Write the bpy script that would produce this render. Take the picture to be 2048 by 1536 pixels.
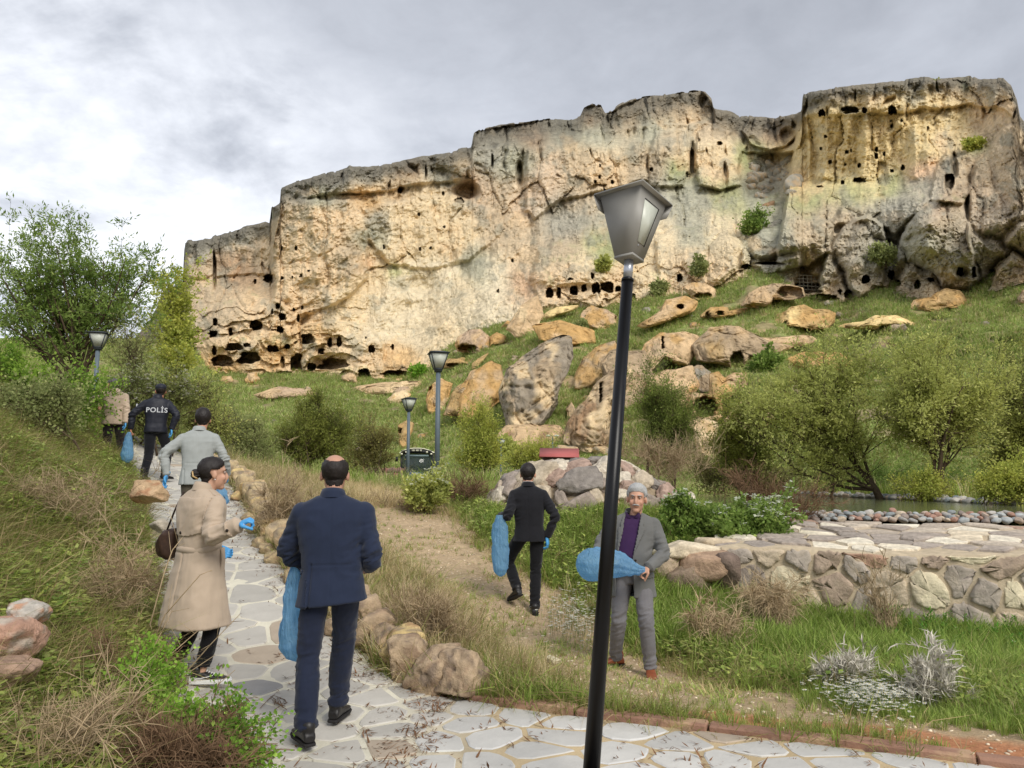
import bpy, bmesh, math, random
import numpy as np
from mathutils import Vector, Matrix

for _o in list(bpy.data.objects):
    bpy.data.objects.remove(_o)
rng = np.random.default_rng(7)
random.seed(7)
scene = bpy.context.scene
COL = scene.collection
R = math.radians

# ------------------------------------------------------------------ camera
FPX = 1538.0                       # focal length in pixels of the 2048 wide photograph
PITCH = math.atan(192.0 / FPX)
CAMZ = 1.6
cam_d = bpy.data.cameras.new('camera')
cam = bpy.data.objects.new('camera', cam_d)
COL.objects.link(cam)
cam_d.sensor_width = 36.0
cam_d.lens = 36.0 * FPX / 2048.0
cam_d.clip_start = 0.05
cam_d.clip_end = 5000
cam.location = (0, 0, CAMZ)
cam.rotation_euler = (math.pi / 2 + PITCH, 0, 0)
scene.camera = cam

# ------------------------------------------------------------------ light
SUN_EL, SUN_AZ = R(42), R(148)      # azimuth clockwise from +Y (the view direction): behind and to the right
sun_d = bpy.data.lights.new('sun', 'SUN')
sun_d.energy = 2.2
sun_d.angle = R(28)
sun_d.color = (1.0, 0.955, 0.88)
sun = bpy.data.objects.new('sun', sun_d)
COL.objects.link(sun)
sdir = Vector((math.sin(SUN_AZ) * math.cos(SUN_EL), math.cos(SUN_AZ) * math.cos(SUN_EL), math.sin(SUN_EL)))
sun.rotation_euler = sdir.to_track_quat('Z', 'Y').to_euler()
sun.location = (10, -10, 20)

world = bpy.data.worlds.new('World')
scene.world = world
world.use_nodes = True
def build_world():
    nt = world.node_tree
    N, L = nt.nodes, nt.links
    N.clear()
    out = N.new('ShaderNodeOutputWorld')
    bg = N.new('ShaderNodeBackground')
    bg.inputs['Strength'].default_value = 0.1
    L.new(bg.outputs[0], out.inputs[0])
    sky = N.new('ShaderNodeTexSky')
    sky.sky_type = 'NISHITA'
    sky.sun_disc = False
    sky.sun_elevation = SUN_EL
    sky.sun_rotation = SUN_AZ
    tc = N.new('ShaderNodeTexCoord')
    sep = N.new('ShaderNodeSeparateXYZ')
    L.new(tc.outputs['Generated'], sep.inputs[0])
    def m(op, a, b=None, c=None, clamp=False):
        n = N.new('ShaderNodeMath'); n.operation = op; n.use_clamp = clamp
        for k, x in enumerate((a, b, c)):
            if x is None: continue
            if isinstance(x, (int, float)): n.inputs[k].default_value = x
            else: L.new(x, n.inputs[k])
        return n.outputs[0]
    X, Y, Z = sep.outputs
    zz = m('MAXIMUM', m('ADD', Z, 0.32), 0.16)
    px = m('DIVIDE', X, zz); py = m('DIVIDE', Y, zz)
    cmb = N.new('ShaderNodeCombineXYZ')
    L.new(px, cmb.inputs[0]); L.new(py, cmb.inputs[1])
    def noise(scale, detail, rough, dist=0.0, off=(0, 0, 0), st=(1, 1, 1)):
        mp = N.new('ShaderNodeMapping')
        mp.inputs['Location'].default_value = off
        mp.inputs['Scale'].default_value = st
        L.new(cmb.outputs[0], mp.inputs[0])
        n = N.new('ShaderNodeTexNoise')
        n.inputs['Scale'].default_value = scale
        n.inputs['Detail'].default_value = detail
        n.inputs['Roughness'].default_value = rough
        n.inputs['Distortion'].default_value = dist
        L.new(mp.outputs[0], n.inputs['Vector'])
        return n.outputs['Fac']
    big = noise(0.75, 3, 0.5, 0.2, (3.1, 0.4, 0))
    mid = noise(2.6, 6, 0.58, 0.35, (0.3, 1.7, 0), (1, 1.35, 1))
    fine = noise(7.5, 5, 0.6, 0.2, (5, 2, 0))
    # the thick grey layer lies high and to the right; the brighter broken cloud lies low and to the left
    grad = m('ADD', m('MULTIPLY', Z, 1.15), m('MULTIPLY', X, 0.48))
    d0 = m('ADD', grad, m('MULTIPLY', m('SUBTRACT', big, 0.5), 0.7))
    dark = m('MULTIPLY', m('SUBTRACT', m('ADD', d0, m('MULTIPLY', m('SUBTRACT', mid, 0.5), 0.8)), 0.27), 2.9, clamp=True)
    # zenith and the sky behind are an even mid grey
    lum = m('ADD', m('MULTIPLY', m('SUBTRACT', 1.0, dark), 0.36), 0.0)
    puff = m('MULTIPLY', m('SUBTRACT', m('ADD', m('MULTIPLY', mid, 0.72), m('MULTIPLY', fine, 0.28)), 0.50), 1.5)
    puffa = m('MULTIPLY', puff, m('ADD', m('MULTIPLY', m('SUBTRACT', 1.0, dark), 0.9), 0.42))
    v = m('ADD', m('ADD', lum, 0.375), puffa)
    vc = m('MINIMUM', m('MAXIMUM', v, 0.30), 0.98)
    ramp = N.new('ShaderNodeValToRGB')
    cr = ramp.color_ramp
    cr.elements[0].position = 0.28; cr.elements[0].color = (0.27, 0.285, 0.32, 1)
    cr.elements[1].position = 0.95; cr.elements[1].color = (0.80, 0.81, 0.84, 1)
    e = cr.elements.new(0.48); e.color = (0.40, 0.42, 0.465, 1)
    e = cr.elements.new(0.72); e.color = (0.60, 0.62, 0.665, 1)
    L.new(vc, ramp.inputs[0])
    sc = N.new('ShaderNodeVectorMath'); sc.operation = 'SCALE'
    L.new(ramp.outputs[0], sc.inputs[0]); sc.inputs['Scale'].default_value = 12.0
    mix = N.new('ShaderNodeMix'); mix.data_type = 'RGBA'
    mix.inputs[0].default_value = 0.93
    L.new(sky.outputs[0], mix.inputs[6]); L.new(sc.outputs[0], mix.inputs[7])
    L.new(mix.outputs[2], bg.inputs['Color'])
build_world()
vs_ = scene.view_settings
vs_.view_transform = 'Standard'; vs_.look = 'None'; vs_.exposure = 0.45; vs_.gamma = 1.0
vs_.use_curve_mapping = False
scene.cycles.use_denoising = True
scene.cycles.max_bounces = 6
scene.cycles.diffuse_bounces = 3
scene.cycles.transparent_max_bounces = 12
scene.cycles.caustics_reflective = False
scene.cycles.caustics_refractive = False

# ------------------------------------------------------------------ projection of photograph pixels to places
def ray(u, v):
    yc = (768.0 - np.asarray(v, float)) / FPX
    xc = (np.asarray(u, float) - 1024.0) / FPX
    Y = math.cos(PITCH) - math.sin(PITCH) * yc
    Z = math.sin(PITCH) + math.cos(PITCH) * yc
    return xc / Y, Z / Y
def P(u, v, d):
    """world point seen at pixel (u, v) at forward distance d"""
    rx, rz = ray(u, v)
    d = np.asarray(d, float)
    return np.stack([rx * d, d + 0 * rx, CAMZ + rz * d], -1)

# ------------------------------------------------------------------ numeric noise
_perm = np.random.default_rng(3).permutation(256)
_perm = np.concatenate([_perm, _perm, _perm])
_g = np.random.default_rng(4).normal(size=(256, 3)); _g /= np.linalg.norm(_g, axis=1)[:, None]
def pn(p):
    """gradient noise, about -0.7..0.7"""
    p = np.asarray(p, float)
    i = np.floor(p).astype(np.int64); f = p - i
    i &= 255
    w = f * f * f * (f * (f * 6 - 15) + 10)
    out = 0
    for dx in (0, 1):
        for dy in (0, 1):
            for dz in (0, 1):
                h = _perm[_perm[_perm[(i[..., 0] + dx) & 255] + ((i[..., 1] + dy) & 255)] + ((i[..., 2] + dz) & 255)]
                g = _g[h]
                dd = g[..., 0] * (f[..., 0] - dx) + g[..., 1] * (f[..., 1] - dy) + g[..., 2] * (f[..., 2] - dz)
                wx = w[..., 0] if dx else 1 - w[..., 0]
                wy = w[..., 1] if dy else 1 - w[..., 1]
                wz = w[..., 2] if dz else 1 - w[..., 2]
                out = out + dd * wx * wy * wz
    return out * 1.4
def fbm(p, o=4, lac=2.03, gain=0.5):
    p = np.asarray(p, float); a = 1.0; s = 0; t = 0
    for k in range(o):
        s = s + a * pn(p + 17.3 * k); t += a
        p = p * lac; a *= gain
    return s / t * 1.3
def ridged(p, o=4, lac=2.1, gain=0.5):
    p = np.asarray(p, float); a = 1.0; s = 0; t = 0
    for k in range(o):
        s = s + a * (1 - np.abs(pn(p + 11.7 * k)) * 2.2); t += a
        p = p * lac; a *= gain
    return s / t
def sst(x, a=0.0, b=1.0):
    t = np.clip((np.asarray(x, float) - a) / (b - a), 0, 1)
    return t * t * (3 - 2 * t)
def v3(a, b, c):
    return np.stack(np.broadcast_arrays(np.asarray(a, float), np.asarray(b, float), np.asarray(c, float)), -1)
def lin(c):
    c = np.asarray(c, float) / 255.0
    return np.where(c <= 0.04045, c / 12.92, ((c + 0.055) / 1.055) ** 2.4)
def lc(r, g, b):
    return tuple(float(x) for x in lin((r, g, b)))

# ------------------------------------------------------------------ objects
def tag(o, label=None, cat=None, group=None, kind=None):
    if label: o['label'] = label
    if cat: o['category'] = cat
    if group: o['group'] = group
    if kind: o['kind'] = kind
    return o
def mesh_data(name, V, F, cols=None, smooth=False, attr='Col'):
    """F: an (n,3) or (n,4) array or a list of such arrays / of python lists"""
    V = np.asarray(V, np.float32).reshape(-1, 3)
    me = bpy.data.meshes.new(name)
    if isinstance(F, np.ndarray): F = [F]
    if F and not isinstance(F[0], np.ndarray):
        me.from_pydata(V.tolist(), [], [list(map(int, f)) for f in F])
    else:
        F = [f for f in F if len(f)]
        idx = np.concatenate([f.reshape(-1) for f in F]).astype(np.int32)
        tot = np.concatenate([np.full(len(f), f.shape[1]) for f in F]).astype(np.int32)
        st = np.concatenate([[0], np.cumsum(tot)[:-1]]).astype(np.int32)
        me.vertices.add(len(V)); me.loops.add(len(idx)); me.polygons.add(len(tot))
        me.vertices.foreach_set('co', V.reshape(-1))
        me.loops.foreach_set('vertex_index', idx)
        me.polygons.foreach_set('loop_start', st)
        me.polygons.foreach_set('loop_total', tot)
        me.update(calc_edges=True)
    if cols is not None:
        cols = np.asarray(cols, np.float32)
        if cols.shape[1] == 3: cols = np.concatenate([cols, np.ones((len(cols), 1), np.float32)], 1)
        a = me.color_attributes.new(attr, 'FLOAT_COLOR', 'POINT')
        a.data.foreach_set('color', cols.reshape(-1))
    if smooth is not False:
        me.polygons.foreach_set('use_smooth', np.ones(len(me.polygons), bool))
    me.validate(verbose=False)
    return me
def link(name, me, mat=None, parent=None, loc=None, rot=None, scale=None):
    o = bpy.data.objects.new(name, me)
    COL.objects.link(o)
    if me is not None and mat is not None and len(me.materials) == 0:
        for mm in (mat if isinstance(mat, (list, tuple)) else [mat]): me.materials.append(mm)
    if parent is not None: o.parent = parent
    if loc is not None: o.location = loc
    if rot is not None: o.rotation_euler = rot
    if scale is not None: o.scale = scale if hasattr(scale, '__len__') else (scale,) * 3
    return o
def mk(name, V, F, mat, parent=None, cols=None, smooth=False, **kw):
    return link(name, mesh_data(name, V, F, cols, smooth), mat, parent, **kw)
def empty(name, loc, label, cat, group=None, rz=0.0):
    o = link(name, None, loc=loc, rot=(0, 0, rz))
    o.empty_display_size = 0.2
    return tag(o, label, cat, group)
def copy_tree(o, parent=None):
    c = o.copy(); COL.objects.link(c)
    if parent is not None: c.parent = parent
    for ch in list(o.children): copy_tree(ch, c)
    return c
def gridfaces(nr, nc, wrap=False):
    a = np.arange(nr * nc).reshape(nr, nc)
    if wrap: a = np.concatenate([a, a[:, :1]], 1)
    return np.stack([a[:-1, :-1], a[:-1, 1:], a[1:, 1:], a[1:, :-1]], -1).reshape(-1, 4)

class MB:
    """collects pieces of one mesh"""
    def __init__(s): s.V = []; s.F3 = []; s.F4 = []; s.C = []; s.n = 0
    def add(s, V, F, col=None):
        V = np.asarray(V, float).reshape(-1, 3)
        F = np.asarray(F)
        (s.F3 if F.shape[1] == 3 else s.F4).append(F + s.n)
        s.V.append(V); s.n += len(V)
        if col is not None:
            col = np.asarray(col, float)
            s.C.append(np.broadcast_to(col, (len(V), 3)) if col.ndim == 1 else col)
        return s
    def box(s, c, sz, rot=None, col=None):
        q = np.array([[x, y, z] for z in (-.5, .5) for y in (-.5, .5) for x in (-.5, .5)]) * np.asarray(sz, float)
        if rot is not None: q = q @ np.asarray(rot).T
        F = np.array([[0, 2, 3, 1], [4, 5, 7, 6], [0, 1, 5, 4], [2, 6, 7, 3], [0, 4, 6, 2], [1, 3, 7, 5]])
        return s.add(q + np.asarray(c, float), F, col)
    def tube(s, pts, rad, n=8, col=None, caps=True, squash=None):
        pts = np.asarray(pts, float); m_ = len(pts)
        rad = np.broadcast_to(np.asarray(rad, float), (m_,))
        t = np.gradient(pts, axis=0); t /= np.linalg.norm(t, axis=1)[:, None] + 1e-12
        ref = np.array([0, 0, 1.0]) if abs(t[:, 2]).mean() < 0.8 else np.array([0, 1.0, 0])
        a = np.cross(t, ref); a /= np.linalg.norm(a, axis=1)[:, None] + 1e-12
        b = np.cross(t, a)
        th = np.arange(n) / n * 2 * math.pi
        V = pts[:, None] + rad[:, None, None] * (a[:, None] * np.cos(th)[None, :, None] + b[:, None] * np.sin(th)[None, :, None])
        k0 = s.n
        s.add(V, gridfaces(m_, n, True), col)
        if caps:
            c = np.array([pts[0], pts[-1]])
            s.add(c, np.zeros((0, 3), int), None if col is None else np.asarray(col, float) if np.asarray(col).ndim == 1 else np.asarray(col)[[0, -1]])
            i = np.arange(n); j = (i + 1) % n
            s.F3.append(np.stack([np.full(n, k0 + m_ * n), k0 + j, k0 + i], -1))
            e = k0 + (m_ - 1) * n
            s.F3.append(np.stack([np.full(n, k0 + m_ * n + 1), e + i, e + j], -1))
        return s
    def data(s, name, smooth=False):
        F = []
        if s.F3: F.append(np.concatenate(s.F3))
        if s.F4: F.append(np.concatenate(s.F4))
        return mesh_data(name, np.concatenate(s.V), F, np.concatenate(s.C) if s.C else None, smooth)
    def build(s, name, mat, parent=None, smooth=False, **kw):
        return link(name, s.data(name, smooth), mat, parent, **kw)

# ------------------------------------------------------------------ materials
def new_mat(name):
    m = bpy.data.materials.new(name); m.use_nodes = True
    return m, m.node_tree.nodes, m.node_tree.links, m.node_tree.nodes['Principled BSDF']
def surf(name, col, rough=0.8, var=0.15, nscale=8.0, bump=0.0, bscale=40.0, attr=None, metal=0.0, detail=5.0, spec=0.3,
         coords='Object', rand=0.0, sheen=0.0, hue=None, trans=0.0, crack=None):
    """general procedural surface: base colour (or a colour attribute) varied by noise, with fine relief"""
    m, N, L, b = new_mat(name)
    b.inputs['Roughness'].default_value = rough
    b.inputs['Metallic'].default_value = metal
    b.inputs['Specular IOR Level'].default_value = spec
    if sheen: b.inputs['Sheen Weight'].default_value = sheen
    tc = N.new('ShaderNodeTexCoord')
    nz = N.new('ShaderNodeTexNoise'); nz.inputs['Scale'].default_value = nscale; nz.inputs['Detail'].default_value = detail
    nz.inputs['Roughness'].default_value = 0.62
    L.new(tc.outputs[coords], nz.inputs['Vector'])
    if attr:
        a = N.new('ShaderNodeAttribute'); a.attribute_name = attr; base = a.outputs['Color']
    else:
        r = N.new('ShaderNodeRGB'); r.outputs[0].default_value = (*col, 1); base = r.outputs[0]
    mr = N.new('ShaderNodeMapRange')
    mr.inputs['From Min'].default_value = 0.25; mr.inputs['From Max'].default_value = 0.75
    mr.inputs['To Min'].default_value = 1 - var; mr.inputs['To Max'].default_value = 1 + var
    L.new(nz.outputs['Fac'], mr.inputs['Value'])
    fac = mr.outputs[0]
    if rand:
        oi = N.new('ShaderNodeObjectInfo')
        mr2 = N.new('ShaderNodeMapRange'); mr2.inputs['To Min'].default_value = 1 - rand; mr2.inputs['To Max'].default_value = 1 + rand
        L.new(oi.outputs['Random'], mr2.inputs['Value'])
        mu = N.new('ShaderNodeMath'); mu.operation = 'MULTIPLY'
        L.new(fac, mu.inputs[0]); L.new(mr2.outputs[0], mu.inputs[1]); fac = mu.outputs[0]
    sc = N.new('ShaderNodeVectorMath'); sc.operation = 'SCALE'
    L.new(base, sc.inputs[0]); L.new(fac, sc.inputs['Scale'])
    colout = sc.outputs[0]
    if hue is not None:      # second colour in patches
        n2 = N.new('ShaderNodeTexNoise'); n2.inputs['Scale'].default_value = hue[1]; n2.inputs['Detail'].default_value = 4
        L.new(tc.outputs[coords], n2.inputs['Vector'])
        m2 = N.new('ShaderNodeMapRange'); m2.inputs['From Min'].default_value = hue[2]; m2.inputs['From Max'].default_value = hue[2] + 0.12
        L.new(n2.outputs['Fac'], m2.inputs['Value'])
        mx = N.new('ShaderNodeMix'); mx.data_type = 'RGBA'
        L.new(m2.outputs[0], mx.inputs[0]); L.new(colout, mx.inputs[6]); mx.inputs[7].default_value = (*hue[0], 1)
        colout = mx.outputs[2]
    L.new(colout, b.inputs['Base Color'])
    if crack:
        # warped cell edges as a second, sharper relief
        vo = N.new('ShaderNodeTexVoronoi'); vo.feature = 'DISTANCE_TO_EDGE'; vo.inputs['Scale'].default_value = crack[0]
        nw = N.new('ShaderNodeTexNoise'); nw.inputs['Scale'].default_value = crack[0] * 1.6; nw.inputs['Detail'].default_value = 5
        L.new(tc.outputs[coords], nw.inputs['Vector'])
        wv = N.new('ShaderNodeVectorMath'); wv.operation = 'SCALE'; wv.inputs['Scale'].default_value = 0.9 / crack[0]; L.new(nw.outputs['Color'], wv.inputs[0])
        ad = N.new('ShaderNodeVectorMath'); ad.operation = 'ADD'; L.new(tc.outputs[coords], ad.inputs[0]); L.new(wv.outputs[0], ad.inputs[1])
        L.new(ad.outputs[0], vo.inputs['Vector'])
        mc = N.new('ShaderNodeMapRange'); mc.inputs['From Max'].default_value = 0.06; L.new(vo.outputs['Distance'], mc.inputs['Value'])
        bc = N.new('ShaderNodeBump'); bc.inputs['Strength'].default_value = 1.0; bc.inputs['Distance'].default_value = crack[1]
        L.new(mc.outputs[0], bc.inputs['Height'])
    if bump:
        nb = N.new('ShaderNodeTexNoise'); nb.inputs['Scale'].default_value = bscale; nb.inputs['Detail'].default_value = 6
        nb.inputs['Roughness'].default_value = 0.65
        L.new(tc.outputs[coords], nb.inputs['Vector'])
        bp = N.new('ShaderNodeBump'); bp.inputs['Strength'].default_value = 1.0; bp.inputs['Distance'].default_value = bump
        L.new(nb.outputs['Fac'], bp.inputs['Height']); L.new(bp.outputs[0], b.inputs['Normal'])
        if crack: L.new(bc.outputs[0], bp.inputs['Normal'])
    if trans:
        tr = N.new('ShaderNodeBsdfTranslucent'); ms = N.new('ShaderNodeMixShader'); ms.inputs[0].default_value = trans
        L.new(colout, tr.inputs['Color'])
        L.new(b.outputs[0], ms.inputs[1]); L.new(tr.outputs[0], ms.inputs[2])
        L.new(ms.outputs[0], N['Material Output'].inputs['Surface'])
    return m
# ================================================================== cliff and hillside
SKY_PTS = [(340,500),(366,520),(370,484),(376,480),(420,477),(428,473),(445,468),(470,461),(500,450),(531,443),(539,447),(543,414),(560,405),(562,376),
 (600,361),(650,346),(694,336),(699,330),(706,333),(740,333),(800,322),(830,315),(900,305),(943,294),(947,267),(960,258),(1000,250),(1050,243),
 (1100,237),(1140,240),(1160,232),(1168,215),(1185,207),(1202,210),(1210,226),(1225,222),(1235,212),(1260,200),(1290,192),(1335,190),(1350,187),
 (1385,181),(1410,183),(1422,195),(1427,217),(1460,222),(1480,232),(1500,231),(1550,236),(1590,228),(1603,222),(1606,187),(1640,181),(1700,172),
 (1760,165),(1800,160),(1850,153),(1870,159),(1900,155),(1940,152),(1960,158),(2008,158),(2022,170),(2034,200),(2040,232),(2060,262),(2120,300),
 (2300,340),(2700,420)]
BASE_PTS = [(200,690),(380,692),(430,742),(500,752),(600,748),(700,752),(800,762),(850,745),(900,700),(970,655),(1050,628),(1100,608),(1200,603),
 (1300,592),(1400,585),(1500,548),(1560,560),(1600,604),(1700,600),(1760,570),(1800,580),(1900,585),(1960,562),(2048,535),(2300,500),(2700,480)]
DB_PTS = [(-200,170),(380,168),(700,150),(900,142),(1100,138),(1500,124),(2048,104),(2700,92)]
def pl(pts, u):
    a = np.array(pts, float); return np.interp(u, a[:, 0], a[:, 1])
def hill_depth(u, v):
    u = np.asarray(u, float); v = np.asarray(v, float)
    vb = pl(BASE_PTS, u); Db = pl(DB_PTS, u)
    t = (980.0 - v) / (980.0 - vb)
    D = 54.0 * (Db / 54.0) ** np.clip(t, 0, 1.3) + np.clip(-t, 0, 1) * -20
    q = v3(u / 170.0, v / 90.0, 0.3)
    return D + 7.0 * fbm(q, 3) * sst(t, 0.05, 0.3) * np.clip(D / 100, 0, 1)

# smooth depth offset of the cliff behind the foot line: (u, v, metres)
OFFS = [(380,690,0),(380,600,6),(380,490,16),(450,700,0),(460,600,10),(470,480,20),(560,740,0),(600,640,4),(600,550,9),(600,420,12),(700,740,0),(720,600,10),
 (720,480,16),(720,345,20),(850,740,0),(850,640,14),(850,500,27),(860,340,34),(960,640,2),(980,560,16),(980,420,32),(980,300,40),(1100,600,0),
 (1100,530,7),(1100,430,30),(1100,300,42),(1150,235,52),(1250,590,2),(1250,480,18),(1250,380,38),(1250,300,45),(1300,200,56),(1400,570,2),(1400,480,14),
 (1400,400,34),(1400,300,50),(1400,190,58),(1520,540,2),(1520,450,16),(1530,380,46),(1530,300,62),(1530,235,66),(1600,590,0),(1620,480,14),(1650,390,42),
 (1650,250,46),(1650,180,46),(1740,560,4),(1740,440,26),(1760,360,44),(1760,170,46),(1850,570,0),(1850,460,10),(1860,380,24),(1880,240,42),
 (1900,160,44),(1980,560,0),(1980,420,8),(1980,300,20),(1980,160,36),(2048,530,0),(2048,400,6),(2048,260,18),(2300,480,0),(2300,340,10),(2600,480,0),(2600,420,5)]
def tps_fit(X, z, lam=1e-3):
    X = np.asarray(X, float); n = len(X)
    d = np.linalg.norm(X[:, None] - X[None], axis=2)
    K = np.where(d > 0, d * d * np.log(d + 1e-9), 0) + lam * np.eye(n)
    Pm = np.concatenate([np.ones((n, 1)), X], 1)
    A = np.block([[K, Pm], [Pm.T, np.zeros((3, 3))]])
    return X, np.linalg.solve(A, np.concatenate([z, np.zeros(3)]))
def tps_eval(fit, Q):
    X, w = fit; n = len(X); Q = np.asarray(Q, float); out = np.empty(len(Q))
    for s in range(0, len(Q), 40000):
        q = Q[s:s + 40000]
        d = np.sqrt(((q[:, None] - X[None]) ** 2).sum(2))
        out[s:s + 40000] = np.where(d > 0, d * d * np.log(d + 1e-9), 0) @ w[:n] + w[n] + q @ w[n + 1:]
    return out
_of = np.array(OFFS, float)
OFF_FIT = tps_fit(_of[:, :2] / 300.0, _of[:, 2], 0.02)

# caves: u, v, width, height (pixels of the photograph), depth in metres, squareness
CAVES = [(562,496,6,9),(592,496,6,9),(540,557,25,17),(510,563,6,10),(563,556,7,7),(585,555,4,6),(602,551,5,8),(618,542,4,4),(556,612,9,12),
 (544,623,5,12),(604,615,5,9),(587,619,5,6),(565,633,15,15),(561,659,14,13),(597,637,5,18),(513,650,27,19),(461,664,9,18),(430,644,10,16),
 (427,668,18,14),(468,694,36,15),(494,690,16,8),(546,697,25,13),(574,693,12,10),(446,722,44,25),(499,715,48,22),(429,701,9,20),(615,677,27,22),
 (660,685,9,19),(679,683,10,23),(743,698,12,17),(785,694,6,11),(732,675,4,4),(593,724,27,32),(668,728,60,22),(623,733,17,17),(565,724,8,22),
 (642,702,14,12),(728,747,25,20),(792,748,62,14),(919,401,18,12),(886,387,5,9),(889,454,5,7),(838,428,4,8),(840,498,4,8),(861,496,5,6),
 (768,495,4,10),(800,381,9,10),(996,582,4,8),(1025,521,3,8),(1200,331,4,4),(1199,354,4,7),(1225,364,6,8),(1190,363,4,6),(1252,374,6,7),(1209,379,4,5),
 (1384,321,10,54),(1439,287,11,9),(1398,280,4,9),(1374,349,5,12),(1303,339,6,9),(1191,528,6,7),(1185,552,7,13),(1141,558,9,5),(1099,586,17,20),
 (1118,585,8,24),(1148,580,17,20),(1168,576,10,15),(1192,576,17,23),(1215,573,27,23),(1236,578,12,12),(1359,556,12,17),(1266,595,12,16),
 (1492,533,17,12),(1680,583,7,12),(1696,588,15,20),(1651,273,6,7),(1624,275,3,5),(1642,297,5,6),(1694,304,7,8),(1660,324,7,8),(1690,329,5,5),
 (1685,365,7,8),(1640,373,12,4),(1700,220,36,14),(1729,221,11,11),(1784,220,18,17),(1782,242,4,5),(1803,241,5,6),(1783,252,6,8),(1753,299,7,10),
 (1752,312,7,13),(1769,308,5,9),(1856,257,3,10),(1702,301,4,6),(1719,331,7,10),(1806,335,7,13),(1720,360,27,10),(1784,342,8,5),(1900,362,20,34),
 (1835,569,12,18),(1920,543,14,19),(1796,566,11,13),(1861,559,14,10),(1985,545,12,15),(1948,544,8,24),(1732,559,16,18),(1782,549,13,18),(1644,226,14,14),
 (1618,575,56,22),(1648,596,56,16)]
# broad shallow niches: u, v, w, h, depth
NICHE = [(931,383,64,48,7.0),(1039,349,18,64,7.0),(428,540,8,90,7.0),(1384,310,14,70,5.0),(1575,275,40,50,5.0),(1910,330,16,60,5.0),(1618,563,66,34,4.0),
 (668,684,46,26,2.0),(462,664,20,22,2.2),(663,722,80,32,2.5),(1155,577,120,26,1.5),(986,322,5,34,5.0),(851,345,5,34,4.0),(800,378,14,16,3),(1920,543,40,26,1.5),
 (1540,527,66,7,6.0),(1500,290,50,40,3.0),(700,388,50,8,1.5),(1450,350,12,60,4.0),(640,742,120,8,1.0)]

def worley(x, y, seed=0):
    """nearest and second nearest distance and a random value of the nearest cell"""
    ix = np.floor(x).astype(int); iy = np.floor(y).astype(int)
    f1 = np.full(x.shape, 9.0); f2 = np.full(x.shape, 9.0); val = np.zeros(x.shape)
    for dx in (-1, 0, 1):
        for dy in (-1, 0, 1):
            cx = ix + dx; cy = iy + dy
            h = _perm[_perm[(cx + seed) & 255] + (cy & 255)]
            g = _g[h]
            d = np.hypot(cx + 0.5 + 0.45 * g[..., 0] - x, cy + 0.5 + 0.45 * g[..., 1] - y)
            nearer = d < f1
            f2 = np.where(nearer, f1, np.minimum(f2, d)); val = np.where(nearer, h / 255.0, val); f1 = np.where(nearer, d, f1)
    return f1, f2, val
def poly_sd(u, v, poly):
    """signed distance in pixels, positive inside"""
    p = np.array(poly, float); d = np.full(u.shape, 1e9); ins = np.zeros(u.shape, bool)
    for a, b in zip(p, np.roll(p, -1, 0)):
        e = b - a; t = np.clip(((u - a[0]) * e[0] + (v - a[1]) * e[1]) / (e @ e), 0, 1)
        d = np.minimum(d, np.hypot(u - a[0] - t * e[0], v - a[1] - t * e[1]))
        c = (a[1] > v) != (b[1] > v); x = a[0] + (v - a[1]) / (b[1] - a[1] + 1e-9) * e[0]; ins ^= c & (u < x)
    return np.where(ins, d, -d)
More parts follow.
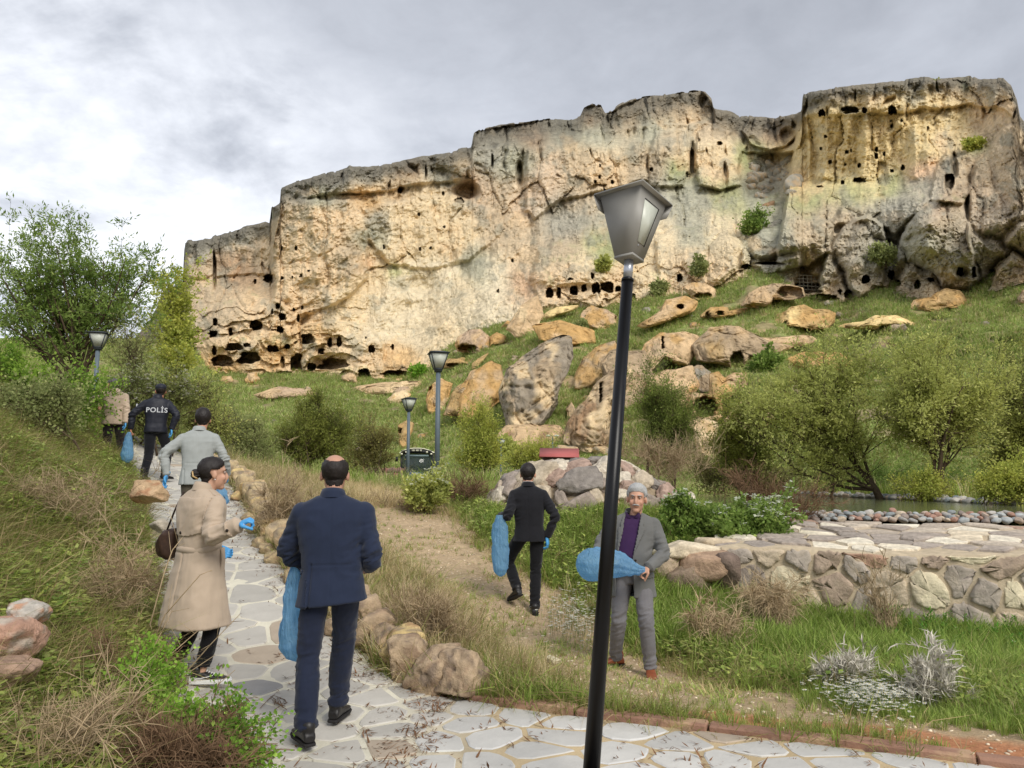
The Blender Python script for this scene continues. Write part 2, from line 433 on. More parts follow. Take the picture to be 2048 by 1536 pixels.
# separate rock masses: outline, metres standing forward, edge softness px, bulge metres
MASSES = [
 ([(1980,300),(2010,250),(2060,240),(2500,380),(2600,640),(1975,600),(1955,540),(1935,470),(1938,390),(1950,330)], 6.0, 8, 3.0),
 ([(1792,600),(1786,540),(1796,480),(1835,425),(1880,392),(1925,400),(1940,450),(1950,520),(1968,600)], 7.0, 8, 4.5),
 ([(1648,620),(1640,560),(1655,500),(1690,450),(1735,430),(1765,450),(1782,500),(1770,550),(1742,620)], 6.5, 8, 4.5),
 ([(1482,560),(1484,500),(1520,462),(1580,436),(1640,432),(1668,452),(1660,500),(1620,530),(1540,548)], 5.0, 5, 3.0),
 ([(1660,455),(1690,400),(1760,395),(1830,385),(1870,400),(1830,430),(1790,470),(1740,440)], 3.0, 10, 2.0),
 ([(1860,400),(1870,340),(1895,300),(1930,330),(1945,380),(1925,410)], 3.5, 5, 2.5),
 ([(1498,236),(1603,226),(1597,262),(1575,292),(1540,300),(1500,288),(1484,262)], 4.5, 4, 2.0),
 ([(1394,262),(1430,250),(1462,262),(1480,310),(1484,372),(1440,380),(1396,372),(1390,320)], 4.5, 6, 2.5),
 ([(1310,262),(1372,258),(1380,340),(1368,372),(1300,372),(1296,320)], 3.0, 6, 2.0),
 ([(1052,300),(1100,285),(1180,280),(1290,280),(1296,360),(1220,380),(1120,400),(1070,440),(1050,420)], 3.0, 8, 1.5),
 ([(1310,480),(1350,455),(1410,452),(1420,520),(1410,600),(1320,600)], 2.5, 8, 2.0),
 ([(1420,490),(1455,462),(1478,490),(1476,560),(1430,590),(1415,560)], 2.5, 6, 2.0),
 ([(1060,560),(1075,500),(1120,480),(1190,500),(1250,520),(1290,560),(1290,620),(1080,630)], 3.0, 10, 1.5),
 ([(730,420),(790,400),(900,385),(985,420),(1000,470),(940,520),(860,540),(780,530),(735,480)], 2.0, 10, 0.8),
 ([(545,412),(600,400),(700,400),(735,440),(735,560),(690,600),(600,640),(545,600)], 2.5, 8, 1.2),
 ([(600,650),(650,640),(740,650),(770,690),(770,760),(600,760)], 4.0, 6, 1.5),
 ([(395,700),(430,610),(500,590),(560,600),(600,640),(600,760),(400,760)], 4.0, 10, 2.0),
 ([(948,262),(1100,236),(1168,214),(1205,208),(1215,225),(1290,190),(1400,180),(1428,215),(1428,246),(1330,248),(1180,262),(1040,282),(952,300)], -4.0, 4, -1.0),
 ([(1482,304),(1592,304),(1578,350),(1560,385),(1500,392),(1478,350)], -5.0, 8, -2.0),
]
def cliff_relief(u, v, D):
    """moves the rock towards (-) or away from (+) the camera, metres"""
    m = 0.09
    p = v3(u * m / 10.0, v * m / 10.0, D * 0.004)
    wu = u + 9 * fbm(p * 1.3 + 4, 3); wv = v + 9 * fbm(p * 1.3 + 9, 3)
    sky = pl(SKY_PTS, u); base = pl(BASE_PTS, u)
    h = wv - sky
    out = np.zeros_like(u)
    # smooth washed apron in the middle left
    apr = np.clip(1.4 * sum(np.exp(-(((u - a) / ra) ** 2 + ((v - b) / rb) ** 2)) for a, b, ra, rb in ((760, 620, 90, 60), (870, 600, 100, 70), (960, 540, 80, 70), (860, 690, 100, 50), (1330, 500, 60, 40))), 0, 1)
    # capping bed along the top, standing out over the softer tuff
    capd = np.interp(u, [370, 540, 560, 700, 950, 1000, 1440, 1600, 1606, 1800, 1900, 2040], [70, 110, 30, 52, 60, 120, 120, 70, 48, 66, 60, 60])
    cap = 1 - sst(h, capd - 5, capd + 3)
    out -= np.interp(u, [900, 980, 1560, 1606], [2.4, .6, .6, 2.8]) * cap
    # upper tier set back between 945 and 1600
    t2 = sst(wu, 935, 955) * (1 - sst(wu, 1590, 1606))
    tier = t2 * (1 - sst(h, 30, 60) * 1.0)
    out += 6.0 * t2 * (1 - sst(wv, 262, 300)) * sst(wu, 940, 1000)
    # steps between the big blocks
    out += 15 * (1 - sst(wu, 541, 549)) * (1 - sst(wv, 520, 640))
    blf = sst(u + 0.3 * (wu - u) + (v - 220) * 0.16, 1598, 1605)
    out -= 14 * blf * (1 - sst(wv, 385, 560)) * (1 - sst(wu, 1850, 1960) * 0.8)
    out -= 5 * blf * sst(wv, 364, 388) * (1 - sst(wv, 420, 560)) * (1 - sst(wu, 1830, 1880))
    bl2 = sst(v, 225, 235) * blf * (1 - sst(v, 350, 364)) * (1 - sst(u, 1830, 1900))
    # vertical ribs and columns, strongest in the upper faces
    up = 1 - sst(v, base - 150, base - 60)
    rib = ridged(v3(wu * m / 7.0, wv * m / 38.0, 2.2), 3)
    face = sst(h, 8, 40)
    out -= 2.6 * (rib - 0.5) * (0.35 + 0.65 * up)
    out -= 1.6 * bl2 * ridged(v3(wu * m / 3.0, wv * m / 26.0, 4.2), 2)
    rib2 = fbm(v3(wu * m / 2.4, wv * m / 14.0, 7.7), 3)
    out -= 0.9 * rib2 * (0.4 + 0.6 * up)
    # blocks of the cap: vertical joints
    j = ridged(v3(wu * m / 4.5, wv * m / 12.0, 5.1), 2)
    out += cap * 2.4 * sst(j, 0.78, 0.97)
    # horizontal bedding
    bed = np.sin((wv * m + 2.0 * fbm(p * 0.8, 2)) * 2 * math.pi / 4.2)
    out += 0.35 * bed * (1 - face * 0.4)
    # lower slopes: slanting slabs and lumps
    lo = 1 - up
    diag = ridged(v3((wu + wv) * m / 13.0, (wv - wu) * m / 34.0, 1.1), 3)
    mid = sst(v, 380, 460)
    out -= 3.0 * (diag - 0.5) * mid
    out -= 1.8 * fbm(p * 2.2 + 3, 4)
    # outcrop with cave rooms at lower left: ledges
    oc = sst(v, 590, 640) * (1 - sst(wu, 690, 760))
    led = np.floor((wv + 0.12 * wu) / 26.0 + 1.1 * fbm(p * 2, 2))
    fr = (wv + 0.12 * wu) / 26.0 + 1.1 * fbm(p * 2, 2) - led
    out -= oc * (1.7 * fr - .8) * sst(fbm(p * 1.3 + 2, 2), -.35, .15)
    # big jointed blocks: upright in the faces, leaning slabs and domes below
    w2u = u + 30 * fbm(p * 1.3 + 14, 4); w2v = v + 30 * fbm(p * 1.3 + 19, 4)
    f1, f2, r_ = worley(w2u * m / 6.5, w2v * m / 16.0, 3)
    out += (1 - .7 * apr) * up * (2.2 * (r_ - 0.5) + 0.7 * (1 - sst(f2 - f1, 0.0, 0.12)))
    dome = sst(u, 1440, 1560) * lo
    f1, f2, r_ = worley((w2u + 0.7 * w2v) * m / 15.0, (w2v - 0.55 * w2u) * m / 11.0, 9)
    out += (1 - .65 * apr) * lo * ((2.0 + 3.0 * dome) * (r_ - 0.5) + (0.8 + 2.6 * dome) * (1 - sst(f2 - f1, 0.0, 0.22)) + dome * 3.0 * f1)
    f1, f2, r_ = worley((w2u + 0.4 * w2v) * m / 3.6, (w2v - 0.3 * w2u) * m / 4.2, 21)
    out += (1 - .6 * apr) * 0.6 * (r_ - 0.5) + (1 - .8 * apr) * 0.28 * (1 - sst(f2 - f1, 0.0, 0.14)) * sst(fbm(p * 1.5 + 3, 2), -0.1, 0.3)
    qs = 1 - .6 * apr
    out -= qs * 0.65 * fbm(p * 7 + 1, 4)
    out -= qs * 0.6 * (ridged(p * 9 + 5, 3) - 0.4)
    out -= 0.34 * fbm(p * 24, 3)
    mu = u + 6 * fbm(p * 3.1 + 41, 3); mv = v + 6 * fbm(p * 3.1 + 47, 3)
    for poly, fwd, soft, bul in MASSES:
        q = np.array(poly); s_ = (u > q[:, 0].min() - 30) & (u < q[:, 0].max() + 30)
        if not s_.any(): continue
        sd = poly_sd(mu[s_], mv[s_], poly); ins = sst(sd, -soft * .4, soft * .6)
        foot = (0.2 + 0.8 * sst(base[s_] - v[s_], -5, 80)) if fwd > 0 else 1.0
        out[s_] -= (fwd * ins + bul * (1 - np.exp(-np.clip(sd, 0, None) / 32.0)) * ins) * foot
    for (cu, cv, w, hh, dd) in NICHE:
        x = (wu * 0.5 + u * 0.5 - cu) / (w / 2.0); y = (wv * 0.5 + v * 0.5 - cv) / (hh / 2.0)
        r = np.sqrt(x * x + y * y)
        out += dd * (1 - sst(r, 0.45, 1.05))
    return out
def cave_push(u, v, caves, wob=1.0):
    out = np.zeros_like(u)
    for k, (cu, cv, w, hh) in enumerate(caves):
        s = (np.abs(u - cu) < w) & (np.abs(v - cv) < hh)
        if not s.any(): continue
        us, vs_1 = u[s], v[s]
        q = v3(us / max(3.0, w * 0.35), vs_1 / max(3.0, hh * 0.35), k * 3.7)
        x = np.abs(us - cu) / (w / 2.0); y = np.abs(vs_1 - cv) / (hh / 2.0)
        n_ = 3.2
        r = (x ** n_ + y ** n_) ** (1 / n_) + (0.22 + 0.2 * (w > 12)) * wob * pn(q)
        # arched top
        r = r + 0.25 * np.clip(-(vs_1 - cv) / (hh / 2.0), 0, 1) * x * x
        depth = np.clip(0.34 * min(w, hh) + 1.6, 2.2, 7.5) * (0.75 + 0.25 * ((k * 37) % 10) / 10)
        out[s] = np.maximum(out[s], depth * (1 - sst(r, 0.86, 1.0)))
    return out

# colour controls: u, v, radius, colour
CC = {'grey': (160,154,140), 'dgrey': (128,124,114), 'tan': (214,184,144), 'ochre': (205,166,110), 'cream': (234,208,166), 'pale': (222,204,172),
      'pink': (198,172,144), 'brown': (168,136,104), 'green': (152,156,104), 'yellow': (240,212,152), 'lich': (160,158,138), 'rust': (202,162,126), 'gtan': (182,160,130)}
CCTRL = [(390,500,40,'grey'),(400,560,40,'gtan'),(470,480,40,'grey'),(480,540,60,'brown'),(450,610,50,'gtan'),(520,520,40,'gtan'),(420,640,40,'gtan'),
 (500,620,60,'tan'),(470,690,50,'tan'),(450,725,40,'ochre'),(560,710,40,'ochre'),(560,440,50,'gtan'),(600,380,50,'dgrey'),(660,355,40,'dgrey'),(740,350,40,'grey'),
 (640,400,30,'lich'),(620,440,40,'tan'),(600,520,50,'tan'),(560,580,40,'tan'),(650,560,50,'tan'),(640,480,50,'tan'),(700,430,50,'tan'),(740,400,35,'ochre'),
 (690,520,50,'gtan'),(740,470,50,'lich'),(760,440,40,'grey'),(800,370,45,'gtan'),(810,340,30,'brown'),(800,440,40,'cream'),(790,500,40,'cream'),(870,430,60,'cream'),
 (860,480,50,'cream'),(930,460,40,'cream'),(900,340,50,'grey'),(930,370,30,'brown'),(870,320,30,'grey'),(980,300,40,'grey'),(960,400,40,'pink'),(990,420,50,'gtan'),
 (750,560,50,'cream'),(730,530,25,'rust'),(800,590,60,'pale'),(700,600,50,'cream'),(640,620,40,'tan'),(860,560,60,'pale'),(790,545,25,'green'),(900,600,60,'pale'),(820,660,60,'pale'),
 (760,650,50,'pale'),(880,660,60,'cream'),(700,650,50,'cream'),(640,660,40,'ochre'),(650,700,50,'tan'),(600,740,50,'tan'),(740,720,40,'tan'),(800,720,50,'ochre'),
 (880,530,50,'pale'),(950,540,50,'lich'),(920,580,40,'cream'),(1000,550,50,'pale'),(980,620,50,'pale'),(1000,480,50,'gtan'),(1040,560,40,'rust'),(1060,520,50,'tan'),
 (1060,270,50,'brown'),(1130,265,50,'lich'),(1040,310,50,'lich'),(1180,230,30,'brown'),(1250,240,50,'gtan'),(1310,210,40,'gtan'),(1380,210,40,'tan'),(1200,280,60,'lich'),(1300,270,50,'lich'),
 (1100,330,40,'pink'),(1080,380,50,'pink'),(1150,330,50,'gtan'),(1200,330,60,'tan'),(1170,380,50,'gtan'),(1240,360,40,'tan'),(1290,330,50,'gtan'),(1330,290,40,'gtan'),(1050,420,40,'pink'),
 (1110,450,60,'grey'),(1130,500,50,'gtan'),(1060,470,50,'gtan'),(1300,380,60,'grey'),(1250,420,50,'lich'),(1370,400,60,'lich'),(1350,340,30,'green'),(1420,310,40,'cream'),(1440,350,40,'tan'),(1420,250,40,'gtan'),
 (1500,250,50,'gtan'),(1560,260,40,'brown'),(1500,310,40,'green'),(1540,350,50,'grey'),(1500,380,40,'lich'),(1450,400,50,'green'),(1390,470,60,'lich'),(1330,480,50,'cream'),(1440,450,50,'cream'),
 (1380,520,50,'tan'),(1460,500,50,'cream'),(1420,540,50,'tan'),(1200,500,40,'green'),(1180,530,40,'cream'),(1130,570,50,'tan'),(1230,560,40,'tan'),(1300,560,40,'cream'),(1340,570,30,'tan'),
 (1550,460,60,'lich'),(1550,500,50,'grey'),(1600,470,50,'gtan'),(1500,490,40,'lich'),(1620,400,40,'green'),(1640,430,50,'gtan'),(1700,380,50,'green'),(1780,370,40,'green'),
 (1620,200,40,'dgrey'),(1680,190,50,'gtan'),(1750,190,50,'gtan'),(1830,180,40,'grey'),(1900,180,40,'gtan'),(1980,180,40,'gtan'),(1930,165,16,'green'),(1620,300,70,'yellow'),(1650,260,70,'yellow'),(1700,260,80,'yellow'),
 (1760,270,80,'yellow'),(1820,260,80,'yellow'),(1700,330,80,'yellow'),(1600,360,30,'ochre'),(1760,330,50,'yellow'),(1840,300,40,'yellow'),(1900,230,50,'yellow'),(1970,240,50,'tan'),(1850,340,40,'rust'),
 (1880,280,30,'tan'),(1950,290,26,'green'),(2000,270,40,'gtan'),(1940,340,50,'gtan'),(1900,330,30,'dgrey'),(2020,340,60,'gtan'),(1860,390,50,'grey'),(1800,420,60,'grey'),(1760,460,50,'grey'),
 (1700,440,50,'gtan'),(1900,450,60,'gtan'),(1880,420,40,'rust'),(1960,430,60,'pink'),(2030,450,60,'pink'),(1850,500,60,'lich'),(1930,520,60,'grey'),(2010,520,50,'gtan'),(1680,520,50,'gtan'),(1740,520,40,'grey'),
 (1650,570,40,'tan'),(1710,580,40,'gtan'),(1820,560,40,'gtan'),(1900,570,50,'tan'),(2200,420,200,'gtan'),(2500,450,200,'grey')]
def ctrl_color(u, v, ctrl):
    c = np.zeros(u.shape + (3,)); w = np.zeros(u.shape)
    for (cu, cv, r, name) in ctrl:
        d2 = ((u - cu) ** 2 + (v - cv) ** 2) / (r * 0.8) ** 2
        g = 1.0 / (1 + d2) ** 3.2 + 1e-9
        c += g[..., None] * lin(CC[name]); w += g
    return c / w[..., None]

rock_mat = surf('cliff_rock', (0.4, 0.33, 0.24), rough=0.95, var=0.26, nscale=0.8, bump=0.34, bscale=1.7, attr='Col', detail=12, spec=0.1, crack=(.27, .10))
def make_cliff():
    us = np.concatenate([np.arange(368.5, 2056, 2.1), np.arange(2056, 2700, 10)])
    nr = 250
    tt = np.linspace(0, 1, nr)
    U, T = np.meshgrid(us, tt)
    sky = pl(SKY_PTS, U) + 2.5 * fbm(v3(U / 14.0, 0.5, 1.5), 4) + 2.2 * np.round(1.6 * fbm(v3(U / 22.0, 3.5, 1.5), 3)) 
    base = pl(BASE_PTS, U) + 30
    # left end tapers in like a corner of the massif
    Vv = sky + (base - sky) * T ** 0.96
    Db = pl(DB_PTS, U)
    D = Db - 1.2 + tps_eval(OFF_FIT, np.stack([U.ravel(), np.minimum(Vv, pl(BASE_PTS, U)).ravel()], 1) / 300.0).reshape(U.shape)
    D = D + 9 * (1 - sst(U, 366, 384)) ** 2
    rel = cliff_relief(U, Vv, D)
    # round the crest backwards
    hpx = Vv - sky
    rel = rel + 2.2 * (1 - np.clip(hpx / 9.0, 0, 1)) ** 2
    sm = D + rel
    pts = P(U, Vv, sm)
    cav = cave_push(U, Vv, CAVES)
    pts = P(U, Vv, sm + cav)
    # colour
    m = 0.09
    p = v3(U * m / 10, Vv * m / 10, 0)
    wu = U + 16 * fbm(p * 1.7 + 2, 4); wv = Vv + 16 * fbm(p * 1.7 + 8, 4)
    C = ctrl_color(wu, wv, CCTRL)
    st = fbm(v3(wu * m / 1.6, wv * m / 22.0, 3.3), 4)
    up = 1 - sst(Vv, base - 200, base - 90)
    C *= (1 + 0.30 * st * (0.12 + 0.88 * up))[..., None]
    lich = sst(fbm(p * 2.6 + 6, 5), 0.10, 0.34)
    C = C * (1 - 0.55 * lich[..., None]) + lin((138, 136, 122)) * 0.55 * lich[..., None]
    och = sst(fbm(p * 1.9 + 31, 4), 0.2, 0.45)
    C = C * (1 - 0.5 * och[..., None]) + lin((204, 170, 124)) * 0.5 * och[..., None]
    rg = sst(wu, 1600, 1700) * sst(wv, 390, 430) * (1 - sst(Vv, base - 70, base - 20)) * .5 + .35 * sst(wu, 1040, 1120) * (1 - sst(wu, 1420, 1500)) * sst(wv, 370, 400) * (1 - sst(wv, 440, 500))
    C = C + (lin((158, 152, 138)) - C) * rg[..., None]
    capg = 1 - sst(hpx + 14 * fbm(p * 6, 3), 12, np.interp(U, [500, 900, 1000, 1440, 1600, 1700], [40, 44, 70, 74, 60, 36]))
    C = C * (1 - 0.88 * capg[..., None]) + lin((104, 99, 90)) * 0.88 * capg[..., None]
    gb = np.zeros_like(U)
    for (a, b, ra, rb) in ((792,547,48,7),(1725,384,95,12),(1640,398,50,12),(1160,520,70,9),(1560,395,50,22),(1375,350,42,14),(1950,288,20,10),(1910,402,34,8),(1560,545,60,9),(1442,400,16,50),(1400,360,60,12),(700,742,60,8),(560,678,44,9),(1320,560,22,24),(1700,392,60,16),(1480,560,60,10),(1100,560,10,30),(480,674,40,6)):
        gb = np.maximum(gb, np.exp(-(((wu - a) / ra) ** 2 + ((wv - b) / rb) ** 2) ** 1.5))
    gb = gb * sst(fbm(p * 5 + 3, 3), -.35, .05)
    du = np.gradient(pts, axis=1); dv = np.gradient(pts, axis=0); nn = np.cross(dv, du); nn /= np.linalg.norm(nn, axis=-1, keepdims=True) + 1e-9
    nz = np.abs(nn[..., 2])
    for _ in range(3): nz[1:-1, 1:-1] = (nz[:-2, 1:-1] + nz[2:, 1:-1] + nz[1:-1, :-2] + nz[1:-1, 2:] + 2 * nz[1:-1, 1:-1]) / 6
    flat = sst(nz, .80, .96) * sst(fbm(p * 3 + 3, 3), -.1, .2) * sst(hpx, 60, 110) * (1 - sst(cav, .1, .5))
    gr = np.maximum(gb * .5 * sst(fbm(p * 9 + 3, 3), -.25, .1), flat * .6)
    C = C + (lin((160, 162, 110)) - C) * (gr * .8)[..., None]
    dk = sst(fbm(p * 6 + 13, 4), 0.22, 0.5) * 0.35
    C = C * (1 - dk[..., None])
    fine = fbm(p * 16 + 2, 4)
    C *= (1 + 0.20 * fine)[..., None]
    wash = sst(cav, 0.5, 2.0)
    C = C * (1 - 0.35 * wash[..., None])          # rock colour darker inside the cave openings
    lum = C.mean(-1, keepdims=True)
    C = (lum + (C - lum) * 0.80) * CLIFF_ALB * np.array([1.0, 1.0, 0.94])
    C = np.clip(C / np.maximum(1.0, C.max(-1, keepdims=True) / 0.72), 0.02, 1)
    # plateau rows going back behind the crest and a skirt
    back = []
    top = pts[0]
    for k, (dy, dz) in enumerate([(3, 0.6), (9, 0.8), (22, -0.5), (50, -3.0)]):
        q = top.copy(); q[:, 0] *= (q[:, 1] + dy) / q[:, 1]; q[:, 1] += dy
        q[:, 2] += dz * np.ones(len(q)); back.append(q)
    allp = np.concatenate([np.array(back[::-1]), pts], 0)
    allc = np.concatenate([np.repeat(lin((128, 126, 110))[None, None] * np.ones((1, len(us), 1)) * CLIFF_ALB, 4, 0), C], 0)
    F = gridfaces(allp.shape[0], allp.shape[1])[:, ::-1]
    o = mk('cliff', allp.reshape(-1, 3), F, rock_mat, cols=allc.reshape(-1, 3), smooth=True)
    me = o.data
    me.polygons.foreach_set('use_smooth', np.zeros(len(me.polygons), bool))
    tag(o, 'long rocky tuff cliff pierced with carved cave openings', kind='structure')
    return o
CLIFF_ALB = 1.22
make_cliff()

GREENS = [(110,128,58), (134,146,72), (150,150,88), (92,112,56)]
def make_hillside():
    us = np.concatenate([np.arange(-700, 300, 20), np.arange(300, 2056, 4.0), np.arange(2056, 3200, 20)])
    nr = 150
    U, T = np.meshgrid(us, np.linspace(0, 1, nr))
    top = pl(BASE_PTS, U) - 14
    bot = 1003.0
    Vv = top + (bot - top) * T
    D = hill_depth(U, Vv)
    q = v3(U * D / FPX / 6, Vv * D / FPX / 3, D / 9)
    D = D - 1.0 * fbm(q, 4) - 0.6 * fbm(q * 4, 3)
    pts = P(U, Vv, D)
    n1 = fbm(v3(U * D / FPX / 14, D / 14, 0.5), 4); n2 = fbm(q * 1.6 + 7, 4); n3 = fbm(q * 6, 3)
    C = lin((158, 174, 100)) + 0 * pts
    C = C + (lin((176, 180, 118)) - C) * sst(n1, -0.1, 0.35)[..., None]
    C = C + (lin((128, 150, 78)) - C) * sst(n2, 0.05, 0.3)[..., None] * 0.8
    C = C + (lin((164, 146, 112)) - C) * sst(fbm(q * 1.2 + 21, 4), 0.16, 0.34)[..., None] * 0.8
    C = C + (lin((150, 130, 118)) - C) * sst(fbm(q * 2.6 + 41, 3), 0.3, 0.42)[..., None] * 0.7
    ro = np.exp(-(((U - 1180) / 330) ** 2 + ((Vv - 745) / 120) ** 2)) * .6 + np.exp(-(((U - 560) / 170) ** 2 + ((Vv - 775) / 22) ** 2)) * .5 + np.exp(-(((U - 1650) / 300) ** 2 + ((Vv - 640) / 50) ** 2)) * .35
    rk = sst(fbm(q * 2.2 + 61, 4) + ro * .75, .36, .50)
    C = C + (lin((206, 178, 136)) * (1 + .4 * n2)[..., None] - C) * rk[..., None] * .9
    C = C * (1 + 0.35 * n3)[..., None] * HILL_ALB
    o = mk('hillside', pts.reshape(-1, 3), gridfaces(*U.shape)[:, ::-1], hill_mat, cols=np.clip(C, 0.01, 1).reshape(-1, 3), smooth=True)
    return tag(o, 'green grassy slope below the cliff', kind='structure')
HILL_ALB = 0.8
hill_mat = surf('hill_grass', (0.1, 0.14, 0.04), rough=0.95, var=0.3, nscale=1.4, bump=0.3, bscale=2.2, attr='Col', detail=8, spec=0.1)
make_hillside()

def make_far_hill():
    us = np.linspace(40, 470, 150); tt = np.linspace(0, 1, 70)
    U, T = np.meshgrid(us, tt)
    sky = np.interp(U, [40, 200, 300, 335, 360, 400, 440, 470], [770, 760, 640, 574, 572, 585, 600, 640]) + 2 * fbm(v3(U / 10, 0, 2), 3)
    Vv = sky + (770 - sky) * T
    D = 232 - 20 * T
    p = v3(U * D / FPX / 9, Vv * D / FPX / 9, 5)
    rel = -3.0 * fbm(p, 4) - 2 * ridged(p * 2.1, 4) + 3 * (1 - np.clip((Vv - sky) / 10, 0, 1)) ** 2
    rel += cave_push(U, Vv, [(377, 619, 6, 10), (402, 617, 5, 5)])
    pts = P(U, Vv, D + rel)
    C = lin((122, 118, 108)) * (1 + 0.4 * fbm(p * 3, 4))[..., None] + 0 * pts
    C = C + (lin((150, 132, 108)) - C) * sst(fbm(p * 1.3 + 3, 3), 0.1, 0.4)[..., None] * 0.5
    q = pts[0].copy(); q[:, 1] += 40; q[:, 2] += 1
    allp = np.concatenate([q[None], pts], 0); C = np.concatenate([C[:1], C], 0)
    o = mk('distant_rock_hill', allp.reshape(-1, 3), gridfaces(71, 150)[:, ::-1], rock_mat, cols=np.clip(C * 0.8, .02, 1).reshape(-1, 3))
    tag(o, 'dark grey rocky hill behind the left end of the cliff', kind='structure')
make_far_hill()
# ================================================================== near ground
GCTRL = [(0.5,3,0),(-1,4.5,0),(-2.2,5.0,.01),(-1.75,4,0),(-1.6,3,0),(-2.6,6.0,.075),(-2.9,6.8,.19),(-3.5,8,.40),(-2.1,8,.40),(-4.1,9,.58),(-2.6,9,.58),(-6.4,13.2,1.38),(3,3,0),(1.5,4.5,0),(-.44,5.9,0.02),(2.9,4.58,-.02),(-1.04,6.3,.07),(-2.4,6.0,.07),(-1.52,7.2,.25),(-3.2,7.4,.3),(-3.3,10.3,.80),(-4.9,10.3,.80),
 (-4.1,12.2,1.13),(-5.9,12.2,1.15),(-5.3,14.4,1.55),(-7.2,14.4,1.62),(-6.5,17,1.9),(-8.5,17,2.05),(-12,22,2.8),(-8,24,1.8),(-14,30,2.6),
 (-2.9,4.5,.50),(-2.2,3.3,.30),(-3.2,5.5,.62),(-4.3,8.5,.85),(-5.6,10.5,1.5),(-6.6,10.2,2.0),(-6.5,8.5,2.1),(-9,10,3.0),(-9,14,3.0),(-10,18,3.1),
 (-14,22,3.2),(-4.5,3,1.4),(-6,5,2.0),(-10,5,3.2),(-8.2,15.5,2.1),(1.15,7.5,-.216),(2.2,8.5,-.25),(2.6,10.3,-.12),(4.3,9.9,-.30),(6.05,9.4,-.33),(8,8.6,-.4),(4.5,7,-.28),
 (3.5,5.6,-.09),(1.5,5.6,-.02),(.2,9.4,.04),(-1.28,11.5,.58),(-2.3,11,.65),(-5.5,22,1.45),(-2.9,17,1.17),(.6,12.5,.80),(2.2,12.3,.80),(-.4,13.5,.95),(-1.5,14,1.1),
 (-1.78,18.6,1.35),(-3.7,27.6,1.22),(-.7,49,.9),(-5.5,44,.85),(4.4,12.2,.6),(7,11.2,.55),(10,10,.5),(6,14.5,.6),(9,16,.55),(11,17,.75),(8,24,.6),(10.8,31,.75),(12.6,18,1.05),(12.6,25,1.05),(12.8,31,1.0),
 (16,20,1.2),(14,28,1.1),(4,25,1.15),(3,15.5,1.05),(2.6,20,1.15),(-20,44,1.2),(20,44,1),(0,60,.9),(-40,60,1.2),(40,60,.9),(-20,10,4.4),(20,8,.3),(12,8,-.2),(20,15,1.0),(0,-6,0),(12,-4,-.1),(-8,-4,2.0),(12,4,-.2)]
_gc = np.array(GCTRL, float)
G_FIT = tps_fit(_gc[:, :2] / 10.0, _gc[:, 2], 0.01)
KA, KB = np.array([-.50, 5.92]), np.array([2.9, 4.52])
kdir = (KB - KA) / np.linalg.norm(KB - KA); knor = np.array([-kdir[1], kdir[0]])
def kerb_dist(x, y):
    """metres behind (+) or in front (-) of the red kerb"""
    return (np.asarray(x) - KA[0]) * knor[0] + (np.asarray(y) - KA[1]) * knor[1]
XR = [(2, 9), (5.5, 9), (5.9, -.46), (6.3, -.98), (7.2, -1.50), (8.5, -2.25), (10.3, -3.25), (12.2, -4.1), (14.4, -5.2), (15.5, -5.75), (18, -7.4), (22, -9.8)]
XL = [(0, -1.6), (3, -1.75), (4, -1.95), (5, -2.3), (6, -2.75), (8, -3.65), (10.3, -4.85), (12.2, -5.8), (14.4, -7.1), (16.5, -8.3), (18, -9.4), (22, -12)]
def xr(y): return np.interp(y, [a for a, b in XR[2:]], [b for a, b in XR[2:]])
def xl(y): return np.interp(y, [a for a, b in XL], [b for a, b in XL])
def path_in(x, y):
    """signed distance-like value: positive inside the paving"""
    x = np.asarray(x, float); y = np.asarray(y, float)
    a = np.minimum(-kerb_dist(x, y) + 0 * y, x - xl(y))                 # foreground
    b = np.minimum(np.minimum(xr(y) - x, x - xl(y)), y - 5.0)
    return np.minimum(np.maximum(a, b), 21 - y)
def gz0(x, y):
    x = np.asarray(x, float); y = np.asarray(y, float)
    sh = x.shape
    q = np.stack([np.clip(x, -45, 45).ravel(), np.clip(y, -8, 60).ravel()], 1)
    z = tps_eval(G_FIT, q / 10.0).reshape(sh)
    far = sst(np.maximum(np.maximum(np.abs(x), y), -y * 3), 32, 60)
    return z * (1 - far) + 0.9 * far
def gz(x, y):
    x = np.asarray(x, float); y = np.asarray(y, float)
    z = gz0(x, y)
    off = 1 - sst(path_in(x, y), -0.25, -0.02)
    return z + off * (0.05 * fbm(v3(x * 0.9, y * 0.9, 0), 3) + 0.018 * fbm(v3(x * 5, y * 5, 2), 3))
def at(u, v, d):
    """ground point under pixel column u at forward distance d (v unused, kept for reference)"""
    x = (u - 1024.0) / FPX * d; z = 0.5
    for _ in range(3):          # the column of a pixel depends a little on how low the ground lies
        z = float(gz(np.array([x]), np.array([d]))[0])
        yc = math.tan(math.atan2(z - CAMZ, d) - PITCH)
        x = (u - 1024.0) / FPX * d / (math.cos(PITCH) - math.sin(PITCH) * yc)
    return x, float(d), z

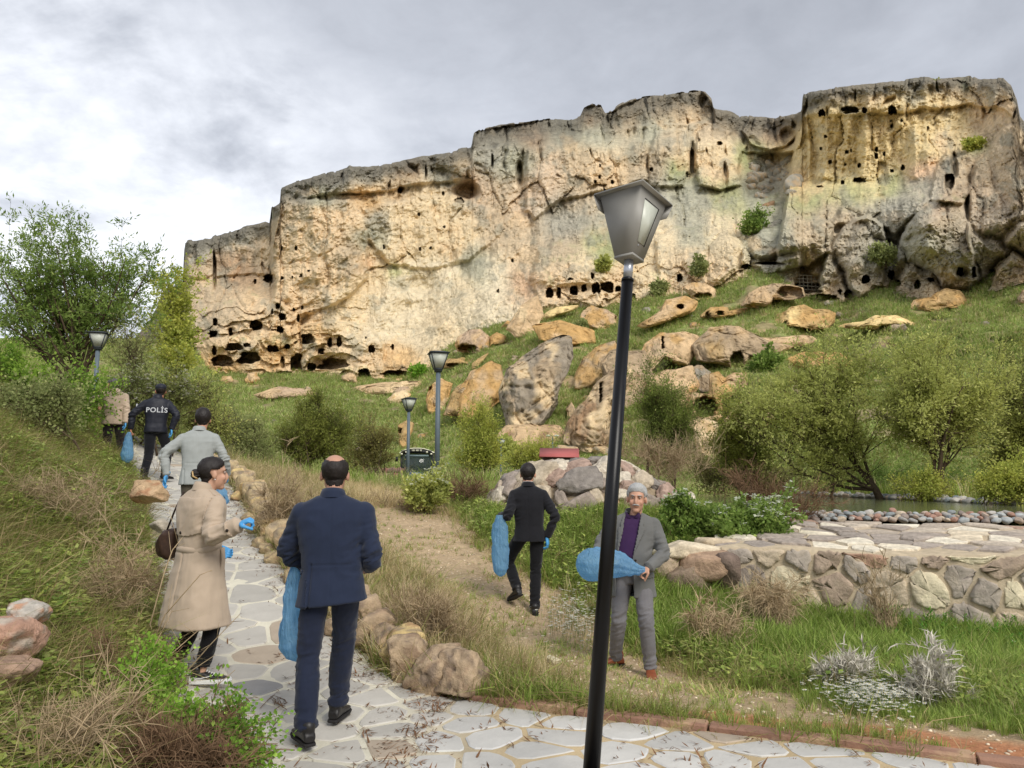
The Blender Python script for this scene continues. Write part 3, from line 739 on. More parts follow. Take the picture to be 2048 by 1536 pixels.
TRACK = np.array([(2.6,5.6),(1.3,6.3),(.7,7.5),(.1,9.4),(-1.3,11.5),(-2.9,17),(-5.6,22),(-9,30),(-14,42)], float)
def seg_dist(x, y, pts):
    d = np.full(np.shape(x), 1e9)
    for a, b in zip(pts[:-1], pts[1:]):
        ab = b - a; t = np.clip(((x - a[0]) * ab[0] + (y - a[1]) * ab[1]) / (ab @ ab), 0, 1)
        d = np.minimum(d, np.hypot(x - a[0] - t * ab[0], y - a[1] - t * ab[1]))
    return d
def make_ground():
    def axis(lo, hi, step, ends):
        a = np.arange(lo, hi + 1e-6, step)
        l = lo - np.cumsum(np.geomspace(step * 1.5, ends, 26)); r = hi + np.cumsum(np.geomspace(step * 1.5, ends, 26))
        return np.concatenate([l[::-1], a, r])
    xs = axis(-10, 10, 0.085, 700); ys = axis(2.6, 20, 0.085, 700)
    X, Y = np.meshgrid(xs, ys)
    Z = gz(X, Y)
    pin = path_in(X, Y)
    Z = Z - 0.035 * sst(pin, -0.06, 0.02)
    # pebbly relief on the earth
    tr = seg_dist(X, Y, TRACK)
    on = sst(-pin, 0.02, 0.1) * (np.abs(X) < 10.5) * (Y < 20.5)
    Z = Z + on * 0.012 * sst(fbm(v3(X * 11, Y * 11, 4), 2), 0.18, 0.42)
    n1 = fbm(v3(X * .8, Y * .8, 1), 4); n2 = fbm(v3(X * 3, Y * 3, 9), 3); n3 = fbm(v3(X * 9, Y * 9, 5), 3)
    soil = lin((178, 152, 120)); dirt = lin((196, 172, 140)); green = lin((104, 116, 58)); straw = lin((176, 158, 112)); red = lin((196, 134, 96))
    C = soil + 0 * X[..., None]
    C = C + (straw - C) * sst(n1, -0.2, 0.2)[..., None] * 0.7
    C = C + (green - C) * (sst(n1 + 0.6 * n2, 0.02, 0.3) * sst(tr, 0.4, 1.3))[..., None] * 0.8
    tm = (1 - sst(tr + 0.5 * n2, 0.8, 1.3))
    C = C + (dirt - C) * tm[..., None] * 0.85
    far = sst(Y, 20, 34)
    C = C + (lin((112, 130, 60)) - C) * far[..., None] * 0.8
    left = 1 - sst(X - xl(Y), -0.8, -0.1)
    C = C + (lin((120, 104, 76)) - C) * (left * (Y < 40))[..., None] * 0.7
    kd = kerb_dist(X, Y)
    w = np.interp(X, [-.5, .8, 1.4, 2.4, 4], [.06, .16, .48, .58, .45]) + 0.08 * n2
    rm = (kd > -0.02) * (1 - sst(kd, w, w + 0.12)) * (X > -.5) * sst(-pin, 0, 0.05)
    C = C + (red - C) * rm[..., None] * 0.9
    C = C * (1 + 0.30 * n3 + 0.15 * n2)[..., None]
    o = mk('ground', v3(X, Y, Z).reshape(-1, 3), gridfaces(*X.shape), ground_mat, cols=np.clip(C * 0.82, 0.01, 1).reshape(-1, 3), smooth=True)
    tag(o, 'bare earth, straw and grass ground around the path', kind='structure')
ground_mat = surf('earth', (.3, .25, .18), rough=0.95, var=0.28, nscale=22, bump=0.02, bscale=38, attr='Col', detail=8, spec=0.1)
make_ground()

# ------------------------------------------------------------------ Voronoi stones
def clip_poly(poly, n, c):
    out = []
    m = len(poly)
    for i in range(m):
        a, b = poly[i], poly[(i + 1) % m]
        da, db = a[0] * n[0] + a[1] * n[1] - c, b[0] * n[0] + b[1] * n[1] - c
        if da <= 0: out.append(a)
        if (da < 0 < db) or (db < 0 < da):
            t = da / (da - db); out.append((a[0] + (b[0] - a[0]) * t, a[1] + (b[1] - a[1]) * t))
    return out
def voronoi(seeds, gap, reach, bounds=None):
    seeds = np.asarray(seeds, float); res = []
    for i, s in enumerate(seeds):
        poly = [(s[0] - reach, s[1] - reach), (s[0] + reach, s[1] - reach), (s[0] + reach, s[1] + reach), (s[0] - reach, s[1] + reach)]
        d = seeds - s; r = np.hypot(d[:, 0], d[:, 1])
        for j in np.argsort(r)[1:26]:
            if r[j] > 2.2 * reach: break
            n = d[j] / r[j]; g = gap[j] if hasattr(gap, '__len__') else gap
            poly = clip_poly(poly, n, n @ ((s + seeds[j]) / 2) - g / 2)
            if len(poly) < 3: break
        if bounds is not None and len(poly) >= 3:
            for (n, c) in bounds(s): poly = clip_poly(poly, n, c)
        res.append(np.array(poly) if len(poly) >= 3 else None)
    return res
def area(p):
    x, y = p[:, 0], p[:, 1]; return 0.5 * abs((x * np.roll(y, -1) - y * np.roll(x, -1)).sum())
def chamfer(p, f=0.16):
    q = []
    for i in range(len(p)):
        a, b, c = p[i - 1], p[i], p[(i + 1) % len(p)]
        q.append(b + (a - b) * f); q.append(b + (c - b) * f)
    return np.array(q)
def dart(n, box, rmin, test=None, r=None, tries=30):
    r = r or rng; pts = []
    x0, x1, y0, y1 = box
    for _ in range(n * tries):
        q = np.array([r.uniform(x0, x1), r.uniform(y0, y1)])
        if test is not None and not test(q): continue
        if all((q[0] - w[0]) ** 2 + (q[1] - w[1]) ** 2 > rmin ** 2 for w in pts[-400:]): pts.append(q)
        if len(pts) >= n: break
    return np.array(pts)

# ------------------------------------------------------------------ paving
flag_mat = surf('flagstone', (.5, .5, .47), rough=0.85, var=0.12, nscale=3.5, bump=0.004, bscale=26, attr='Col', detail=9, spec=0.2, hue=None)
mortar_mat = surf('paving_mortar', (.55, .5, .42), rough=0.95, var=0.14, nscale=6, bump=0.006, bscale=60, attr='Col', detail=8, spec=0.1)
def make_paving():
    # bedding sheet
    xs = np.arange(-11.5, 8.5, 0.1); ys = np.arange(2.2, 20.2, 0.1)
    X, Y = np.meshgrid(xs, ys); pin = path_in(X, Y)
    Z = gz0(X, Y) + 0.004 + 0.004 * fbm(v3(X * 3, Y * 3, 1), 2)
    F = gridfaces(*X.shape)
    keep = (pin.ravel()[F] > -0.07).all(1)
    F = F[keep]
    used = np.unique(F); mp = -np.ones(X.size, int); mp[used] = np.arange(len(used))
    V = v3(X, Y, Z).reshape(-1, 3)[used]
    n = fbm(V * 1.4, 3)[:, None]
    sandy = sst(V[:, 0] - (-.9), 0, 1.0)[:, None] * sst(6.3 - V[:, 1], 0, .6)[:, None]
    pale = lin((226, 220, 200)); sand = lin((206, 184, 146))
    C = (pale + (sand - pale) * sandy) * (1 + 0.22 * n) * 0.82
    o = mk('paved_path', V, mp[F], mortar_mat, cols=C, smooth=True)
    tag(o, 'crazy paving path of pale flagstones', kind='structure')
    r = np.random.default_rng(21)
    inside = lambda q: path_in(q[0], q[1]) > 0.04
    near = dart(190, (-2.9, 5.5, 2.9, 6.4), 0.27, inside, r, 60)
    farp = dart(290, (-11, 0, 6.4, 19.5), 0.34, lambda q: inside(q), r, 60)
    farp = farp[[all(np.hypot(*(near - q).T) > 0.27) for q in farp]]
    seeds = np.concatenate([near, farp])
    border = []
    def borders(s):
        b = []
        if s[0] < 0.2 or s[1] > 6.2:
            for f_, sg in ((xl, -1), (xr, 1)):
                if sg == 1 and s[1] < 5.95: continue
                y0 = s[1]; t_ = np.array([float(f_(y0 + .25) - f_(y0 - .25)), .5]); t_ /= np.linalg.norm(t_)
                n_ = np.array([t_[1], -t_[0]]) * sg; p_ = np.array([float(f_(y0)), y0])
                wob = 0.03 * math.sin(s[1] * 9 + s[0] * 5); b.append((n_, n_ @ p_ - .02 + wob))
        if s[1] < 6.4 and s[0] > -.6: b.append((knor, knor @ KA - .02))
        return b
    cells = voronoi(seeds, 0.034, 0.5, borders)
    mb = MB(); k = 0
    order = np.argsort(seeds[:, 1])
    for i in order:
        p = cells[i]
        if p is None: continue
        s = seeds[i]
        # keep the stone within the paving: pull outside corners in
        q = []
        for a in p:
            a = a.copy()
            for _ in range(6):
                if path_in(a[0], a[1]) > 0.015: break
                a = s + (a - s) * 0.86
            q.append(a)
        p = np.array(q)
        if area(p) < 0.012: continue
        p = chamfer(p, 0.13 + 0.08 * r.random()) + r.normal(0, 0.004, (2 * len(p), 2))
        c = p.mean(0); nn = len(p)
        rad = np.linalg.norm(p - c, axis=1)
        if rad.max() < 0.05: continue
        ins = c + (p - c) * (1 - np.clip(0.011 / rad, 0, .4))[:, None]
        hgt = 0.008 + 0.006 * r.random(); tilt = r.normal(0, 0.012, 2)
        zb = gz0(p[:, 0], p[:, 1]); zi = gz0(ins[:, 0], ins[:, 1])
        tz = ((ins - c) * tilt).sum(1)
        V = np.concatenate([np.c_[p, zb - 0.01], np.c_[p, zb + hgt * 0.55 + ((p - c) * tilt).sum(1)], np.c_[ins, zi + hgt + tz]])
        F = gridfaces(3, nn, True)
        V = V - np.array([c[0], c[1], 0]); cz = float(zi.mean()); V[:, 2] -= cz
        faces = [list(f) for f in F] + [list(range(2 * nn, 3 * nn))]
        whit = s[0] > -0.55 and kerb_dist(*s) < 0 and s[1] < 6
        t = r.random()
        if whit: col = lin((216, 213, 206)) * r.uniform(0.84, 1.04)
        else: col = lin((206, 201, 191)) * r.uniform(0.82, 1.05)
        if t < 0.10: col = lin((196, 180, 160)) * r.uniform(0.8, 1)
        if t > 0.975 and not whit: col = lin((160, 158, 156))
        edge = np.minimum(col * 1.20, 0.75)
        C = np.concatenate([np.repeat((edge * 0.9)[None], nn, 0), np.repeat(edge[None], nn, 0), np.repeat(col[None], nn, 0)]) * 0.80
        if k < 300:
            fo = mk('flagstone', V, faces, flag_mat, o, cols=C, loc=(c[0], c[1], cz))
        else:
            F2 = np.array([f for f in F]); mb.add(V + np.array([c[0], c[1], cz]), F2, C)
            j = np.arange(1, nn - 1); b0 = mb.n - nn
            mb.F3.append(np.stack([np.full(nn - 2, b0), b0 + j, b0 + j + 1], -1))
        k += 1
    if mb.n:
        fo = mb.build('far_flagstones', flag_mat, o); fo['kind'] = 'stuff'
    return o
paving = make_paving()

# ------------------------------------------------------------------ red kerb
def block_mesh(L, W, H, bev, r, n=1):
    bm = bmesh.new(); bmesh.ops.create_cube(bm, size=1)
    for v_ in bm.verts: v_.co = Vector((v_.co.x * L, v_.co.y * W, v_.co.z * H))
    bmesh.ops.bevel(bm, geom=list(bm.edges), offset=bev, segments=n, affect='EDGES', profile=0.6)
    for v_ in bm.verts: v_.co += Vector(r.normal(0, bev * 0.22, 3))
    me = bpy.data.meshes.new('block'); bm.to_mesh(me); bm.free(); return me
kerb_mat = surf('red_kerb_stone', lc(150, 116, 98), rough=0.92, var=0.16, nscale=9, bump=0.006, bscale=50, rand=0.10, spec=0.15, hue=(lc(178, 148, 120), 5.0, 0.54))
def make_kerb():
    r = np.random.default_rng(5)
    k = empty('kerb', (*KA, 0.0), 'low red stone kerb edging the paving below the dirt track', 'kerb')
    s = 0.16; base = KA
    while s < 6.4:
        L = r.uniform(0.62, 0.9)
        c = base + kdir * (s + L / 2) + knor * 0.055
        ang = math.atan2(kdir[1], kdir[0]) + r.normal(0, 0.008)
        z = float(gz0(c[0], c[1]))
        o = link('kerb_stone', block_mesh(L - 0.012, 0.12, 0.17, 0.012, r), kerb_mat, k, loc=(c[0] - KA[0], c[1] - KA[1], z - 0.035 + r.normal(0, .003)), rot=(r.normal(0, .02), 0, ang))
        s += L
make_kerb()

# ------------------------------------------------------------------ rounded / broken stones
def rock_mesh(name, size, r, sub=3, boxy=0.5, rough=0.16, cols=None, freq=1.7, pit=0.0, flat=0.0, attr='Col', mod=None):
    bm = bmesh.new(); bmesh.ops.create_icosphere(bm, subdivisions=sub, radius=1.0)
    V = np.array([v_.co[:] for v_ in bm.verts]); F = np.array([[v_.index for v_ in f.verts] for f in bm.faces]); bm.free()
    n = V.copy()
    e = 2 + 6 * boxy
    V = V / ((np.abs(V) ** e).sum(1) ** (1 / e))[:, None]
    off = r.uniform(0, 90, 3)
    # a few planar cuts make it look broken
    for _ in range(9):
        d = r.normal(size=3); d /= np.linalg.norm(d); h = r.uniform(0.66, 1.0)
        ex = V @ d - h; V = V - np.clip(ex, 0, None)[:, None] * d * 0.93
    disp = rough * (fbm(V * freq + off, 4) + 0.45 * fbm(V * freq * 3.3 + off, 3))
    if pit: disp = disp - pit * sst(fbm(V * freq * 3.0 + off + 9, 3), 0.12, 0.4)
    V = V + n * disp[:, None]
    if mod is not None: V = mod(V)
    V = V * np.asarray(size, float)
    C = None
    if cols is not None:
        cols = [np.asarray(c, float) for c in cols]
        C = cols[0] + 0 * V
        for q, c in enumerate(cols[1:]):
            C = C + (c - C) * sst(fbm(n * (1.6 + q * .5) + off + 5 * q + 3, 4), 0.02, 0.30)[:, None]
        C = C * (1 + 0.25 * fbm(n * 6 + off, 3))[:, None]
        C = np.clip(C, 0.01, 0.85)
    return mesh_data(name, V, F, C, smooth=None if sub > 3 else False)
stone_mat = surf('rough_stone', (.4, .35, .3), rough=0.95, var=0.34, nscale=9, bump=0.03, bscale=16, attr='Col', detail=10, spec=0.12)
def make_low_wall():
    r = np.random.default_rng(12)
    w = empty('low_stone_wall', (-.5, 5.9, 0.0), 'low dry stone wall of rough tan blocks along the right edge of the path', 'stone wall')
    pts = [(y, xr(y) + 0.20) for y in np.linspace(5.85, 18.5, 200)]
    P2 = np.array([(b, a) for a, b in pts]); seg = np.linalg.norm(np.diff(P2, axis=0), axis=1); cum = np.concatenate([[0], np.cumsum(seg)])
    s = 0.02; k = 0
    while s < cum[-1] - 0.3:
        L = r.uniform(0.26, 0.38) if s < 3 else r.uniform(0.22, 0.44)
        c = s + L / 2
        x = np.interp(c, cum, P2[:, 0]); y = np.interp(c, cum, P2[:, 1]); x2 = np.interp(c + .1, cum, P2[:, 0]); y2 = np.interp(c + .1, cum, P2[:, 1])
        ang = math.atan2(y2 - y, x2 - x)
        H = r.uniform(0.29, 0.35) if s < 4 else r.uniform(0.28, 0.4)
        warm = [lin((196, 172, 142)), lin((176, 150, 124)), lin((150, 132, 114))] if s < 3.2 else [lin((206, 184, 144)), lin((186, 160, 128)), lin((158, 142, 122))]
        if k % 5 == 3: warm = [lin((222, 196, 140)), lin((196, 160, 120)), lin((170, 150, 124))]
        me = rock_mesh('stone', (L * 0.55, r.uniform(0.19, 0.23), H * 0.56), r, 4 if s < 4.5 else 3, 0.9, 0.13, [c_ * 0.84 for c_ in warm], 1.5, pit=0.16)
        z = float(gz0(np.array([x]), np.array([y]))[0])
        link('stone', me, stone_mat, w, loc=(x + .5, y - 5.9, z + H * 0.40), rot=(r.normal(0, .07), r.normal(0, .09), ang + r.normal(0, .12)))
        if r.random() < 0.35 and s > 1:   # small packing stone on the path side
            n = np.array([-math.sin(ang), math.cos(ang)]) * 0.24
            me = rock_mesh('stone', (0.13, 0.09, 0.09), r, 3, 0.3, 0.2, [c_ * 0.8 for c_ in warm], 1.5)
            link('stone', me, stone_mat, w, loc=(x + .5 + n[0], y - 5.9 + n[1], z + 0.06), rot=(0, 0, r.uniform(0, 6)))
        s += L * 0.93; k += 1
make_low_wall()

# ------------------------------------------------------------------ retaining wall with the flat stone top
WA, WB, WC = np.array([2.75, 10.65]), np.array([6.05, 9.4]), np.array([11.5, 7.5])
def wpt(s):
    L1 = np.linalg.norm(WB - WA); d1 = (WB - WA) / L1; d2 = (WC - WB) / np.linalg.norm(WC - WB)
    return WA + d1 * s if s < L1 else WB + d2 * (s - L1)
def make_retaining_wall():
    r = np.random.default_rng(33)
    mort = surf('wall_mortar', lc(190, 174, 148), rough=0.95, var=0.25, nscale=9, bump=0.012, bscale=40, spec=0.1)
    L1 = np.linalg.norm(WB - WA); d1 = (WB - WA) / L1; nrm = np.array([d1[1], -d1[0]])   # towards the camera
    bat = 0.10
    zt = lambda s: 0.68 + 0.02 * math.sin(s * 2)
    def face(s, t):          # s along, t height 0..1 -> world
        p = wpt(s); z0 = -0.45; z = z0 + t * (zt(s) - z0)
        q = p - nrm * bat * t
        return np.array([q[0], q[1], z])
    # body: front face grid, top sheet
    ss = np.linspace(0, 8.6, 120); ts = np.linspace(0, 1, 14)
    G = np.array([[face(s, t) for s in ss] for t in ts])
    G += 0.02 * fbm(G * 2.3, 3)[..., None] * np.array([nrm[0], nrm[1], 0])
    topd = np.linspace(0, 1, 16)[1:]
    T = []
    for t in topd:
        row = []
        for s in ss:
            f = face(s, 1); b = 2.3 + 0.12 * s
            row.append([f[0] + 0.25 * t * b, f[1] + t * b, f[2] + 0.22 * t ** 1.2])
        T.append(row)
    T = np.array(T); T[..., 2] += 0.015 * fbm(T * 1.5, 3)
    down = T[-1].copy(); down[:, 2] = 0.3
    A = np.concatenate([G, T, down[None]], 0)
    mb = MB().add(A, gridfaces(*A.shape[:2]))
    end = A[:, 0]                                       # left end
    e2 = end.copy(); e2[:, 2] = -0.6
    mb.add(np.concatenate([end, e2]), np.array([[i, i + 1, len(end) + i + 1, len(end) + i] for i in range(len(end) - 1)]))
    me = mb.data('wall')
    w = link('retaining_wall', me, mort)
    tag(w, 'big rubble stone retaining wall with flat cream and grey stones on its top', 'retaining wall')
    # face stones, seeds read off the photograph (u, v, colour)
    DG, GR, CR, BR, TN, RD = (134,124,118), (166,156,146), (230,218,184), (166,144,126), (200,182,156), (176,132,110)
    tr = [(1515,1144,DG),(1598,1148,CR),(1449,1148,DG),(1681,1112,BR),(1743,1122,GR),(1776,1100,RD),(1700,1160,BR),(1884,1160,CR),(1808,1165,TN),(1847,1236,DG),
          (1942,1142,GR),(1992,1176,GR),(1963,1230,GR),(2014,1125,BR),(2044,1185,CR),(2035,1236,TN),(1640,1195,TN),(1702,1228,GR),(1765,1195,GR),(1482,1188,GR),(1550,1195,BR),
          (1764,1255,DG),(1600,1215,GR),(1900,1105,BR),(1840,1104,GR),(1955,1100,CR),(1620,1108,GR),(1560,1102,TN),(1500,1104,GR),(1456,1108,TN),(1905,1250,GR)]
    seeds, colr = [], []
    for u, v, c in tr:
        vb = np.interp(u, [1440, 2048], [1215, 1290]); vt = np.interp(u, [1440, 2048], [1098, 1108])
        seeds.append(((u - 1440) / 608 * L1 * 1.0, (vb - v) / (vb - vt))); colr.append(c)
    for q in dart(60, (L1 + .1, 8.5, 0.05, 0.95), 0.27, r=r): seeds.append(tuple(q)); colr.append([GR, BR, DG, CR, TN][r.integers(5)])
    for q in [(0.05 + .36 * k, -0.06 + 0.05 * (k % 2)) for k in range(24)]: seeds.append(q); colr.append([GR, BR, DG][r.integers(3)])
    cells = voronoi(np.array(seeds), 0.045, 0.6)
    for (s0, p, c) in zip(seeds, cells, colr):
        if p is None or area(p) < 0.006: continue
        p = np.clip(p, [0.01, -0.15], [8.6, 0.985])
        p = chamfer(p, 0.14); q_ = []
        for i_ in range(len(p)):
            a_, b_ = p[i_], p[(i_ + 1) % len(p)]; q_ += [a_, a_ * .66 + b_ * .34, a_ * .33 + b_ * .67]
        p = np.array(q_) + r.normal(0, .010, (len(q_), 2)); ctr = p.mean(0); nn = len(p)
        rings = []; off = r.uniform(0, 50)
        for f, dz in ((1.0, -0.03), (0.985, 0.04), (0.9, 0.062), (0.7, 0.07), (0.4, 0.072), (0.0, 0.07)):
            q = ctr + (p - ctr) * f
            W = np.array([face(a, b) for a, b in q])
            nz = fbm(v3(q[:, 0] * 5, q[:, 1] * 5, off), 2)
            dd = dz * (0.25 + 0.55 * (off % 1)) + (0.045 * nz if f < 0.95 else 0.02 * nz)
            W[:, 0] += nrm[0] * dd; W[:, 1] += nrm[1] * dd
            rings.append(W)
        V = np.concatenate(rings); c0 = V.mean(0)
        base = (lin(c) * .75 + lin((200, 186, 164)) * .25) * 0.92
        C = base * (1 + 0.3 * fbm(V * 5 + off, 3))[:, None]
        C = C + (lin((200, 184, 160)) * .8 - C) * sst(fbm(V * 3 + off, 3), 0.2, 0.45)[:, None] * 0.4
        mk('stone', V - c0, gridfaces(6, nn, True), stone_mat, w, cols=C, loc=tuple(c0))
    # top stones
    def topw(s, t, h):
        f = face(s, 1); b = 2.3 + 0.12 * s
        return np.array([f[0] + 0.25 * t * b, f[1] + t * b, f[2] + 0.22 * t ** 1.2 + h])
    sd = dart(150, (0.05, 8.4, -0.02, 1.0), 1.0, r=r) if False else None
    pts = []; r_an = lambda a_, b_: 0.7 + 0.5 * math.sin(a_[0] * 7 + a_[1] * 5)
    for _ in range(6000):
        q = np.array([r.uniform(0.0, 8.3), r.uniform(0.0, 2.7)])
        if all((q[0] - w_[0]) ** 2 * r_an(w_, q) + (q[1] - w_[1]) ** 2 > 0.10 for w_ in pts): pts.append(q)
    cells = voronoi(np.array(pts), 0.03, 0.55)
    pal = [(236,224,200),(240,230,208),(168,156,146),(152,142,134),(182,168,152),(230,214,186),(178,144,124),(198,184,166),(164,152,142),(238,228,206)]
    for k, p in enumerate(cells):
        if p is None or area(p) < 0.01: continue
        p = np.clip(p, [0.0, -0.03], [8.4, 2.75]); p = chamfer(p, 0.10) + r.normal(0, .018, (2 * len(p), 2)); ctr = p.mean(0); nn = len(p)
        hh = r.uniform(0.005, 0.05); rings = []
        for f, h in ((1.0, -0.03), (0.98, hh * .7), (0.86, hh), (0.35, hh * 1.1)):
            q = ctr + (p - ctr) * f
            rings.append(np.array([topw(a, b / (2.3 + .12 * a), h) for a, b in q]) + np.array([0, 0, 1]) * (0.012 * fbm(v3(q[:, 0] * 6, q[:, 1] * 6, k), 2))[:, None])
        V = np.concatenate(rings); c0 = V.mean(0)
        C = (lin(pal[r.integers(len(pal))]) * .85 + lin((214, 200, 180)) * .15) * 0.92 * (1 + 0.3 * fbm(V * 4 + k, 3))[:, None]
        F = [list(f) for f in gridfaces(4, nn, True)] + [list(range(3 * nn, 4 * nn))]
        mk('stone', V - c0, F, stone_mat, w, cols=C, loc=tuple(c0))
make_retaining_wall()

def make_flat_slab():
    """pale flat capping stones of the lower shelf left of the wall"""
    r = np.random.default_rng(8)
    e = empty('stone_shelf', (1.9, 10.6, 0.3), 'low shelf of pale flat stones joining the left end of the big wall', 'stone ledge')
    for (u, v, d, sx, sy, sz, c) in [(1372, 1100, 10.9, .46, .36, .13, (230,214,186)), (1435, 1092, 11.3, .34, .3, .12, (214,196,168)), (1410, 1130, 10.6, .34, .28, .2, (190,160,134)),
                                  (1342, 1128, 10.9, .3, .3, .2, (196,176,150)), (1452, 1140, 10.5, .22, .25, .26, (140,122,110)), (1380, 1150, 10.6, .32, .25, .2, (160,140,120))]:
        p = P(u, v, d)
        me = rock_mesh('stone', (sx, sy, sz), r, 3, 0.6, 0.1, [lin(c) * .84, lin(c) * .68])
        link('stone', me, stone_mat, e, loc=(p[0] - 1.9, p[1] - 10.6, p[2] - .3), rot=(r.normal(0, .06), r.normal(0, .06), r.uniform(-.4, .4)))
make_flat_slab()

# ------------------------------------------------------------------ pool
water_m, N_, L_, b_ = new_mat('pool_water')
b_.inputs['Base Color'].default_value = (*lc(104, 108, 78), 1); b_.inputs['Roughness'].default_value = 0.08; b_.inputs['IOR'].default_value = 1.33
_tc = N_.new('ShaderNodeTexCoord'); _nz = N_.new('ShaderNodeTexNoise'); _nz.inputs['Scale'].default_value = 5; _nz.inputs['Detail'].default_value = 4
_bp = N_.new('ShaderNodeBump'); _bp.inputs['Distance'].default_value = 0.02; _bp.inputs['Strength'].default_value = 0.6
L_.new(_tc.outputs['Object'], _nz.inputs['Vector']); L_.new(_nz.outputs['Fac'], _bp.inputs['Height']); L_.new(_bp.outputs[0], b_.inputs['Normal'])
def make_pool():
    V = [(4.3, 13.75, 1.0), (14.5, 11.6, 1.0), (12.1, 17.4, 1.0), (11.75, 33, 1.0), (4.6, 34, 1.0)]
    o = mk('pool_water', V, [list(range(5))], water_m)
    tag(o, 'still green water of the pool', kind='structure')
    r = np.random.default_rng(2)
    peb = surf('cobble', (.4, .38, .36), rough=0.8, var=0.18, nscale=6, bump=0.004, bscale=30, attr='Col', detail=7, spec=0.2)
    pal = [(204,198,188),(176,172,166),(196,176,158),(152,158,158),(214,196,172),(160,146,136),(184,146,128),(188,192,190)]
    vs = [rock_mesh('cobble', (1, .85, .62), r, 3, 0.05, 0.10, [lin(c) * .82, lin(c) * .68], 1.2) for c in pal]
    e = empty('cobble_edging', (4.3, 13.5, 1.0), 'rows of rounded grey and pink cobbles edging the near side of the pool', 'cobble edging')
    a, b = np.array([4.1, 13.65]), np.array([14.6, 11.45]); d = (b - a) / np.linalg.norm(b - a); n = np.array([d[1], -d[0]])
    for row in range(4):
        s = r.uniform(0, .1)
        while s < 10.6:
            sz = r.uniform(0.05, 0.095)
            c = a + d * s + n * (row * 0.15 - 0.05 + r.normal(0, .02))
            link('cobble', vs[r.integers(len(vs))], peb, e, loc=(c[0] - 4.3, c[1] - 13.5, 0.045 - row * 0.03 + r.normal(0, .012)), rot=(r.normal(0, .2), r.normal(0, .2), r.uniform(0, 6.3)), scale=sz)
            s += sz * 1.9
    e = empty('cobble_bank', (12, 17.4, 1.0), 'line of pale cobbles along the far bank of the pool', 'cobble edging')
    pts = np.array([(12.15, 17.0), (11.85, 24), (11.85, 33)])
    for (p0, p1) in zip(pts[:-1], pts[1:]):
        Ls = np.linalg.norm(p1 - p0); s = 0
        while s < Ls:
            sz = r.uniform(0.09, 0.16)
            c = p0 + (p1 - p0) * s / Ls + r.normal(0, .04, 2)
            link('cobble', vs[r.integers(4)], peb, e, loc=(c[0] - 12, c[1] - 17.4, 0.05), rot=(0, 0, r.uniform(0, 6.3)), scale=sz)
            if r.random() < .6: link('cobble', vs[r.integers(4)], peb, e, loc=(c[0] - 12 + .2, c[1] - 17.4, 0.10), rot=(0, 0, r.uniform(0, 6.3)), scale=sz)
            s += sz * 1.8
    tag(mk('pool_bed', [(3.9, 13.9, .55), (15, 11.4, .55), (12.6, 17, .55), (12.2, 34, .55), (4, 35, .55)], [list(range(5))], ground_flat), 'muddy bed of the pool', kind='structure')
ground_flat = surf('mud', lc(110, 98, 72), rough=0.95, var=0.2, nscale=3)
make_pool()

# ------------------------------------------------------------------ stone mound in mid distance
def make_mound():
    r = np.random.default_rng(17)
    cx, cy, cz = 1.45, 14.7, 0.75
    body = mk('x', [(0, 0, 0), (0, 0, 1), (0, 1, 0)], np.array([[0, 1, 2]]), stone_mat); bpy.data.objects.remove(body)
    e = empty('stone_mound', (cx, cy, cz), 'broad mound of cemented mixed stones behind the man in the black suit', 'stone mound')
    def surfp(a, h):     # a angle around, h 0..1 up
        k = 1 - h ** 2.4
        rx, ry = 2.05, 1.25
        top = 1.16 - 0.38 * sst(math.cos(a) * k ** .5, 0.15, 1.0) - 0.12 * sst(-math.cos(a) * k ** .5, .5, 1)
        return np.array([rx * math.cos(a) * k ** .5, ry * math.sin(a) * k ** .5, top * h])
    A = np.linspace(0, 2 * math.pi, 73)[:-1]; H = np.linspace(0, 1, 22)
    V = np.array([[surfp(a, h) for a in A] for h in H]); V = V * (1 + 0.05 * fbm(V * 1.4, 3))[..., None] * 0.97
    C = lin((176, 158, 132)) * 0.8 * (1 + .3 * fbm(V.reshape(-1, 3) * 4, 3))[:, None]
    mk('mortar_core', V.reshape(-1, 3), gridfaces(22, 72, True), stone_mat, e, cols=C)
    pal = [(206,190,166),(222,210,190),(166,152,140),(184,158,142),(150,142,134),(200,172,134),(192,176,156),(176,162,150),(190,172,150)]
    placed = []
    for _ in range(2600):
        a = r.uniform(math.pi * 0.93, math.pi * 2.07); h = r.uniform(0.02, 1.0) ** 0.8
        p = surfp(a, h)
        s = r.uniform(0.16, 0.34)
        if any(np.linalg.norm(p - q) < (s + s2) * 0.72 for q, s2 in placed): continue
        placed.append((p, s))
        nrm = Vector(((surfp(a, h) - np.array([0, 0, .1])) / np.array([2.05, 1.25, 1.1]))).normalized()
        qt = nrm.to_track_quat('Z', 'Y').to_matrix().to_4x4() @ Matrix.Rotation(r.uniform(0, 6.3), 4, 'Z')
        c = lin(pal[r.integers(len(pal))]) * .84
        me = rock_mesh('stone', (s * r.uniform(.95, 1.3), s * r.uniform(.7, 1.0), s * .55), r, 4, 0.5, 0.24, [c, c * .8], 1.6)
        o = link('stone', me, stone_mat, e); o.matrix_local = Matrix.Translation(Vector(p * 1.0)) @ qt
make_mound()

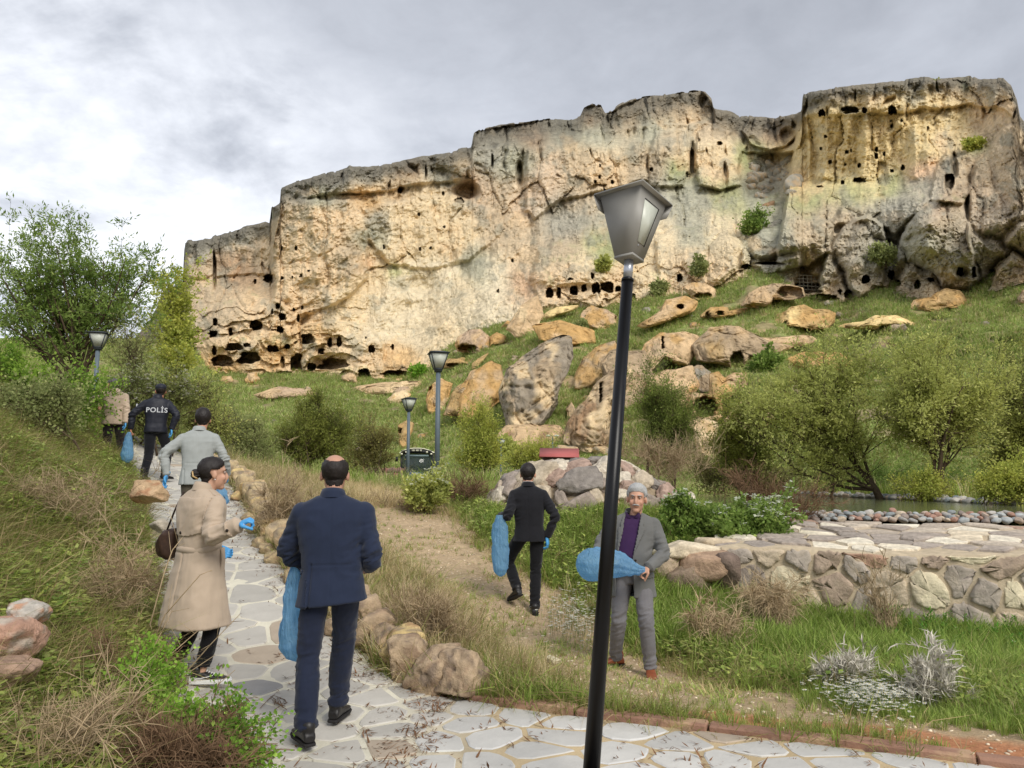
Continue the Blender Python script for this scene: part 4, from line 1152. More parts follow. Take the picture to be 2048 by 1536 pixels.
# ------------------------------------------------------------------ boulders on the slope
def outline_boulder(label, poly, D=None, thick=None, cols=('tan',), caves=(), sub=5, group=None, cat='boulder', rough=1.0, name='boulder', lean=0.75):
    poly = np.array(poly, float)
    x, y = poly[:, 0], poly[:, 1]
    a_ = x * np.roll(y, -1) - np.roll(x, -1) * y; A = a_.sum() / 2
    cu = ((x + np.roll(x, -1)) * a_).sum() / (6 * A); cv = ((y + np.roll(y, -1)) * a_).sum() / (6 * A)
    hp_ = y.max() - y.min()
    Db_ = float(hill_depth(cu, y.max() - 0.10 * hp_)); D = Db_ + (0.4 * hp_) * Db_ / FPX * lean + 0.3
    m = D / FPX
    wpx = x.max() - x.min(); hpx = y.max() - y.min()
    if thick is None: thick = 0.34 * (wpx + hpx) / 2 * m
    bm = bmesh.new(); bmesh.ops.create_icosphere(bm, subdivisions=sub, radius=1.0)
    S = np.array([v_.co[:] for v_ in bm.verts]); F = np.array([[v_.index for v_ in f.verts] for f in bm.faces]); bm.free()
    rb_ = np.random.default_rng(int(abs(cu * 7 + cv * 13)) % 9999)
    for _ in range(16):
        d_ = rb_.normal(size=3); d_ /= np.linalg.norm(d_); h_ = rb_.uniform(0.72, 0.98)
        S = S - np.clip(S @ d_ - h_, 0, None)[:, None] * d_ * 0.9
    th = np.arctan2(-S[:, 2], S[:, 0])              # image angle, v down
    # polar outline of the polygon about its centroid
    ang = np.linspace(-math.pi, math.pi, 181); rad = np.zeros(181)
    for i, t in enumerate(ang):
        d = np.array([math.cos(t), math.sin(t)]); best = 0
        for k in range(len(poly)):
            p0 = poly[k] - (cu, cv); p1 = poly[(k + 1) % len(poly)] - (cu, cv)
            e = p1 - p0; den = d[0] * e[1] - d[1] * e[0]
            if abs(den) < 1e-9: continue
            t1 = (p0[0] * e[1] - p0[1] * e[0]) / den; s = (p0[0] * d[1] - p0[1] * d[0]) / den
            if t1 > 0 and -1e-6 <= s <= 1 + 1e-6: best = max(best, t1)
        rad[i] = best
    rr = np.interp(th, ang, rad)
    rho = np.hypot(S[:, 0], S[:, 2])
    q = rho ** 0.8
    off = (cu * 0.53 + cv * 0.91) % 50
    ph = S[:, 1] * thick                                     # toward/away from camera
    U = cu + rr * q * np.cos(th); Vv = cv + rr * q * np.sin(th)
    X3 = v3((U) * m / (0.22 * wpx * m + 1.2), Vv * m / (0.22 * wpx * m + 1.2), S[:, 1] * 1.5 + off)
    rel = 0.30 * thick * fbm(X3, 4) + 0.10 * thick * rough * fbm(X3 * 3.5, 4) - 0.10 * thick * (ridged(X3 * 1.8 + 7, 3) - .5)
    f1, f2, r_ = worley(X3[:, 0] * 0.9, X3[:, 1] * 0.9, int(off))
    rel = rel + 0.12 * thick * (ridged(X3 * 4 + 3, 3) - .4) * -1 + 0.06 * thick * fbm(X3 * 9, 3) + 0.10 * thick * (1 - sst(f2 - f1, 0, 0.12)) + 0.10 * thick * (r_ - .5)
    sgn = np.where(S[:, 1] < 0, 1.0, -1.0)
    cav = np.zeros(len(S))
    for (a, b, w, h) in caves:
        rx = np.abs(U - a) / (w / 2); ry = np.abs(Vv - b) / (h / 2)
        rc = (rx ** 2.6 + ry ** 2.6) ** (1 / 2.6) + 0.22 * pn(v3(U / (w * .2 + 3), Vv / (h * .2 + 3), off))
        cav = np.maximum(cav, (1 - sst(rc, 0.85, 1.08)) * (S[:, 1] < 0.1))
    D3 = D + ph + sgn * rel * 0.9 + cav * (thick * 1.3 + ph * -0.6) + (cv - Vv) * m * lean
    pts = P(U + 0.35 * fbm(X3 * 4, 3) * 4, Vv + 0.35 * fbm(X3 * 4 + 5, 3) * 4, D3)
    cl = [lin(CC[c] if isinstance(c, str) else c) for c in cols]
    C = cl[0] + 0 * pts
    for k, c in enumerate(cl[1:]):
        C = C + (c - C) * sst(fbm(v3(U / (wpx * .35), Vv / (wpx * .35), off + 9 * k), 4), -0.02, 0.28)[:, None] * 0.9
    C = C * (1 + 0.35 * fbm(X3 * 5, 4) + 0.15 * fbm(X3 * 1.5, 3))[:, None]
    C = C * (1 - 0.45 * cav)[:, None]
    c0 = P(cu, cv, D)
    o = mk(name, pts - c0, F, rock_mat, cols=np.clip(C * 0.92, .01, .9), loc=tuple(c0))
    tag(o, label, cat, group)
    return o
def z3(pts, ox=850, oy=560, s=3.072): return [(ox + a / s, oy + b / s) for a, b in pts]
def z4(pts): return z3(pts, 1400, 560, 3.0725)
def z8(pts): return z3(pts, 1000, 130, 2.9257)
OR = (190,160,112); GT = (158,146,128)
outline_boulder('huge grey-tan boulder with creamy underside, widest rock in the middle of the slope', z3([(640,430),(740,375),(840,335),(910,340),(942,450),(900,580),(850,700),(830,760),(800,830),(740,900),(640,985),(560,985),(500,930),(490,850),(455,740),(450,640),(480,540)]), 62, 4.5, (GT,'gtan','cream'), [], 6)
outline_boulder('orange-tan slab with a dark hollow beneath, left of the huge grey boulder', z3([(450,560),(490,640),(500,760),(480,850),(420,840),(330,830),(200,840),(105,835),(150,700),(210,640),(320,600)]), 64, 3.2, (OR,'ochre','gtan'), [(850+350/3.072,560+770/3.072,78,26)], 6)
outline_boulder('square tan block below the third street lamp, a dark notch in its left side', z3([(20,650),(100,600),(180,630),(160,690),(120,830),(20,820),(5,740)]), 66, 2.0, ('ochre','tan'), [(850+15/3.072,560+650/3.072,16,22)])
outline_boulder('upright boulder with a bright orange top in the middle of the slope', z3([(930,530),(960,470),(1040,410),(1170,370),(1200,440),(1190,520),(1100,580),(1040,660),(990,690),(910,680),(905,600)]), 68, 2.6, ('gtan',OR,'ochre'), [], 5)
outline_boulder('tall cracked boulder reaching down to the red roof behind the near lamp post', z3([(1170,540),(1270,495),(1290,560),(1230,680),(1190,800),(1150,1000),(1110,1110),(1000,1115),(900,1060),(845,1010),(870,880),(920,800),(1060,620)]), 60, 3.4, ('gtan','brown','cream'), [(850+1080/3.072,560+690/3.072,3,40)], 6)
outline_boulder('small leaning stone beside the tall cracked boulder', z3([(865,790),(900,750),(930,800),(920,860),(880,870)]), 61, 0.8, ('gtan','tan'), [], 4)
outline_boulder('wide rounded boulder just right of the lamp post, tan with a dark joint', z3([(1290,520),(1350,390),(1450,320),(1600,305),(1690,340),(1680,430),(1620,530),(1540,520),(1440,480),(1370,490),(1340,640),(1300,650)]), 70, 3.2, ('tan','ochre','gtan'), [(850+1460/3.072,560+380/3.072,3,26)], 5)
outline_boulder('pitted boulder with an oval dark cave at its right foot', z4([(-60,400),(20,330),(60,290),(150,280),(235,282),(330,330),(440,380),(590,400),(510,450),(480,525),(400,470),(310,555),(190,545),(80,520),(-20,500)]), 72, 3.6, ('gtan','tan',OR), [(1473,722,26,36)], 6)
outline_boulder('round grey boulder above the black cave mouth', z3([(1570,570),(1620,525),(1700,520),(1760,560),(1790,640),(1780,720),(1700,735),(1640,690)]), 63, 2.2, ('gtan','grey'), [], 5)
outline_boulder('orange rock wall pierced by the black square cave mouth', z3([(1740,550),(1800,545),(1850,590),(1900,555),(1990,560),(1990,640),(1900,700),(1840,760),(1840,850),(1800,900),(1720,900),(1620,880),(1600,780),(1640,690),(1740,700)]), 65, 2.6, (OR,'ochre','tan'), [(1410,814,46,38)], 6)
outline_boulder('pale rock pillar with orange lichen below the black square cave mouth', z3([(1600,890),(1650,850),(1740,850),(1810,880),(1800,960),(1760,1060),(1740,1125),(1680,1110),(1650,1010),(1650,920)]), 60, 1.6, ('cream',OR,'tan'), [])
outline_boulder('long orange-crusted boulder with a deep dark gap under it', z4([(318,300),(400,235),(460,200),(560,165),(640,150),(700,178),(780,180),(835,200),(830,250),(800,300),(700,310),(640,345),(500,345),(400,330)]), 86, 3.4, (OR,'ochre','yellow'), [(1400+530/3.07,560+312/3.07,96,14),(1543,648,8,9),(1570,647,7,9)], 6)
outline_boulder('flat yellow boulder with a dark slot, right of the long orange-crusted boulder', z4([(830,290),(900,262),(1000,255),(1080,212),(1200,215),(1280,245),(1330,268),(1280,312),(1180,318),(1100,305),(950,305)]), 84, 2.6, ('yellow',OR), [(1400+1190/3.07,560+292/3.07,60,9)], 5)
outline_boulder('lumpy ochre boulder at the foot of the cliff with a small doorway above it', z4([(1275,180),(1310,120),(1420,105),(1450,70),(1500,45),(1600,60),(1640,110),(1665,160),(1600,185),(1500,190),(1430,215),(1340,205)]), 98, 2.8, ('ochre','tan',OR), [(1400+1545/3.07,560+180/3.07,28,6)], 5)
outline_boulder('boulder hollowed out like a box under a rock roof', z4([(245,160),(300,80),(390,30),(450,20),(560,25),(645,45),(655,105),(560,125),(450,125),(430,165),(380,185)]), 100, 3.4, ('tan','ochre','gtan'), [(1400+555/3.07,560+78/3.07,56,24)], 6)
outline_boulder('small pale stone lying in front of the wire-meshed cave', z4([(750,140),(780,122),(840,126),(862,155),(820,165),(765,158)]), 97, .9, ('grey','pale'), [], 4)
outline_boulder('low ochre ledge with two small arched niches', z4([(-20,230),(30,180),(60,165),(170,165),(180,190),(300,165),(390,175),(380,200),(250,215),(160,235),(40,240)]), 88, 2.0, (OR,'ochre'), [(1415,630,9,11),(1440,626,12,10)], 5)
outline_boulder('mushroom-shaped boulder with a dark cave under its brow', z8([(1060,1300),(1120,1270),(1200,1275),(1260,1310),(1275,1360),(1240,1390),(1150,1385),(1110,1350)]), 95, 2.2, ('tan','ochre'), [(1405,592,34,11)], 5)
outline_boulder('tumbled tan rocks sloping down left of the mushroom-shaped boulder', z3([(1270,290),(1360,240),(1440,190),(1480,120),(1600,95),(1690,130),(1660,190),(1560,240),(1440,280),(1330,310)]), 84, 2.6, ('tan','ochre','brown'), [(1360,612,12,8)], 5)
outline_boulder('triangular ochre rock on the slope above the orange-topped boulder', z3([(930,270),(960,190),(1020,150),(1100,170),(1180,220),(1180,300),(1090,320),(980,310)]), 82, 2.6, ('ochre','pink','tan'), [(1237,636,14,8)], 5)
outline_boulder('thin orange ledge below the row of arched caves', z3([(700,250),(740,200),(820,160),(960,150),(930,180),(820,220),(740,260)]), 90, 1.4, ('yellow',OR), [], 4)
outline_boulder('pinkish boulder with a wide dark cave, right of the second tall lamp', z3([(180,400),(200,350),(270,305),(340,300),(400,350),(410,420),(370,470),(320,470),(240,450),(190,440)],850,560), 88, 2.6, ('pink','tan','ochre'), [(935,697,36,16)], 5)
outline_boulder('small yellow boulder with a cave beside the pinkish one', z3([(390,350),(440,320),(500,345),(510,385),(450,410),(400,415)]), 87, 1.6, ('ochre',OR), [(990,692,16,7)], 4)
outline_boulder('low orange slab with a black gap under it behind the second tall lamp', z3([(100,510),(150,480),(240,475),(330,510),(290,545),(200,540),(110,545)]), 85, 1.8, (OR,'ochre'), [(915,731,44,7)], 5)
outline_boulder('ochre spur running down from the pinkish boulder', z3([(290,510),(330,480),(400,440),(360,500),(300,560),(285,545)]), 84, 1.0, (OR,), [], 4)
outline_boulder('orange rock face standing in the bushes left of the tractor', [(795,850),(812,838),(828,846),(822,880),(808,905),(798,890)], 60, 1.4, (OR,'ochre'), [(800,862,8,10)], 4)
outline_boulder('pale stepped rocks left of the row of lamps', [(770,800),(790,783),(812,780),(824,790),(806,802),(784,812)], 74, 1.0, ('cream','ochre'), [], 4)
outline_boulder('rounded pinkish stone on the terrace wall below the cave rooms', [(786,782),(800,772),(818,772),(824,788),(808,794),(790,794)], 84, 1.2, ('pink','tan'), [], 4)
outline_boulder('brown split rock at the right edge of the frame high on the slope', [(2030,596),(2046,580),(2070,575),(2085,600),(2060,612),(2036,608)], 84, 1.6, ('gtan','brown'), [], 4)
outline_boulder('orange boulder directly below the outcrop with a black gap', [(512,735),(520,712),(548,700),(566,704),(572,730),(560,748),(530,752)], 132, 3.5, (OR,'ochre'), [(532,744,34,9)], 5)
outline_boulder('triangular pale rock at the left foot of the outcrop', [(488,760),(496,745),(512,742),(522,758),(515,772),(492,772)], 122, 2.0, ('ochre','tan'), [], 4)
outline_boulder('small orange stone in the grass at the far left foot of the outcrop', [(438,762),(446,752),(462,752),(468,762),(452,770)], 118, 1.4, (OR,'tan'), [], 4)
outline_boulder('leaning triangular stone beside the low doorway', [(682,752),(700,745),(712,750),(716,768),(700,766),(684,760)], 124, 1.6, ('tan','gtan'), [], 4)
outline_boulder('dark angular stone on the scree above the dark green bush', z8([(1510,830),(1560,800),(1610,790),(1620,850),(1580,855)]), 128, 2.0, ('brown','gtan'), [], 4)
outline_boulder('rounded grey stone on the scree right of the dark angular one', z8([(1695,840),(1710,815),(1760,808),(1790,835),(1770,858),(1720,860)]), 128, 2.0, ('grey',), [], 4)
outline_boulder('leaning grey slab face with dark vertical stains above the meshed cave', z8([(1410,1060),(1480,980),(1560,930),(1640,900),(1740,930),(1830,960),(1880,1040),(1820,1090),(1720,1110),(1640,1130),(1520,1150),(1490,1120),(1430,1090)]), 108, 5.0, ('grey','gtan','lich'), [], 6)

def slope_rocks():
    r = np.random.default_rng(91)
    vs = [rock_mesh('slope_rock', (1, .8, .6), r, 3, .35, .22, [lin(c) * .9, lin(CC['grey']) * .85]) for c in ((206,178,138),(190,170,142),(208,166,112),(170,160,144))]
    n = 0
    while n < 90:
        u = r.uniform(420, 2048); vb = float(pl(BASE_PTS, u)); v = vb + 8 + (930 - vb) * r.random() ** 1.6
        D = float(hill_depth(u, v)); s = r.uniform(.25, .9) * (1.5 if r.random() < .15 else 1)
        if fbm(np.array([[u / 120, v / 60, 3.3]]), 2)[0] < -.02: continue
        o = link('slope_rock', vs[n % 4], rock_mat, loc=tuple(P(u, v, D) + (0, 0, .1 * s)), rot=(r.normal(0, .2), r.normal(0, .2), r.uniform(0, 6)), scale=s)
        tag(o, 'small tan rock lying in the grass of the slope below the cliff', 'rock', 'small rocks strewn over the green slope'); n += 1
slope_rocks()
for lab, poly, cl in (('tan broken outcrop filling the gap left of the huge grey-tan boulder', [(905,800),(940,740),(985,705),(1010,720),(1005,800),(960,850),(915,850)], ('ochre','tan')),
    ('low broken ledge of tan rock at the foot of the huge grey-tan boulder', [(985,880),(1010,850),(1060,845),(1120,850),(1150,890),(1100,905),(1020,905)], ('tan','brown')),
    ('shadowed tan rock wedge between the upright orange-topped boulder and the wide rounded one', [(1190,720),(1230,690),(1290,700),(1310,760),(1290,830),(1220,830)], ('gtan','tan')),
    ('pale stepped rock between the round grey boulder and the wide rounded one', [(1290,760),(1330,730),(1385,730),(1400,770),(1370,830),(1310,830)], ('tan','ochre')),
    ('rough tan ledge above the huge grey-tan boulder', [(1060,650),(1120,640),(1190,660),(1200,690),(1130,700),(1070,680)], ('ochre','tan')),
    ('jagged tan outcrop left of the arched cave row', [(1010,660),(1040,610),(1075,590),(1090,630),(1070,670),(1030,680)], ('tan','cream')),
    ('long broken tan ledge under the long orange-crusted boulder', [(1400,690),(1450,672),(1540,676),(1620,668),(1640,684),(1560,700),(1450,706)], ('tan','ochre')),
    ('terrace of tan blocks below the cave rooms', [(690,775),(760,764),(850,760),(900,770),(890,790),(800,790),(720,790)], ('tan','cream')),
    ('broken wall of pale stones in the grass left of the terrace blocks', [(500,790),(560,772),(620,776),(640,790),(580,800),(520,802)], ('tan','pink')),
    ('tan rock step right of the pale rock pillar', [(1440,850),(1480,800),(1530,800),(1550,840),(1500,880),(1450,890)], ('tan','brown')),
    ('ochre rock shoulder behind the pitted boulder', [(1560,720),(1600,700),(1680,705),(1720,725),(1680,745),(1600,745)], ('ochre','tan'))):
    outline_boulder(lab, poly, cols=cl, cat='outcrop', name='outcrop', rough=1.6)
# ================================================================== vegetation
def leaf_mat(name, col, rough=0.6, trans=0.52, var=0.25, rand=0.25, attr=None, spec=0.25):
    return surf(name, col, rough=rough, var=var, nscale=5, attr=attr, rand=rand, trans=trans, spec=spec, detail=3)
bark_mat = surf('bark', lc(84, 72, 58), rough=0.95, var=0.3, nscale=14, bump=0.01, bscale=40, spec=0.1)
twig_mat = surf('dry_twig', lc(168, 148, 118), rough=0.9, var=0.25, nscale=9, spec=0.1, rand=0.15)
brown_twig_mat = surf('brown_twig', lc(120, 96, 74), rough=0.9, var=0.3, nscale=9, spec=0.1)
grey_twig_mat = surf('silver_twig', lc(196, 190, 176), rough=0.9, var=0.2, nscale=12, spec=0.1)

def blade_strip(base, tip, mid, w, side):
    """vectorised ribbons: arrays (n,3); two quads narrowing to a triangle"""
    n = len(base); w = np.broadcast_to(w, (n,))[:, None]
    V = np.stack([base - side * w, base + side * w, mid - side * w * .75, mid + side * w * .75, tip], 1)
    i = np.arange(n)[:, None] * 5
    return V.reshape(-1, 3), i + np.array([[0, 1, 3, 2]]), i + np.array([[2, 3, 4]])
def unit(v): return v / (np.linalg.norm(v, axis=-1, keepdims=True) + 1e-9)
def tuft_mesh(name, r, n=16, h=0.25, spread=0.5, w=0.004, root=0.05, cols=((.1, .14, .04),), hv=0.4, droop=0.25, tipcol=None):
    a = r.uniform(0, 2 * math.pi, n); rr = root * np.sqrt(r.random(n))
    base = v3(np.cos(a) * rr, np.sin(a) * rr, -0.02)
    H = h * (1 - hv * r.random(n)); a2 = a + r.normal(0, .8, n); ln = spread * r.random(n) ** .7 * H
    mid = base + v3(np.cos(a2) * ln * .35, np.sin(a2) * ln * .35, H * .6)
    tip = base + v3(np.cos(a2) * ln, np.sin(a2) * ln, H * (1 - droop * r.random(n)))
    side = unit(v3(-np.sin(a2 + r.normal(0, .7, n)), np.cos(a2), 0 * a2))
    V, F4, F3 = blade_strip(base, tip, mid, w * r.uniform(.7, 1.3, n), side)
    c = np.array([cols[k] for k in r.integers(0, len(cols), n)])
    C = np.repeat(c, 5, 0).reshape(n, 5, 3).copy()
    if tipcol is not None: C[:, 4] = tipcol
    return mesh_data(name, V, [F4, F3], C.reshape(-1, 3))

def scatter(name, label, variants, pts, scale, rot=None, idx=None, mat=None, kind='stuff', seed=0):
    """instances a few small source meshes on many points with geometry nodes"""
    r = np.random.default_rng(seed); n = len(pts)
    src = bpy.data.collections.new(name + '_source')
    for k, me in enumerate(variants):
        ob = bpy.data.objects.new('%s_source_%02d' % (name, k), me)
        if mat is not None and not me.materials: me.materials.append(mat)
        src.objects.link(ob)
    me = bpy.data.meshes.new(name)
    me.vertices.add(n); me.vertices.foreach_set('co', np.asarray(pts, np.float32).reshape(-1))
    if rot is None: rot = np.stack([r.normal(0, .12, n), r.normal(0, .12, n), r.uniform(0, 6.28, n)], 1)
    a = me.attributes.new('rot', 'FLOAT_VECTOR', 'POINT'); a.data.foreach_set('vector', np.asarray(rot, np.float32).reshape(-1))
    sc = np.asarray(scale, np.float32)
    if sc.ndim == 1: sc = np.repeat(sc[:, None], 3, 1)
    a = me.attributes.new('scl', 'FLOAT_VECTOR', 'POINT'); a.data.foreach_set('vector', sc.reshape(-1))
    if idx is None: idx = r.integers(0, len(variants), n)
    a = me.attributes.new('idx', 'INT', 'POINT'); a.data.foreach_set('value', np.asarray(idx, np.int32))
    me.update()
    o = link(name, me)
    ng = bpy.data.node_groups.new(name + '_nodes', 'GeometryNodeTree')
    ng.interface.new_socket('Geometry', in_out='INPUT', socket_type='NodeSocketGeometry')
    ng.interface.new_socket('Geometry', in_out='OUTPUT', socket_type='NodeSocketGeometry')
    N, L = ng.nodes, ng.links
    gi = N.new('NodeGroupInput'); go = N.new('NodeGroupOutput')
    ci = N.new('GeometryNodeCollectionInfo'); ci.inputs['Collection'].default_value = src
    ci.inputs['Separate Children'].default_value = True; ci.inputs['Reset Children'].default_value = True
    ip = N.new('GeometryNodeInstanceOnPoints'); ip.inputs['Pick Instance'].default_value = True
    def att(nm, ty):
        x = N.new('GeometryNodeInputNamedAttribute'); x.data_type = ty; x.inputs['Name'].default_value = nm
        return x.outputs['Attribute']
    L.new(gi.outputs[0], ip.inputs['Points']); L.new(ci.outputs[0], ip.inputs['Instance'])
    L.new(att('idx', 'INT'), ip.inputs['Instance Index']); L.new(att('scl', 'FLOAT_VECTOR'), ip.inputs['Scale'])
    e2r = N.new('FunctionNodeEulerToRotation'); L.new(att('rot', 'FLOAT_VECTOR'), e2r.inputs[0]); L.new(e2r.outputs[0], ip.inputs['Rotation'])
    L.new(ip.outputs[0], go.inputs[0])
    md = o.modifiers.new('scatter', 'NODES'); md.node_group = ng
    return tag(o, label, kind=kind)

gr_mat = leaf_mat('grass_blade', (0.1, .14, .04), attr='Col', rand=0.22, trans=0.35)
G1, G2, G3 = lin((146, 168, 78)) , lin((172, 184, 104)), lin((122, 148, 64))
S1, S2, S3 = lin((220, 204, 160)), lin((204, 184, 136)), lin((180, 160, 118))
def make_grass():
    r = np.random.default_rng(77)
    gv = [tuft_mesh('grass_tuft', r, 18, .26, .8, .0042, .07, (G1, G2, G3, G1, S2), .5, .35) for _ in range(5)]
    lv = [tuft_mesh('lush_tuft', r, 22, .38, .7, .0055, .08, (G1, G3, G1, G2), .5, .35) for _ in range(5)]
    sv = [tuft_mesh('straw_tuft', r, 14, .42, .9, .0022, .06, (S1, S2, S1, S3), .6, .5) for _ in range(5)]
    tv = [tuft_mesh('low_tuft', r, 14, .085, 1.6, .0045, .08, (G2, S2, G1, S3), .6, .3) for _ in range(4)]
    mv = [tuft_mesh('weed_tuft', r, 20, .26, 2.2, .0030, .10, (S3, lin((160,156,92)), lin((140,150,74)), lin((124,138,62)), lin((150,128,94))), .6, .7) for _ in range(5)]
    # --- sampled points with a density function of place
    N_ = 420000
    X = r.uniform(-11, 11, N_); Y = 3.0 + 21.0 * r.random(N_) ** 1.15
    # keep the part of the ground that the view (and a step beside it) takes in
    k = np.abs(X) < Y * 0.78 + 0.9
    X, Y = X[k], Y[k]
    pin = path_in(X, Y); k = pin < -0.03; X, Y, pin = X[k], Y[k], pin[k]
    tr = seg_dist(X, Y, TRACK); kd = kerb_dist(X, Y)
    # nothing grows on the wall top, in the pool or on the mound
    d1 = (WB - WA) / np.linalg.norm(WB - WA)
    sw = (X - WA[0]) * d1[0] + (Y - WA[1]) * d1[1]; tw = -(X - WA[0]) * d1[1] + (Y - WA[1]) * d1[0]
    inwall = (sw > -.1) & (tw > -0.12) & (tw < 2.9)
    water = (X > 3.9) & (Y > 12.6 - .2 * (X - 4.3)) & (X < 12.2)
    mound = ((X - 1.45) / 2.1) ** 2 + ((Y - 14.7) / 1.3) ** 2 < 1
    k = ~(inwall | water | mound); X, Y, pin, tr, kd, sw, tw = [a[k] for a in (X, Y, pin, tr, kd, sw, tw)]
    n1 = fbm(v3(X * .9, Y * .9, 3), 3); n2 = fbm(v3(X * 2.6, Y * 2.6, 8), 3)
    left = X < xl(Y)
    between = (~left) & (pin < 0) & (seg_side(X, Y) < 0)          # between low wall and track
    rgt = (~left) & ~between
    Z = gz(X, Y)
    u = r.random(len(X)); nearf = np.clip(9.0 / Y, .35, 1.3)
    pts = v3(X, Y, Z)
    kw_ = np.interp(X, [-.5, .8, 1.4, 2.4, 4], [.12, .26, .60, .72, .60]); kd = np.where(rgt | between, kd - kw_, kd)
    wallfoot = rgt & (sw > -0.8) & (tw < 0) & (tw > -2.6)
    # lush green: left bank patches, foot of the big wall, right of the track
    dl = np.zeros(len(X))
    dl += left * (0.20 + 0.6 * sst(n1, -.1, .2))
    dl += (rgt * sst(tr, .6, 1.2) * sst(Y, 7.2, 8.8)) * 0.75 * (0.4 + 0.6 * sst(n1, -.3, .1))
    dl += rgt * .7 * sst(X, 1.9, 2.8) * sst(kd, .0, .35) + wallfoot * 0.6 * sst(kd, 0.4, 1.2)
    dl += between * 0.5 * (np.exp(-((pin + .25) / .22) ** 2) * 1.0 + 0.12)
    m = u < dl * 0.42 * nearf
    scl = r.uniform(.55, 1.15, m.sum()) * np.where(left[m], .72, 1.0) * np.where(wallfoot[m], 1.25, 1.0) * np.where(between[m], .75, 1) * np.where(left[m], .95, 1) * np.clip(.35 + sst(tr[m], .5, 1.6), .4, 1)
    scatter('green_grass', 'lush green grass by the walls and on the banks', lv + gv, pts[m], scl, mat=gr_mat, seed=1)
    u = r.random(len(X)); dm = left * .85 + between * .25 * sst(tr, .6, 1.1) + rgt * .2 * sst(tr, .6, 1.2) * sst(kd, .2, 1.0)
    m = u < dm * .5 * nearf
    scatter('matted_weeds', 'matted olive and straw coloured weeds on the left bank', mv, pts[m], r.uniform(.6, 1.3, m.sum()), rot=np.stack([r.normal(0, .35, m.sum()), r.normal(0, .35, m.sum()), r.uniform(0, 6.28, m.sum())], 1), mat=gr_mat, seed=11)
    def leafmat(rr):
        mb = MB()
        for _ in range(26):
            a = rr.uniform(0, 6.28); q = rr.random() ** .5 * .14; c = np.array([math.cos(a) * q, math.sin(a) * q, rr.uniform(.02, .16)]); b_ = rr.uniform(0, 6.28); L_1 = rr.uniform(.015, .035)
            d_ = np.array([math.cos(b_), math.sin(b_), rr.uniform(-.2, .5)]) * L_1; s_ = np.array([-math.sin(b_), math.cos(b_), rr.normal(0, .3)]) * L_1 * .42
            mb.add([c - d_, c + s_, c + d_, c - s_], np.array([[0, 1, 2, 3]]), (G1, G2, lin((176, 186, 96)), G3)[rr.integers(4)])
        return mb.data('leaf_clump')
    u = r.random(len(X)); m = u < (left * .55 * sst(fbm(v3(X * 1.2, Y * 1.2, 31), 3), -.25, .15) + rgt * (kd > .15) * .14 * sst(tr, .8, 1.4)) * 1.0 * nearf
    scatter('leafy_weed_cover', 'low leafy green weeds among the dry stalks of the left bank', [leafmat(r) for _ in range(5)], pts[m], r.uniform(.7, 1.5, m.sum()), mat=gr_mat, seed=12)
    # straw
    u = r.random(len(X)); ds = np.zeros(len(X))
    ds += left * (0.12 + .35 * sst(n2, 0, .3))
    ds += between * (0.95 * sst(tr, .6, 1.2)) * (.5 + .5 * sst(n2, -.3, .1)) * sst(Y, 5.8, 6.5)
    ds += rgt * sst(tr, .5, 1.1) * .32 * sst(n2, -.1, .3) * sst(kd, .3, 1.2)
    ds += (Y > 13.5) * .3
    ds *= np.where(rgt & (X < 2.4) & (Y < 8.6), .3, 1)
    m = u < ds * 0.40 * nearf
    scl = r.uniform(.45, 1.1, m.sum()) * np.where(between[m], .95, .85) * np.where(left[m], .8, 1)
    rt = np.stack([r.normal(0, .32, m.sum()), r.normal(0, .32, m.sum()), r.uniform(0, 6.28, m.sum())], 1)
    scatter('straw', 'pale dry straw grass between the low wall and the dirt track', sv, pts[m], scl, rot=rt, mat=gr_mat, seed=2)
    # short growth on the earth
    u = r.random(len(X)); dt = (0.12 + 0.5 * sst(n1 + .5 * n2, 0.0, .3)) * sst(kd, .0, .15) * (~left)
    dt *= np.where(tr < .7, .4, 1) * (kd > 0)
    m = u < dt * 0.5 * nearf
    scatter('short_grass', 'short patchy grass on the bare earth', tv, pts[m], r.uniform(.5, 1.3, m.sum()), mat=gr_mat, seed=3)
    # farther meadow
    n = 26000
    X = r.uniform(-36, 40, n); Y = r.uniform(20, 54, n); k = np.abs(X) < Y * .8; X, Y = X[k], Y[k]
    k = ~((X > 3.9) & (X < 12.3) & (Y < 34)); X, Y = X[k], Y[k]
    scatter('meadow_grass', 'rough grass in the flat ground before the slope', lv + sv, v3(X, Y, gz(X, Y) - .05), r.uniform(1.2, 2.6, len(X)), mat=gr_mat, seed=4)
    # slope: coarse clumps
    n = 52000
    U = r.uniform(-100, 2150, n); vb = pl(BASE_PTS, U); Vv = vb - 6 + (985 - vb) * r.random(n) ** 1.2
    D = hill_depth(U, Vv) ; q = v3(U * D / FPX / 6, Vv * D / FPX / 3, D / 9); D = D - 1.0 * fbm(q, 4) - 0.6 * fbm(q * 4, 3)
    k = fbm(q * 1.2 + 21, 4) < .24; U, Vv, D = U[k], Vv[k], D[k]
    hv = [tuft_mesh('slope_tuft', r, 16, .55, 1.5, .035, .4, (lin((164, 184, 100)), lin((186, 194, 126)), lin((144, 166, 86)), lin((196, 188, 138))), .5, .4) for _ in range(5)]
    scatter('slope_grass', 'coarse green grass clumps covering the slope', hv, P(U, Vv, D), r.uniform(.5, 1.3, len(U)) * (.6 + D / 160), mat=gr_mat, seed=5)
def seg_side(x, y):
    """negative to the left of the track"""
    tx = np.interp(y, TRACK[:, 1], TRACK[:, 0]); return x - tx
make_grass()

